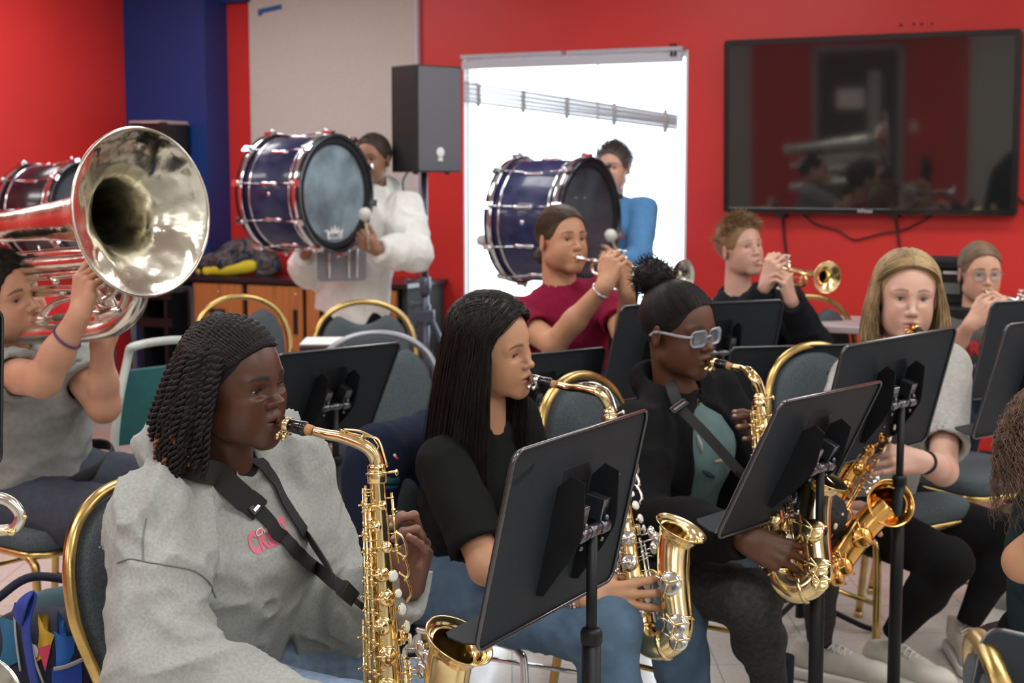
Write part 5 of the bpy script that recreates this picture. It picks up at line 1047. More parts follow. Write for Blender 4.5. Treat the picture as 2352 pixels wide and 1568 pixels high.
# ============ girl with glasses and the puff
g3 = dict(id='glasses_girl', label='person with clear glasses and a high black hair puff in a black jacket playing saxophone', eyes=(1613, 768, 3.6), rot=(-44, 7, 3), scale=.98, skin=(.10, .040, .021), lips=1.3, nose=1.2, open=.003, hv=.0028, lipc=(.13, .05, .04), gaze=(1, 0, -.4), neck=P(1556, 905, 3.68), chest=P(1566, 1050, 3.72), pelvis=P(1520, 1250, 3.8), byaw=-38, sw=.165, bulk=1.02, nailc=(.4, .25, .2), tipc=(.25, .12, .08),
          arms=dict(R=dict(elbow=P(1462, 1205, 3.46), wrist=P(1712, 1238, 3.20), X=(.86, -.15, -.35), Z=(.2, -1, .3), curls=[(15, 30, 15), (18, 30, 15), (22, 30, 15), (28, 30, 15)], spread=13, bare=False, thumb=(.5, .4, -.8)),
                    L=dict(elbow=P(1745, 1150, 3.78), wrist=P(1765, 1060, 3.52), X=(-.2, -.5, .8), Z=(.9, .1, 0), bare=False)))
person(g3)
def jacket3(s, q):
    up = q['bR'][:, 2]; f = q['bR'][:, 0]; L = q['bR'][:, 1]; n = q['neck']
    for y in (-1, 1): s.cap(n - f * .075 + up * .01, n + L * y * .085 + up * .0, .050, .040, k=.03); s.cap(n + L * y * .085, n + L * y * .055 + f * .10 - up * .10, .036, .026, k=.02)
    c = q['chest']; s.cap(n + f * .135 - up * .0 + L * .0, c + f * .2 - up * .30 + L * .0, .078, .150, k=.012, sub=True)
ts = cloth('grey_green_jersey', (.10, .155, .155), var=.15, vscale=8); g3['hemcut'] = True
o3 = garment(g3, 't_shirt', ts, bulk=.98, sleeve='none' if False else 'short', amp=.010, h=.008, seed=12, frac=.3, belly=1.05)
garment(g3, 'jacket', cloth('black_fleece', (.0085, .0085, .009)), bulk=1.12, sleeve='long', amp=.010, h=.008, seed=9, extra=jacket3, slr=1.1, fold_sc=(8, 8, 6))
for i, (a, b, c, d, col) in enumerate(((1655, 1030, 1690, 1010, (.5, .5, .5)), (1612, 1080, 1640, 1095, (.015, .03, .05)), (1640, 1060, 1680, 1050, (.35, .30, .18)), (1625, 1120, 1670, 1135, (.02, .03, .05)), (1600, 1000, 1612, 1040, (.45, .47, .47)), (1650, 1150, 1668, 1130, (.4, .42, .42)))):
    p0, p1 = on(o3, g3['off'], a, b, .003), on(o3, g3['off'], c, d, .003)
    if p0 is not None and p1 is not None and np.linalg.norm(p0 - p1) < .12: gg = G(); gg.tube(cr([p0, (p0 + p1) / 2 + A(0, 0, .01), p1], 5), [.001] + [.005] * 8 + [.005, .001], 8, flat=(1, .4)) if False else gg.tube([p0, (p0 + p1) / 2, p1], [.003, .008, .003], 8, flat=(.35, 1)); gg.obj('print', mat('shirt_print_%d' % i, col, .8), o3, g3['off'])
chm = cloth('charcoal_marl_leggings', (.042, .042, .042), var=.3, vscale=90); trousers(g3, chm, {'R': (P(1722, 1378, 3.28), P(1775, 1600, 3.5)), 'L': (P(1880, 1180, 3.75), P(1882, 1462, 4.12))}, amp=.006, r=.96, flare=.85)
hd = g3['hd']; pf = []
s_ = S(.005); kc = scalp(sdir(172, 48), .05)
for i in range(900):
    az = rnd.uniform(-150, 150); st = sdir(az, hl(az) + (rnd.uniform(0, 4) if i % 2 else rnd.uniform(0, 30))); en = sdir(174, 40); pf.append([hd.w(scalp(slerp(st, en, j / 9), .0045 + .006 * (j / 9))) for j in range(10)])
puff = []; pc = hd.w(scalp(sdir(174, 42), .036))
for i in range(700):
    d = nrm(A(rnd.gauss(0, 1), rnd.gauss(0, 1), rnd.gauss(0, 1))); p = pc + d * .030; pts = [p]; dd = d.copy()
    for j in range(7): dd = nrm(dd + .75 * nrm(A(rnd.gauss(0, 1), rnd.gauss(0, 1), rnd.gauss(0, 1)))); pts.append(pts[-1] + dd * .0050 + d * .0012)
    puff.append(pts)
ps = S(.005); ps.ell(pc, (.050, .050, .047)); pv = ps.mesh(lambda p: .006 * (vnoise(p * 120) - .5))
hairobj(g3, 'gathered_hair', [cap_hair(hd, .004, off=.008, fr=1.04), strands(pf, .0018, 3, .8), pv, strands(puff, .0011, 3, .5)], hb)
gob = glasses(g3, mat('clear_acetate', (.80, .84, .92), .08, trans=.75, ior=1.45), w=.050, hgt=.038, t=.0026, lens=glassy('spectacle_lens', (.97, .98, 1), .2)); unit(gob, 'clear framed glasses on the girl in the black jacket', 'glasses')
mo = hd.w((.092, 0, hd.q.get('warp', (0, -.053))[1])); sax3 = saxophone('gold saxophone held by the girl wearing clear glasses', mo, P(1672, 840, 3.55) - mo, P(1745, 925, 3.44), P(1792, 1318, 3.2), A(.80, -.6, 0), s=.92, bellh=.19, bend=P(1730, 872, 3.45), bdir=A(.38, -.18, .9))
neck_strap('narrow black saxophone strap on the girl wearing glasses', [P(1540, 880, 3.62), P(1548, 905, 3.55), P(1560, 935, 3.52)], [[P(1560, 935, 3.51), P(1610, 985, 3.46), P(1660, 1040, 3.44), P(1700, 1085, 3.42)]], P(1725, 1110, 3.40), g3, w=.024, padw=.014)
for (a_, d_, lb) in (((1882, 1468, 4.15), (.75, -.55, 0), 'L'), ((1790, 1600, 3.75), (.8, -.5, 0), 'R')):
    an = P(*a_); shoe('shoe', g3['root'], g3['off'], an, A(*d_), [mat('off_white_mesh', (.56, .54, .48), .8, bump=.4, bscale=300, var=.1), mat('white_rubber', (.66, .65, .60), .6), WHITE], 1.08)
    gg = G(); gg.tube([A(an[0], an[1], .10), A(an[0], an[1], .20)], [.036, .038], 16); gg.obj('sock', cloth('navy_sock', (.02, .022, .04)), g3['root'], g3['off'])
# ============ man in the maroon t-shirt
br = mat('brown_hair', (.055, .034, .020), .5, spec=.25, var=.35, vscale=30, bump=.3, bscale=250); m1 = dict(id='maroon_man', label='person in a maroon t-shirt with brown hair tied back playing trumpet before the window', eyes=(1319, 549, 5.35), rot=(-57, -3, 0), scale=1.05, skin=SK['tan'], hv=.0035, beard=.35, open=.0036, jaw=1.15, nw=1.12, neck=P(1286, 664, 5.43), chest=P(1296, 745, 5.47), pelvis=P(1318, 915, 5.5), byaw=-65, sw=.205, bulk=1.16, arm=1.12,
          arms=dict(R=dict(elbow=P(1272, 790, 5.12), wrist=P(1388, 658, 4.98), X=(.30, .1, .9), Z=(-.5, -.8, .2), curls=[(50, 60, 30), (50, 60, 30), (55, 60, 30), (50, 50, 30)]), L=dict(elbow=P(1440, 792, 5.2), wrist=P(1440, 672, 5.02), X=(-.1, -.1, .95), Z=(.8, -.5, .1), curls=[(50, 55, 30)] * 4)), ah=.0045)
person(m1); garment(m1, 't_shirt', cloth('maroon_cotton', (.215, .010, .038)), bulk=1.0, amp=.007, h=.010, seed=21, frac=.62)
trousers(m1, cloth('dark_blue_denim', (.035, .055, .11)), {'R': (P(1330, 930, 4.95), P(1330, 1200, 5.0)), 'L': (P(1430, 900, 5.15), P(1450, 1150, 5.2))}, h=.011)
hd = m1['hd']; sl = []
for i in range(800):
    az = rnd.uniform(-140, 140); st = sdir(az, hl(az) + (rnd.uniform(0, 5) if i % 2 else rnd.uniform(0, 35))); en = sdir(176, -4); sl.append([hd.w(scalp(slerp(st, en, j / 9), .0045 + rnd.uniform(.003, .009) * (j / 9))) for j in range(10)])
bs = S(.005); bs.ell(hd.w((-.115, .0, -.045)), (.036, .034, .034)); bs.cap(hd.w((-.085, 0, -.02)), hd.w((-.115, 0, -.045)), .03, .022)
hairobj(m1, 'tied_back_hair', [cap_hair(hd, .004, off=.009, fr=1.05), strands(sl, .0024, 3, .8), bs.mesh(lambda p: .005 * (vnoise(p * 90) - .5))], br)
a = m1['arms']['R']; d = nrm(a['wrist'] - a['elbow']); unit(bracelet(m1, a['wrist'] - d * .02, d, .031, mat('silver_bangle', (.55, .58, .62), .25, .9), rr=.004), 'silver bangle on the raised wrist of the maroon shirted man', 'bangle')
mo = hd.w((.098, 0, -.053)); trumpet('silver trumpet played by the man in the maroon t-shirt', mo - nrm(P(1536, 632, 5.05) - mo) * .002, P(1536, 632, 5.02) - mo, (0, 0, 1), 1.0, SILVER, SILVER)
# ============ blond boy with trumpet
bl = mat('dark_blond_hair', (.24, .145, .065), .5, var=.35, vscale=40, bump=.3, bscale=250); b1 = dict(id='blond_boy', label='person with short blond hair in an open black jacket playing a gold trumpet', eyes=(1728, 565, 6.1), rot=(-60, -6, 5), scale=1.02, skin=SK['pink'], hv=.0035, flush=.4, open=.003, neck=P(1694, 684, 6.17), chest=P(1722, 775, 6.17), pelvis=P(1748, 925, 6.2), byaw=-70, sw=.20, bulk=1.04, browc=(.16, .09, .045), brow=.6, irisn='blue', iris=(.12, .2, .26),
          arms=dict(R=dict(elbow=P(1712, 762, 5.84), wrist=P(1758, 655, 5.72), X=(.25, -.1, .9), Z=(-.7, -.6, .2), curls=[(50, 55, 30)] * 4, bare=False), L=dict(elbow=P(1866, 792, 5.98), wrist=P(1818, 690, 5.70), X=(-.25, -.2, .9), Z=(.8, -.5, .1), curls=[(50, 55, 30)] * 4, bare=False)), ah=.0045)
person(b1); garment(b1, 't_shirt', cloth('light_grey_marl', (.50, .50, .48)), bulk=1.0, amp=.006, h=.011, seed=31, frac=.3)
def jk(s, q):
    up = q['bR'][:, 2]; f = q['bR'][:, 0]; L = q['bR'][:, 1]; n = q['neck']
    for y in (-1, 1): s.cap(n - f * .07 + up * .0, n + L * y * .08, .040, .034, k=.03)
    c = q['chest']; s.cap(n + f * .15 - up * .04, c + f * .19 - up * .25, .035, .085, k=.012, sub=True)
garment(b1, 'jacket', cloth('black_jacket', (.012, .014, .017)), bulk=1.12, sleeve='long', amp=.009, h=.010, seed=33, extra=jk, slr=1.08)
trousers(b1, cloth('dark_blue_denim', (.035, .055, .11)), {'R': (P(1780, 925, 5.7), P(1780, 1120, 5.8)), 'L': (P(1860, 920, 5.8), P(1860, 1120, 5.9))}, h=.012)
def messy(hd, N, L, r, k=.5, azr=(-150, 150), el0=20, curl=.5, M=6, up=.25):
    res = []
    for i in range(N):
        az = rnd.uniform(-180, 180); e = rnd.uniform(el0 if abs(az) < 110 else -15, 88); d = sdir(az, e + (14 if abs(az) < 60 else 0) * (e < 50)); p = hd.w(scalp(d, .004)); o_ = hd.R @ nrm(d / CRN[1]); t = nrm(hd.R @ A(.9, -.25, .1) * .8 + o_ * up + A(rnd.gauss(0, 1), rnd.gauss(0, 1), rnd.gauss(0, 1)) * k); pts = [p]
        for j in range(M - 1): t = nrm(t + curl * A(rnd.gauss(0, 1), rnd.gauss(0, 1), rnd.gauss(0, 1))); t = nrm(t + o_ * .15 - A(0, 0, .12)); pts.append(pts[-1] + t * L / M)
        res.append(pts)
    return strands(res, r, 3, .4)
hairobj(b1, 'short_hair', [cap_hair(b1['hd'], .005, off=.012), messy(b1['hd'], 900, .055, .0017, .35, curl=.2)], bl)
mo = b1['hd'].w((.098, 0, -.0575)); trumpet('gold trumpet with its bell towards the room, played by the blond boy', mo, P(1883, 635, 5.66) - mo, (0, 0, 1), 1.0, GOLD, SILVER)
# ============ blonde girl with saxophone
b2 = dict(id='blonde_girl', label='person with long blonde hair in a pale grey t-shirt and black leggings playing saxophone', eyes=(2094, 686, 4.22), rot=(-93, 2, -2), warp=(-.025, -.0575), scale=1.05, skin=SK['pink'], hv=.0028, flush=.35, open=.0042, lipc=(.55, .20, .18), neck=P(2082, 815, 4.31), chest=P(2046, 955, 4.35), pelvis=P(2000, 1160, 4.45), byaw=-60, sw=.178, browc=(.13, .075, .04), brow=.7, irisn='blue', iris=(.12, .2, .26), nailc=(.8, .12, .2),
          arms=dict(L=dict(elbow=P(2166, 1082, 4.07), wrist=P(2122, 1060, 3.85), X=(-.92, -.15, .12), Z=(.1, -.8, .5), curls=[(25, 35, 20), (28, 38, 20), (30, 38, 20), (10, 15, 10)], spread=11), R=dict(elbow=P(1872, 1090, 4.11), wrist=P(1885, 1180, 3.85), X=(.7, -.3, -.2), Z=(-.3, -.8, .4))))
person(b2); pg = cloth('pale_grey_marl_jersey', (.42, .41, .385), var=.12, vscale=90); o4 = garment(b2, 't_shirt', pg, bulk=1.03, amp=.007, h=.008, seed=41, frac=.78, slr=1.12)
hz = mat('honey_blonde_hair', (.37, .25, .125), .42, var=.45, vscale=16); pa = fall_hair(b2['hd'], rnd, 2400, 68, 178, .20, out=.03, M=18, wave=.007, lift=.013, spread=.02); hairobj(b2, 'long_hair', [cap_hair(b2['hd'], .005, off=.009, fr=1.12), strands(pa, .0016, 3, .4)], hz)
trousers(b2, cloth('black_leggings', (.0085, .0085, .009), bump=.2), {'R': (P(2180, 1290, 3.99), P(2050, 1460, 4.08)), 'L': (P(2322, 1235, 4.31), P(2222, 1432, 4.3))}, amp=.003, r=.95, flare=.85)
for an, d_ in ((P(2045, 1480, 4.14), (.55, -.8, 0)), (P(2214, 1452, 4.34), (-.1, -1, 0))): shoe('shoe', b2['root'], b2['off'], an, A(*d_), [mat('cream_leather', (.60, .56, .49), .6, var=.1), mat('white_rubber', (.66, .65, .60), .6), mat('cream_lace', (.66, .63, .56), .8)], 1.08)
a = b2['arms']['L']; d = nrm(a['wrist'] - a['elbow']); w_ = bracelet(b2, a['wrist'] - d * .012, d, .030, mat('black_watch_strap', (.012, .012, .02), .6), name='smart_watch', rr=.009, flat=(.35, 1)); unit(w_, 'black wristwatch on the arm of the blonde saxophone player', 'watch')
mo = b2['hd'].w((.092, 0, -.0575)); sax4 = saxophone('amber gold saxophone held diagonally by the blonde girl', mo, A(.25, -.9, -.35), P(2112, 845, 3.95), P(1852, 1240, 3.69), A(.84, -.25, -.46), s=1.0, brass=DGOLD, bend=P(2120, 800, 3.92), bdir=A(.12, -.88, .42), dens=1.5, bellh=.20)
# ============ girl with glasses at the back right
t3 = dict(id='back_girl', label='person with pulled back hair, thin glasses and dark grey printed t-shirt playing trumpet', eyes=(2266, 631, 5.9), rot=(-88, 4, 0), scale=1.02, skin=SK['fair'], hv=.0035, open=.003, neck=P(2240, 722, 6.0), chest=P(2240, 800, 6.0), pelvis=P(2222, 925, 6.05), byaw=-75, sw=.175,
          arms=dict(R=dict(elbow=P(2184, 806, 5.72), wrist=P(2228, 745, 5.58), X=(.62, -.2, .68), Z=(-.6, -.7, .2), curls=[(45, 55, 30)] * 4), L=dict(elbow=P(2345, 800, 5.8), wrist=P(2312, 745, 5.6), X=(-.2, -.1, .9), Z=(.8, -.4, .1), curls=[(50, 55, 30)] * 4)), ah=.0045)
person(t3); o5 = garment(t3, 't_shirt', cloth('dark_grey_marl', (.10, .095, .09)), bulk=1.05, amp=.006, h=.010, seed=51, frac=.5)
def chest_word(txt, size, q, o_, px, py, m, name, dx=30):
    c = on(o_, q['off'], px, py, 0); a_, b_ = on(o_, q['off'], px + dx * .5, py, 0), on(o_, q['off'], px - dx * .5, py, 0)
    if c is None or a_ is None or b_ is None: return
    V, F = text_mesh(txt, size, bold=.003); decal(name, V - A(0, size * .35, 0), F, c, a_ - b_, A(0, 0, 1), o_, m, q['root'], q['off'], .002, .02)
chest_word('SPARTAN', .075, t3, o5, 2248, 800, mat('red_print', (.62, .03, .04), .7), 'printed_word', 40); chest_word('o o o o o', .030, t3, o5, 2242, 838, mat('grey_blue_print', (.32, .34, .45), .7), 'printed_band', 40)
trousers(t3, cloth('navy_denim', (.014, .02, .04)), {'R': (P(2210, 985, 5.5), P(2200, 1160, 5.6)), 'L': (P(2320, 975, 5.6), P(2330, 1150, 5.7))}, h=.012)
hd = t3['hd']; sl = []
for i in range(700):
    az = rnd.uniform(-140, 140); st = sdir(az, hl(az) + (rnd.uniform(0, 5) if i % 2 else rnd.uniform(0, 35))); sl.append([hd.w(scalp(slerp(st, sdir(178, 5), j / 9), .0045 + .005 * j / 9)) for j in range(10)])
hairobj(t3, 'tied_back_hair', [cap_hair(hd, .004, off=.009, fr=1.05), strands(sl, .0022, 3, .8)], mat('light_brown_hair', (.16, .105, .062), .45, var=.3, vscale=30))
unit(glasses(t3, mat('pink_gold_wire', (.45, .25, .22), .3, .7), w=.046, hgt=.036, t=.0011), 'thin wire glasses on the girl at the back right', 'glasses')
mo = hd.w((.098, 0, -.053)); trumpet('silver trumpet played by the girl at the back right', mo, A(.42, -.85, -.16), (0, 0, 1), 1.0, SILVER, SILVER)
# ============ boy with the tuba
dk = mat('dark_curly_hair', (.014, .011, .009), .7, spec=.15, var=.3, vscale=80, bump=.5, bscale=200); k1 = dict(id='tuba_boy', label='person with short dark curls in a grey t-shirt playing the silver tuba', eyes=(57, 680, 4.02), rot=(-30, -4, 17), scale=1.08, skin=(.52, .27, .17), hv=.0028, flush=.45, cheek=1.2, jaw=1.2, open=.0026, nose=1.15, lipc=(.50, .19, .15), gaze=(1, 0, -.3), neck=P(14, 812, 4.1), chest=P(70, 920, 4.14), pelvis=P(108, 1125, 4.2), byaw=-38, sw=.17, nw=1.12, bulk=1.1, arm=1.15,
          shoulders=dict(R=P(-36, 852, 3.98)), arms=dict(R=dict(elbow=P(98, 872, 3.74), wrist=P(180, 728, 3.70), X=(.16, .12, .95), Z=(-.65, -.75, .1), curls=[(30, 55, 30), (48, 62, 30), (50, 65, 30), (52, 66, 30)], spread=8, thumb=(.7, .6, -.5), h=.003, k=1.05), L=dict(elbow=P(238, 932, 4.02), wrist=P(233, 802, 3.96), X=(.30, -.1, .85), Z=(.7, -.65, .1), curls=[(60, 45, 20)] * 4, k=1.05)))
person(k1); o6 = garment(k1, 't_shirt', cloth('grey_cotton', (.27, .275, .265)), bulk=1.04, amp=.010, h=.008, seed=61, frac=.62, fold_sc=(6, 5, 12))
trousers(k1, cloth('slate_twill', (.055, .062, .082), bump=.3), {'R': (P(345, 1190, 3.85), P(400, 1560, 3.9)), 'L': (P(440, 1120, 4.15), P(500, 1440, 4.2))}, amp=.008, r=1.08)
hairobj(k1, 'curly_hair', [cap_hair(k1['hd'], .005, off=.014, mod=lambda p: .006 * (vnoise(p * 110) - .5)), messy(k1['hd'], 1500, .040, .0013, .8, curl=1.2, M=8, up=.8)], dk)
bt = G(); c_ = P(135, 1078, 4.2); bR = k1['bR']; bt.tube([c_ + bR @ A(.128 * math.cos(a), .172 * math.sin(a), 0) for a in np.linspace(0, 2 * math.pi, 40, endpoint=False)], .018, 8, closed=True, flat=(.25, 1)) ; bt.obj('belt', mat('black_webbing', (.012, .012, .013), .75), k1['root'], k1['off'])
a = k1['arms']['R']; d = nrm(a['wrist'] - a['elbow']); unit(bracelet(k1, a['wrist'] - d * .065, d + A(.25, 0, .1), .038, mat('purple_braid', (.10, .045, .13), .9, bump=.6, bscale=300), rr=.0032), 'purple braided cord bracelet on the tuba player', 'bracelet')
# ============ bass drummers
d1 = dict(id='white_hoodie_boy', label='person in a white hoodie standing behind the left bass drum by the cabinets', eyes=(840, 366, 7.32), rot=(-112, 2, 0), scale=1.04, skin=SK['mid'], hv=.004, open=.0036, neck=P(852, 436, 7.42), chest=P(838, 520, 7.42), pelvis=P(812, 650, 7.46), byaw=-114, sw=.21, bulk=1.22, lashes=False, nails=False,
          arms=dict(L=dict(elbow=P(948, 582, 7.12), wrist=P(868, 574, 6.92), X=(-.75, -.3, .45), Z=(.1, -.9, -.3), curls=[(70, 80, 45)] * 4, bare=False), R=dict(elbow=P(708, 620, 7.50), wrist=P(700, 585, 7.30), X=(.3, -.5, .6), Z=(-.6, -.7, .1), curls=[(60, 60, 30)] * 4, bare=False)), ah=.0055)
person(d1); o7 = garment(d1, 'hoodie', cloth('white_fleece', (.74, .74, .70), var=.04), bulk=1.06, sleeve='long', amp=.014, h=.011, seed=71, extra=hood1, slr=1.12, hem=P(808, 712, 7.46), waist=1.12)
u_ = on(o7, d1['off'], 857, 467, .003); gg = G(); gg.tube([u_ + A(-.02, 0, -.008), u_ + A(.012, 0, .018), u_ + A(.014, 0, -.010), u_ + A(-.02, 0, -.008)], .003, 6); gg.obj('embroidered_mark', mat('grey_thread', (.2, .2, .22), .8), o7, d1['off'])
trousers(d1, cloth('black_twill', (.010, .011, .012)), {'R': (P(765, 850, 7.45), P(760, 990, 7.5)), 'L': (P(838, 850, 7.35), P(840, 1000, 7.38))}, h=.013, r=1.)
hairobj(d1, 'cropped_hair', [cap_hair(d1['hd'], .006, off=.008), messy(d1['hd'], 900, .012, .0014, .6, curl=.3, M=4, up=1)], mat('very_dark_brown_hair', (.035, .022, .016), .7, var=.3, vscale=80))
ax1 = A(.85, -.53, .0)
bass_drum('dark navy bass drum with a see-through head carried by the boy in the white hoodie', P(702, 444, 7.02), ax1, .262, .33, clear=.62, logo=True, tilt=8, group=None)
hp = thing('drum_harness', 'grey carrier plate hanging below the left bass drum', 'harness', P(780, 600, 7.2)); ho_ = P(780, 600, 7.2); gg = G(); gg.prism(rrect(.24, .15, .02, 4), P(785, 610, 7.14), nrm(A(.95, .3, 0)), A(0, 0, 1), .004); gg.obj('plate', mat('grey_aluminium', (.33, .33, .36), .4, .6), hp, ho_, bevel=.001)
for x in (-.06, .035, .075): gg = G(); p = P(785, 610, 7.12) + nrm(A(.95, .3, 0)) * x; gg.tube([p - A(0, 0, .06), p + A(0, 0, .14)], .007, 8); gg.obj('rod', CHROME, hp, ho_)
mallet('bass drum mallet with pale felt head held up by the boy in the white hoodie', P(848, 572, 6.89), P(838, 492, 6.80))
d2 = dict(id='blue_jacket_boy', label='person with messy curls in a light blue jacket standing behind the drum in the window', eyes=(1398, 386, 7.62), rot=(-116, 2, 0), scale=1.02, skin=SK['fair'], hv=.004, neck=P(1404, 452, 7.72), chest=P(1404, 530, 7.72), pelvis=P(1390, 660, 7.76), byaw=-116, sw=.185, bulk=1.0, lashes=False, nails=False,
          arms=dict(L=dict(elbow=P(1470, 590, 7.42), wrist=P(1430, 606, 7.2), X=(-.8, -.3, .3), Z=(.1, -.9, .3), curls=[(70, 80, 45)] * 4, bare=False), R=dict(elbow=P(1200, 600, 7.85), wrist=P(1190, 570, 7.75), X=(-.5, -.5, .3), Z=(-.2, -.9, .1), curls=[(60, 60, 30)] * 4, bare=False)), ah=.0055)
d2['arms']['R'].update(elbow=P(1310, 610, 7.75), wrist=P(1215, 565, 7.62)); person(d2); garment(d2, 'jacket', cloth('light_blue_shell', (.10, .26, .50)), bulk=1.05, sleeve='long', amp=.010, h=.011, seed=81, slr=1.0, extra=jk if False else None)
trousers(d2, cloth('black_twill', (.010, .011, .012)), {'R': (P(1360, 850, 7.8), P(1355, 970, 7.8)), 'L': (P(1425, 850, 7.7), P(1425, 980, 7.7))}, h=.014)
hairobj(d2, 'messy_curls', [cap_hair(d2['hd'], .006, off=.012), messy(d2['hd'], 1100, .055, .0016, .9, curl=.9, M=7, up=.9)], mat('ash_brown_hair', (.085, .065, .06), .6, var=.3, vscale=60))
bass_drum('dark navy bass drum with a clear head standing out against the bright window', P(1272, 507, 7.18), ax1, .293, .36, clear=.16, tilt=4)
mallet('bass drum mallet with white felt head raised before the window', P(1424, 606, 7.12), P(1403, 541, 7.0)); mallet('bass drum mallet whose head shows left of the window drum', P(1210, 562, 7.6), P(1108, 552, 7.5))
bass_drum('dark bass drum behind the tuba by the left red wall', P(138, 487, 7.75), A(.86, -.5, .04), .245, .36, dark=True, tilt=14, shellm=mat('wine_black_drum_shell', (.022, .010, .016), .25, coat=.5))
# ============ person cut off by the right edge
e1 = dict(id='edge_person', label='person with frizzy brown curls cut off by the right edge, bare elbow bent', eyes=(2562, 995, 2.95), rot=(-20, 5, 0), skin=SK['tan'], hv=.004, neck=P(2428, 1100, 3.02), chest=P(2440, 1240, 3.04), pelvis=P(2420, 1500, 3.1), byaw=-20, sw=.15, lashes=False, nails=False,
          arms=dict(R=dict(elbow=P(2352, 1290, 2.86), wrist=P(2500, 1140, 2.75), X=(.8, 0, .5), Z=(-.2, -.8, .4)), L=dict(elbow=P(2560, 1290, 3.2), wrist=P(2640, 1180, 3.1), X=(.8, 0, .5), Z=(.2, .8, .4))))
person(e1); garment(e1, 't_shirt', cloth('dark_teal_jersey', (.018, .035, .042)), bulk=1.0, amp=.006, h=.010, seed=91, frac=.35)
trousers(e1, cloth('black_leggings', (.0085, .0085, .009)), {'R': (P(2650, 1560, 2.9), P(2700, 1900, 3.)), 'L': (P(2700, 1530, 3.2), P(2720, 1880, 3.3))}, h=.014)
cu = []; hd = e1['hd']
for i in range(2400):
    az = rnd.uniform(-178, 178); en = sdir(az, rnd.uniform(-5, 88)); p = hd.w(scalp(en, .012)); o_ = nrm(hd.R @ A(en[0], en[1], .15)); ph = rnd.uniform(0, 6); Lh = rnd.uniform(.12, .26); pts = []; w_ = rnd.uniform(.004, .010); sd_ = nrm(np.cross(o_, A(0, 0, 1)))
    for j in range(22): t = j / 21; pts.append(p + o_ * (.050 * math.sin(min(1, t * 1.4) * 1.5)) + A(0, 0, -Lh * t) + w_ * (sd_ * math.cos(ph + t * 26) + o_ * math.sin(ph + t * 26)) * min(1, t * 3))
    if az > -35 and az < 35: pts = pts[:22] and [p + (q_ - p) * .35 for q_ in pts]
    cu.append(pts)
hairobj(e1, 'frizzy_hair', [cap_hair(hd, .006, off=.012), strands(cu, .0011, 3, .5)], mat('frizzy_brown_hair', (.15, .085, .055), .5, var=.4, vscale=30))
# ------------------------------------------------------------------ tuba
tb = P(329, 487, 3.75); tu = thing('tuba', 'large dented silver tuba with its bell towards the room at the left', 'tuba', tb); bax = nrm(P(329, 487, 3.75) - P(-20, 524, 4.16))
prof = [(.040, -.80), (.041, -.70), (.043, -.55), (.049, -.42), (.058, -.30), (.068, -.20), (.080, -.13), (.098, -.082), (.125, -.048), (.155, -.026), (.182, -.012), (.202, -.003), (.210, 0)]
tp_ = cr(A(*[(r, h) for r, h in prof]), 5); g = G(); g.lathe([(r, h) for r, h in tp_] + [(.2125, .002), (.2125, -.002)], tb, bax, 96); g.lathe([(r - .0018, h + .001) for r, h in tp_], tb, bax, 96)
V = g.v; axv = bax
for arr in g.v:   # dents of an old school instrument
    d = arr - tb; t = d @ axv; rad_ = d - np.outer(t, axv); rl = np.linalg.norm(rad_, axis=1)[:, None] + 1e-9; w_ = np.clip((rl[:, 0] - .07) / .05, 0, 1) * np.clip((.205 - rl[:, 0]) / .02, 0, 1); n = vnoise(arr * 22, 3) - .5; n2 = vnoise(arr * 48, 9) - .5; arr += np.outer(w_ * (n * .012 + n2 * .003), axv)
SILV2 = mat('worn_silver_bell', (.72, .69, .58), .10, 1, var=.18, vscale=7, rvar=.25, bump=.15, bscale=14)
g.obj('bell', SILV2, tu, tb)
g = G(); x_, y_, z_ = frame(bax); g.tube([tb + .2115 * (x_ * math.cos(a) + y_ * math.sin(a)) for a in np.linspace(0, 2 * math.pi, 80, endpoint=False)], .0045, 10, closed=True); g.obj('bell_rim', SILVER, tu, tb)
def tt(name, pts, n=16, par=None, m=None):
    c = cr(np.array([list(P(a, b, d)) + [r] for a, b, d, r in pts]), 8); gg = G(); gg.tube(c[:, :3], c[:, 3], n); return gg.obj(name, m or SILVER, par or tu, tb)
tt('main_bow', [(-60, 640, 4.2, .020), (60, 612, 4.02, .021), (160, 602, 3.92, .021), (250, 596, 3.84, .022), (300, 618, 3.80, .0235), (318, 665, 3.78, .025), (305, 712, 3.79, .026), (262, 748, 3.82, .027), (200, 762, 3.87, .027), (120, 766, 3.95, .027), (40, 770, 4.05, .028), (-60, 776, 4.2, .030)])
tt('upper_tube', [(-40, 600, 4.15, .017), (70, 590, 4.03, .017), (160, 582, 3.93, .0175), (240, 580, 3.86, .018)]); tt('second_tube', [(50, 638, 4.04, .011), (130, 632, 3.95, .011), (200, 626, 3.88, .011), (232, 632, 3.85, .011), (252, 655, 3.84, .011), (238, 690, 3.84, .011)])
tt('third_tube', [(70, 665, 4.03, .009), (130, 662, 3.96, .009), (175, 662, 3.91, .009)]); tt('fourth_tube', [(80, 676, 4.03, .0085), (150, 672, 3.95, .0085)])
tt('curved_branch', [(98, 722, 3.99, .009), (120, 700, 3.97, .009), (150, 686, 3.93, .009), (185, 680, 3.9, .009)]); tt('inner_loop', [(205, 618, 3.83, .008), (250, 618, 3.81, .008), (272, 640, 3.80, .008), (262, 672, 3.80, .008), (235, 690, 3.81, .008)]); tt('inner_loop', [(268, 720, 3.79, .009), (285, 690, 3.78, .009), (288, 650, 3.78, .009), (280, 620, 3.79, .009)])
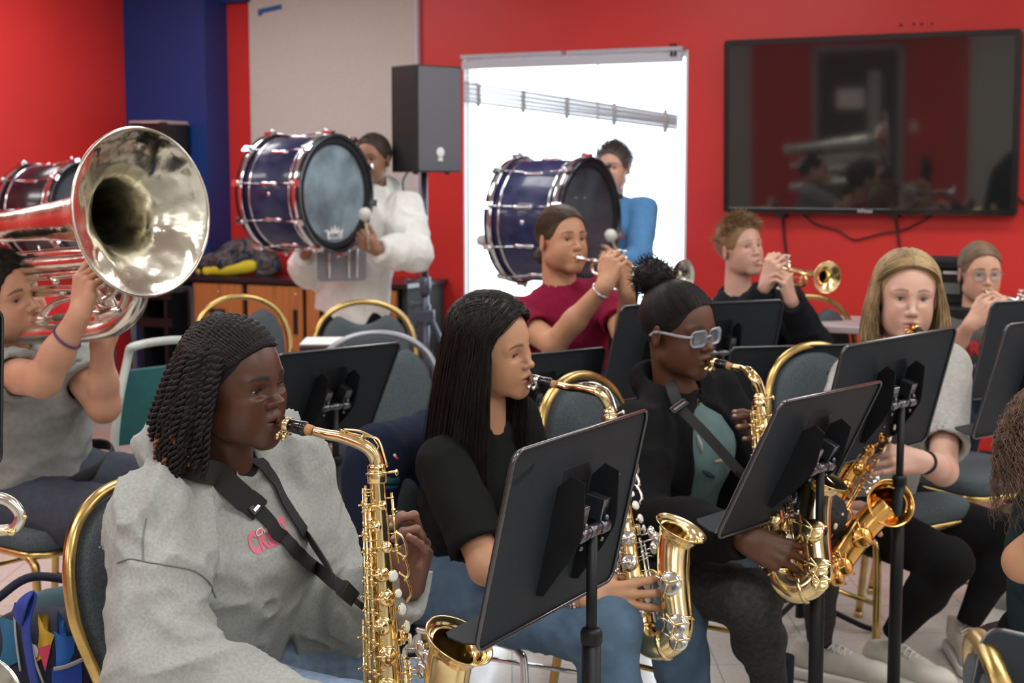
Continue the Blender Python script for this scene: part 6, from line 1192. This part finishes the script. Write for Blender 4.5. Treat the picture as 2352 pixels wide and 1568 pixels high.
mk = k1['hd'].w((.100, 0, -.053)); le = P(272, 712, 3.72); dv = nrm(le - mk); g = G(); g.lathe([(.012, .006), (.020, .0), (.0225, .002), (.0225, .008), (.020, .018), (.016, .028), (.008, .038), (.0062, .048), (.0068, .075)], mk, dv, 24); g.obj('mouthpiece', SILVER, tu, tb)
g = G(); g.tube([mk + dv * .07, mk + dv * .09], .0078, 14); g.tube([mk + dv * .085, le], [.0085, .0095], 14); lp = g.obj('leadpipe', SILVER, tu, tb); g = G(); g.tube([mk + dv * .095, mk + dv * .165], .0098, 14); g.obj('leadpipe_wrap', mat('worn_green_wrap', (.10, .11, .075), .6), lp, tb)
for i, (x, y) in enumerate(((206, 630), (222, 640), (236, 655))):
    a_, b_ = P(x, y, 3.80), P(x + 34, y + 66, 3.84); d_ = nrm(a_ - b_); g = G(); g.tube([b_, a_], .013, 16); g.tube([a_, a_ + d_ * .006], .0145, 16); g.tube([b_ - d_ * .006, b_], .0145, 16); v = g.obj('valve', SILVER, tu, tb); g = G(); g.tube([a_, a_ + d_ * .022], .003, 8); g.disc(a_ + d_ * .022, d_, .011, .004, 18); g.obj('finger_button', SILVER, v, tb)
for a_, b_ in (((205, 665, 3.82), (245, 705, 3.84)), ((215, 700, 3.82), (232, 745, 3.84)), ((88, 562, 4.0), (94, 588, 4.0)), ((226, 700, 3.8), (262, 715, 3.8))): g = G(); g.tube([P(*a_), P(*b_)], .0032, 8); g.obj('brace', SILVER, tu, tb)
g = G(); g.ell(P(128, 646, 3.9), (.010, .010, .010), n=12); g.tube([P(128, 646, 3.9), P(112, 636, 3.93)], .006, 10); g.obj('water_key', SILVER, tu, tb)
V, F = text_mesh('BAND', .008); lt = P(71, 587, 3.985); g = G(); g.box(lt + A(0, -.003, 0), (.020, .002, .010)); g.obj('name_tag', BLACKP, tu, tb)
# ------------------------------------------------------------------ music stands
def stand(label, q, H=.67, **k): return music_stand(label, (q[0], q[1], q[2]), q[3], q[4], q[5], H=H, **k)
st, R_, T_, f_ = stand('black music stand in front of the long haired girl, nearest to the camera', (.091, 2.477, .862, -29.2, 12.2, .28), H=.665)
V, F = text_mesh('mpcell', .030, font_shear=.25, bold=-.0003); V = np.array([T_(-(v[0]) * -1 * -1 + .0, .0042, v[1]) for v in V]); 
o_ = T_(.205, .0042, .115); Xw = -R_[:, 0]; V2, F = text_mesh('mpcell', .022, font_shear=.35); V = np.array([o_ + Xw * v[0] + R_[:, 2] * (v[1] + v[0] * .25) + R_[:, 1] * .0004 for v in V2]); 
link('scratched_lettering', V, F, mat('scratch_black', (.008, .008, .009), .4), st, off=f_, smooth=False)
g = G(); g.tube([T_(-.17, .0045, .03), T_(-.185, .0045, .055)], .0006, 4); g.obj('scratch', mat('pale_scratch', (.2, .2, .2), .5), st, f_)
st, R_, T_, f_ = stand('black music stand holding white pages before the girl with glasses', (.638, 3.216, .834, -38.3, 24.8, 1.55), H=.665); sheet('white music pages on the stand before the girl with glasses', T_, R_, 0.10, .29, .24)
stand('black music stand in front of the blonde saxophone player', (.963, 3.781, .881, -47.9, 15.8, -1.7), H=.665)
stand('black music stand seen right behind the hoodie girl and her saxophone neck', (-.549, 4.268, .803, -38.8, 24.4, 1.3), H=.62)
def at(px, py, d): c = P(px, py, d); return (c[0], c[1], c[2])
stand('black music stand cut by the right edge, nearer of the two there', (*at(2375, 858, 4.15), -48, 16, 0)); s2, R_, T_, f_ = stand('black music stand cut by the right edge, farther of the two there', (*at(2372, 795, 4.9), -60, 14, 0))
stand('black music stand behind the girl with glasses, hiding the maroon shirt', (*at(1505, 800, 4.9), -42, 16, 0)); stand('black music stand between the blond boy and the girl with glasses', (*at(1640, 797, 5.1), -66, 16, 0))
stand('low black music stand below the blond boy in the gap between saxophones', (*at(1835, 905, 4.7), -78, 14, 0)); stand('black music stand behind the long haired girl in front of the maroon shirt', (*at(1235, 922, 4.7), -52, 14, 0))
stand('black music stand at the bottom right corner, tilted across a chair back', (*at(2710, 1900, 1.6), 62, 20, -6)); stand('black music stand whose edge shows at the far left margin', (*at(-232, 925, 2.9), -30, 4, 0))
# ------------------------------------------------------------------ chairs
def chair(label, px, d, th, y=None, **k): c = P(px, 900, d); return banquet_chair(label, (c[0], c[1], 0), th, **k)
def under(q, label, th, back=.0, **k): f = rot(th)[:, 0]; c = q['pelvis'] - f * back; return banquet_chair(label, (c[0], c[1], 0), th, **k)
under(g1, 'gold framed grey chair under the girl in the grey hoodie', -22, -.075, s=.92)
under(k1, 'gold framed chair under the tuba player', -35, -.0); under(g2, 'chrome framed chair under the long haired girl', -28, -.09, metal=CHROME, s=.85); under(g3, 'gold arched chair under the girl with glasses', -36, -.02); under(b2, 'gold framed chair under the blonde saxophone player', -58, -.02); under(t3, 'gold framed chair under the girl at the back right', -75, 0.); under(m1, 'gold framed chair under the man in the maroon shirt', -65, 0, ); under(b1, 'gold framed chair under the blond trumpeter', -70, 0)
sp_ = A(e1['pelvis'][0], e1['pelvis'][1], 0); stl = thing('stool', 'low round stool under the person cut off by the right edge', 'stool', sp_); gg = G(); gg.disc(sp_ + A(0, 0, .40), A(0, 0, 1), .17, .05, 28); gg.obj('seat', BLACKP, stl, sp_)
for j in range(4): a = j * 1.571 + .4; d = A(math.cos(a), math.sin(a), 0); gg = G(); gg.tube([sp_ + d * .12 + A(0, 0, .40), sp_ + d * .18], .011, 8); gg.obj('leg', CHROME, stl, sp_)
grp = 'empty banquet chairs'
chair('empty chair with a gold arch before the wooden cabinets', 606, 6.3, -60, group=grp, hole=True); chair('empty gold arched chair in front of the boy in the white hoodie', 862, 6.0, -75, group=grp, hole=True); chair('large grey shell-backed chair left of the long haired girl', 888, 4.75, -78, group=grp, hole=True, metal=mat('grey_chair_metal', (.30, .31, .34), .35, .6))
chair('empty gold framed chair whose seat shows behind the hoodie girl', 745, 4.35, -30, group=grp); chair('empty gold arched chair behind the blond trumpeter', 1918, 6.3, -75, group=grp, hole=True)
chair('grey padded gold chair at the bottom right corner', 2840, 1.74, -8, s=.955, group=grp); chair('empty grey chair behind the blonde girl towards the right edge', 2235, 4.9, -60, group=grp)
# teal and pale metal folding chair
fc = P(300, 900, 4.75); fr_ = thing('folding_chair', 'pale framed chair with a teal back behind the tuba player', 'chair', (fc[0], fc[1], 0)); fo_ = A(fc[0], fc[1], 0); pm = mat('pale_green_enamel', (.50, .56, .52), .35, var=.05); tl_ = mat('teal_vinyl', (.012, .11, .115), .4, var=.1)
z0_, z1_ = P(250, 1030, 4.75), P(300, 810, 4.75); dl = P(262, 1040, 4.7); ul_ = P(292, 830, 4.78); ur_ = P(440, 800, 5.1); dr_ = P(420, 1020, 5.0)
g = G(); g.tube(cr([A(dl[0], dl[1], .0), dl, ul_, ul_ + A(.03, .02, .05), ur_ + A(-.03, 0, .03), ur_, dr_, A(dr_[0], dr_[1], 0)], 6), .014, 12); g.obj('frame', pm, fr_, fo_)
q4 = [P(300, 850, 4.78), P(425, 835, 5.08), P(408, 1010, 5.0), P(268, 1025, 4.72)]; nn_ = nrm(np.cross(q4[1] - q4[0], q4[3] - q4[0])); g = G(); V = [*q4, *[p + nn_ * .02 for p in q4]]; g.add(V, [(0, 1, 2, 3), (7, 6, 5, 4), (0, 4, 5, 1), (1, 5, 6, 2), (2, 6, 7, 3), (3, 7, 4, 0)], 0, False); g.obj('back_panel', tl_, fr_, fo_, bevel=.006)
g = G(); g.prism(rrect(.40, .38, .05, 4), A(fc[0] + .12, fc[1] - .05, .44), A(.9, .44, 0), A(-.44, .9, 0), .035); g.obj('seat', tl_, fr_, fo_, bevel=.008)
# ------------------------------------------------------------------ bags and small things
bag = thing('backpack', 'dark patterned backpack with yellow piping lying on the worktop', 'backpack', P(555, 640, 8.2)); bo_ = P(555, 640, 8.2); tz_ = .857
s = S(.010); c0 = W(PW(548, 640, .25)[0], .25, tz_); 
s.ell(c0 + A(-.06, 0, .07), (.19, .13, .075)); s.ell(c0 + A(.06, 0, .13), (.17, .12, .075), k=.04); s.ell(c0 + A(.16, -.02, .06), (.10, .10, .055), k=.03); s.plane(c0 + A(0, 0, .004), (0, 0, -1))
V, F = s.mesh(folds(.018, (10, 10, 12), 5)); bpm = mat('blue_and_rust_patterned_fabric', (.05, .055, .07), .85, var=.5, vscale=20); cr_n = bpm.node_tree.nodes; n_ = cr_n.new('ShaderNodeTexNoise'); n_.inputs['Scale'].default_value = 9; n_.inputs['Distortion'].default_value = 2.; rp_ = cr_n.new('ShaderNodeValToRGB'); e = rp_.color_ramp.elements; e[0].position = .42; e[0].color = (.012, .022, .035, 1); e[1].position = .5; e[1].color = (.16, .085, .06, 1); e2 = e.new(.58); e2.color = (.05, .04, .04, 1); e3 = e.new(.47); e3.color = (.03, .10, .16, 1)
tcn_ = [x for x in cr_n if x.type == 'TEX_COORD'][0]; bpm.node_tree.links.new(tcn_.outputs['Object'], n_.inputs['Vector']); bpm.node_tree.links.new(n_.outputs[0], rp_.inputs[0]); bpm.node_tree.links.new(rp_.outputs[0], [x for x in cr_n if x.type == 'MIX'][0].inputs[6])
link('bag_body', V, F, bpm, bag, off=bo_)
yl = mat('yellow_nylon', (.62, .50, .02), .7); s = S(.008); s.cap(c0 + A(-.17, -.10, .02), c0 + A(.10, -.115, .055), .028, .034, R=np.eye(3), sc=(1, .6, 1)); s.plane(c0 + A(0, 0, .004), (0, 0, -1)); V, F = s.mesh(folds(.006, (14, 14, 14), 2)); link('yellow_panel', V, F, yl, bag, off=bo_)
g = G(); g.tube(cr([c0 + A(.10, -.11, .03), c0 + A(.18, -.12, .09), c0 + A(.24, -.10, .06), c0 + A(.21, -.12, .02), c0 + A(.13, -.13, .015)], 7), .018, 10, flat=(.5, 1)); g.obj('strap', bpm, bag, bo_); g = G(); g.ell(c0 + A(-.225, -.06, .02), (.016, .014, .02), n=12); g.obj('zip_pull', yl, bag, bo_)
# file rack on the blue column, with papers on top
fk = P(380, 290, 8.7); fr2 = thing('file_rack', 'tall black rack standing against the blue column behind the tuba bell', 'rack', W(PW(385, 300, .3)[0], .3, 0)); fo2 = W(PW(385, 300, .3)[0], .3, 0)
ra, rb_ = PW(322, 400, .46)[0], PW(438, 400, .24)[0]; zr = PW(400, 287, .46)[1]; g = G()
for a, b, c, d, z0, z1 in ((ra, ra + .02, .24, .5, 0, zr), (rb_ - .02, rb_, .24, .5, 0, zr), (ra, rb_, .24, .26, 0, zr)): wbox('', a, b, c, d, z0, z1, BLACKP, g=g)
g.obj('frame', BLACKP, fr2, fo2, bevel=.004)
for i in range(8): g = G(); z = zr - .03 - i * .165; wbar(g, ra + .01, z, rb_ - .01, z, .37, .24, .016); g.obj('shelf', BLACKP, fr2, fo2); g = G(); p, q = W(ra + .01, .49, z), W(rb_ - .01, .49, z); g.box((p + q) / 2 + A(0, 0, .02), (.27, .01, .05), np.stack([U, N, [0, 0, 1]], 1)); g.obj('shelf_lip', BLACKP, fr2, fo2)
g = G(); c_ = W((ra + rb_) / 2 - .03, .36, zr + .008)
for i in range(7): g.box(c_ + A(random.uniform(-.01, .01), random.uniform(-.01, .01), i * .003), (.23, .26, .0022), rot(-26 + random.uniform(-8, 8)))
unit(g.obj('paper_stack', mat('pinkish_paper', (.62, .50, .48), .8)), 'loose white papers on top of the tall black rack', 'papers', kind='stuff')
# red cloth, dark table by the left wall
rt = P(250, 700, 6.6); rtb = thing('side_table', 'dark table draped with a red cloth behind the tuba', 'table', (rt[0], rt[1], 0)); ro2 = A(rt[0], rt[1], 0); redc = mat('red_cloth', (.50, .012, .015), .8, bump=.4, bscale=300); zt_ = P(250, 655, 6.6)[2]
g = G(); g.box(ro2 + A(-.02, .1, zt_ - .03), (.55, .5, .02), rot(-26)); g.obj('tabletop', BLACKP, rtb, ro2)
for sx in (-.25, .22):
    for sy in (-.1, .3): g = G(); p = ro2 + rot(-26) @ A(sx, sy, 0); g.tube([p, p + A(0, 0, zt_ - .03)], .015, 8); g.obj('leg', BLACKP, rtb, ro2)
s = S(.010); q = rot(-26); s.cap(ro2 + q @ A(-.24, -.17, zt_ - .02), ro2 + q @ A(.12, -.17, zt_ - .02), .02, .02); s.cap(ro2 + q @ A(-.24, -.175, zt_ - .26), ro2 + q @ A(.13, -.175, zt_ - .2), .015, .015)
g = G(); V = []; nx = 24
for j in range(8):
    for i in range(nx): x = -.26 + .40 * i / (nx - 1); V.append(ro2 + q @ A(x, -.18 + .012 * math.sin(i * 1.1) * j / 7 - (.0 if j else -.3), zt_ - .015 - .034 * j * (1 if j else 0)))
F = [(j * nx + i, j * nx + i + 1, (j + 1) * nx + i + 1, (j + 1) * nx + i) for j in range(7) for i in range(nx - 1)]; g.add(V, F); rc = g.obj('red_cloth', redc); so = rc.modifiers.new('thickness', 'SOLIDIFY'); so.thickness = .004; unit(rc, 'red cloth hanging over the front of the side table', 'cloth')
# dark case with white sheet between the chairs
c_ = P(742, 800, 5.6); cs = thing('instrument_case', 'dark red case lying behind the near black music stand, papers on it', 'case', c_); g = G(); g.box(c_, (.165, .26, .05), rot(5)); g.obj('case_body', mat('wine_red_case', (.035, .008, .012), .5), cs, c_, bevel=.006); g = G(); g.box(c_ - A(0, 0, .03), (.165, .26, .012), rot(5)); g.obj('case_lid', BLACKP, cs, c_, bevel=.004)
g = G(); g.box(c_ + A(.0, 0, .029), (.15, .24, .004), rot(2)); unit(g.obj('paper', WHITE), 'white sheet of paper lying on the dark red case', 'paper')
g = G(); pd = P(742, 900, 5.6); pz_ = c_[2] - .037; g.tube([A(c_[0], c_[1], .0), A(c_[0], c_[1], pz_)], .02, 12); g.box(A(c_[0], c_[1], pz_ - .004), (.18, .28, .012), rot(5)); g.disc(A(c_[0], c_[1], 0), A(0, 0, 1), .16, .02, 24); unit(g.obj('pedestal_stand', BLACKM), 'small black pedestal under the dark red case', 'stand')
# navy track jacket hung on a chair
s = S(.008); q = rot(-28); a_ = g2['pelvis'] + q @ A(-.165, 0, 0); a_[2] = .765; w_ = q[:, 1]
s.cap(a_ - w_ * .115, a_ + w_ * .11, .075, .075); s.cap(a_ - w_ * .15 - A(.01, 0, .06), a_ - w_ * .16 - A(-.02, 0, .42), .062, .085, k=.05); s.cap(a_ + w_ * .12 - A(.01, 0, .06), a_ + w_ * .14 - A(-.02, 0, .42), .07, .09, k=.05); s.cap(a_ - A(.02, 0, .05), a_ - A(-.0, 0, .40), .075, .09, k=.05); V, F = s.mesh(folds(.010, (9, 9, 4), 3)); jt = link('navy_jacket', V, F, cloth('navy_tracksuit', (.012, .016, .035))); unit(jt, 'navy sports jacket draped over the chair back of the long haired girl', 'jacket')
for (x0, y0, x1, y1, c, w) in ((862, 1104, 915, 1102, (.01, .10, .12), .008), (862, 1120, 912, 1118, (.01, .09, .11), .004), (904, 1043, 909, 1049, (.7, .7, .7), .003), (908, 1049, 914, 1054, (.7, .03, .03), .003)):
    pa_, pb_ = on(jt, A(0, 0, 0), x0, y0, .002), on(jt, A(0, 0, 0), x1, y1, .002)
    if pa_ is not None and pb_ is not None: pm_ = on(jt, A(0, 0, 0), (x0 + x1) / 2, (y0 + y1) / 2, .002); g = G(); g.tube([pa_, pm_, pb_], w, 8, flat=(.4, 1)); g.obj('stripe', mat('stripe_%d_%d' % (x0, y0), c, .7), jt)
# colourful backpack, lower left
bk = P(95, 1460, 2.95); bp = thing('backpack', 'blue and navy cartoon-coloured backpack on the floor at the lower left', 'backpack', (bk[0], bk[1], 0)); bo2 = A(bk[0], bk[1], 0); R2 = rot(-75); tq = lambda x, y, z: bo2 + R2 @ A(x, y, z)
s = S(.007); s.cap(tq(0, 0, .14), tq(0, 0, .42), .17, .15, R=R2, sc=(.62, 1, 1)); s.ell(tq(0, 0, .20), (.12, .19, .19), R2, k=.05); s.plane((0, 0, .005), (0, 0, -1)); V, F = s.mesh(folds(.006, (8, 8, 8), 2)); navy = mat('navy_nylon', (.010, .014, .035), .7, bump=.3, bscale=500); bbody = link('bag_body', V, F, navy, bp, off=bo2)
def patch(name, pts, m, lift=.004):
    c = [on(bbody, bo2, x, y, lift) for x, y in pts]; c = [p for p in c if p is not None]
    if len(c) < 3: return
    cen = np.mean(c, 0); o_ = on(bbody, bo2, *np.mean(np.array(pts), 0), lift); cen = o_ if o_ is not None else cen; V = [cen]; k = len(c); F = []
    for fr_k in (.5, 1.):
        for x, y in pts: mx_, my_ = np.mean(np.array(pts), 0); p = on(bbody, bo2, mx_ + (x - mx_) * fr_k, my_ + (y - my_) * fr_k, lift); V.append(p if p is not None else cen)
    k = len(pts); F = [(0, 1 + i, 1 + (i + 1) % k) for i in range(k)] + [(1 + i, 1 + k + i, 1 + k + (i + 1) % k, 1 + (i + 1) % k) for i in range(k)]
    link(name, V, F, m, bp, off=bo2)
CB = lambda n, c: mat(n, c, .7, var=.15, vscale=20)
patch('side_panel', [(122, 1345), (150, 1390), (170, 1460), (165, 1568), (125, 1568), (122, 1450)], CB('bright_blue_nylon', (.02, .12, .42)), .005); patch('mesh_pocket', [(118, 1535), (185, 1510), (185, 1600), (118, 1600)], CB('royal_blue_mesh', (.02, .07, .40)), .008)
patch('printed_panel', [(70, 1380), (120, 1380), (125, 1460), (110, 1500), (85, 1520)], CB('yellow_orange_print', (.62, .36, .03)), .006); patch('red_print', [(88, 1490), (118, 1480), (104, 1540)], CB('red_print_bag', (.60, .05, .10)), .008); patch('teal_print', [(0, 1420), (36, 1430), (44, 1520), (0, 1540)], CB('teal_print_bag', (.01, .10, .20)), .006); patch('print_disc', [(78 + 11 * math.cos(a), 1497 + 17 * math.sin(a)) for a in np.linspace(0, 6.1, 9)], CB('grey_white_print', (.45, .43, .48)), .010)
for pts in ([(10, 1368), (0, 1400), (-5, 1430)], [(36, 1410), (40, 1470), (50, 1540)], [(72, 1372), (62, 1390), (68, 1450), (80, 1510), (100, 1568)], [(122, 1535), (150, 1530), (188, 1514)]):
    c = [on(bbody, bo2, x, y, .010) for x, y in pts]; c = [p for p in c if p is not None]
    if len(c) > 1: g = G(); g.tube(cr(c, 6), .0045, 8, flat=(.5, 1)); g.obj('piping', mat('grey_piping', (.36, .36, .33), .8), bp, bo2)
g = G(); c = [P(40, 1420, 2.78), P(48, 1390, 2.77), P(62, 1368, 2.80), P(72, 1380, 2.8), P(60, 1430, 2.77), P(66, 1500, 2.77), P(84, 1590, 2.77)]; g.tube(cr(c, 7), .022, 10, flat=(.25, 1)); g.obj('shoulder_strap', CB('blue_strap', (.02, .05, .30)), bp, bo2)
g = G(); g.tube(cr([tq(-.1, -.1, .56), tq(-.13, -.02, .60), tq(-.12, .10, .575), tq(-.1, .14, .56)], 8), .010, 8); g.obj('flap_edge', navy, bp, bo2); g = G(); g.ell(tq(-.10, .05, .50), (.02, .13, .085), R2, 18); g.obj('back_panel', mat('grey_teal_lining', (.10, .17, .20), .8), bp, bo2)
# brass instrument entering at the lower left
hz_ = P(12, 1180, 2.35); hn = thing('baritone_horn', 'brass horn entering at the lower left edge, only tubing and bell rim visible', 'horn', hz_); g = G()
g.tube(cr([P(-80, 1150, 2.4), P(-20, 1142, 2.36), P(20, 1150, 2.35), P(46, 1180, 2.35), P(38, 1207, 2.35), P(10, 1217, 2.36), P(-80, 1215, 2.4)], 8), .0095, 14); g.obj('tuning_slide', SILVER, hn, hz_); g = G(); g.tube([P(-60, 1212, 2.34), P(28, 1222, 2.34)], .004, 8); g.ell(P(26, 1222, 2.34), (.008, .006, .006), n=10); g.tube([P(50, 1187, 2.35), P(60, 1187, 2.34)], .003, 8); g.obj('water_key', GOLD, hn, hz_)
g = G(); bc_ = P(-42, 1590, 2.3); g.lathe([(.02, -.20), (.028, -.12), (.038, -.05), (.052, -.018), (.066, -.004), (.070, 0), (.0705, -.002), (.066, -.006), (.051, -.020), (.036, -.052)], bc_, nrm(A(.62, -.45, .62)), 48); g.tube([bc_ - nrm(A(.62, -.45, .62)) * .2, bc_ - nrm(A(.62, -.45, .62)) * .2 + A(-.2, 0, -.1)], .02, 16); g.tube(cr([P(-60, 1212, 2.38), P(-75, 1400, 2.38), P(-90, 1600, 2.38)], 5), .012, 12); g.obj('bell', SILVER, hn, hz_)
# printer on its shelf behind the back girl
pr = P(2160, 665, 6.3); prt = thing('printer', 'black desktop printer against the red wall behind the blonde girl', 'printer', pr); g = G(); q = rot(-26); w3 = np.stack([U, N, [0, 0, 1]], 1)
g.box(pr + A(0, 0, .02), (.42, .34, .14), w3); g.obj('case', BLACKP, prt, pr, bevel=.012); g = G(); g.box(pr + A(0, 0, .115), (.38, .30, .045), w3); g.obj('scanner_lid', BLACKM, prt, pr, bevel=.010); g = G(); g.box(pr + N * .176 + A(-.0, 0, .02) + U * .06, (.10, .006, .045), w3); g.obj('display', mat('grey_green_display', (.16, .19, .18), .2), prt, pr); g = G(); g.box(pr + N * .16 - A(0, 0, .10), (.40, .36, .11), w3); g.obj('paper_tray', BLACKP, prt, pr, bevel=.008); g = G(); g.box(pr + N * .178 + U * .07 + A(0, 0, .085), (.06, .004, .012), w3); g.obj('name_strip', mat('pale_strip', (.5, .5, .5), .4), prt, pr)
zt2 = pr[2] - .155; tb2 = thing('side_table', 'pale table under the printer along the red wall', 'table', (pr[0], pr[1], 0)); to2 = A(pr[0], pr[1], 0); g = G(); g.box(to2 + A(-.05, .12, zt2 - .02), (1.15, .5, .03), w3); g.obj('tabletop', mat('pale_laminate', (.55, .45, .45), .4), tb2, to2, bevel=.004)
for sx in (-.45, .5):
    for sy in (-.2, .2): g = G(); p = to2 + A(-.1, .1, 0) + U * sx + N * sy; g.tube([p, p + A(0, 0, zt2 - .03)], .016, 8); g.obj('leg', CHROME, tb2, to2)
# translucent waste bin, bottle and a pair of shoes on the right
wb = A(P(2330, 1440, 4.9)[0], 4.9, 0); bin_ = thing('waste_bin', 'smoky clear plastic bin by the right edge under the chairs', 'bin', wb); g = G(); g.lathe([(1e-5, .004), (.10, .004), (.115, .29), (.118, .29), (.103, .0), (1e-5, 0)], wb, A(0, 0, 1), 32); g.obj('tub', mat('smoky_plastic', (.10, .11, .12), .25, trans=.4), bin_, wb)
g = G(); g.tube([wb + A(.117 * math.cos(a), .117 * math.sin(a), .29) for a in np.linspace(0, 6.283, 32, endpoint=False)], .006, 8, closed=True); g.obj('rim', mat('smoky_rim', (.12, .13, .14), .3), bin_, wb)
s = S(.008); s.ell(wb + A(0, 0, .28), (.10, .10, .05)); V, F = s.mesh(folds(.02, (20, 20, 20), 2)); unit(link('crumpled_wrapper', V, F, mat('cream_wrapper', (.62, .58, .46), .6, var=.3, vscale=12)), 'crumpled cream paper heaped in the smoky plastic bin', 'litter')
rs = thing('person', 'person mostly hidden at the right, only cream sneakers showing beyond the leggings', 'person', (P(2290, 1170, 5.3)[0], 5.3, 0)); ro3 = A(P(2290, 1170, 5.3)[0], 5.3, 0)
for o_ in (list(rs.children)): pass
bpy.data.objects.remove(rs)
sh2 = thing('sneaker', 'cream sneaker on the floor far behind the blonde girl', 'shoe', (ro3[0], ro3[1], 0)); shoe('upper', sh2, ro3, ro3, A(-.3, -.9, 0), [mat('cream_leather', (.60, .56, .49), .6, var=.1), mat('white_rubber', (.66, .65, .60), .6)], 1.1)
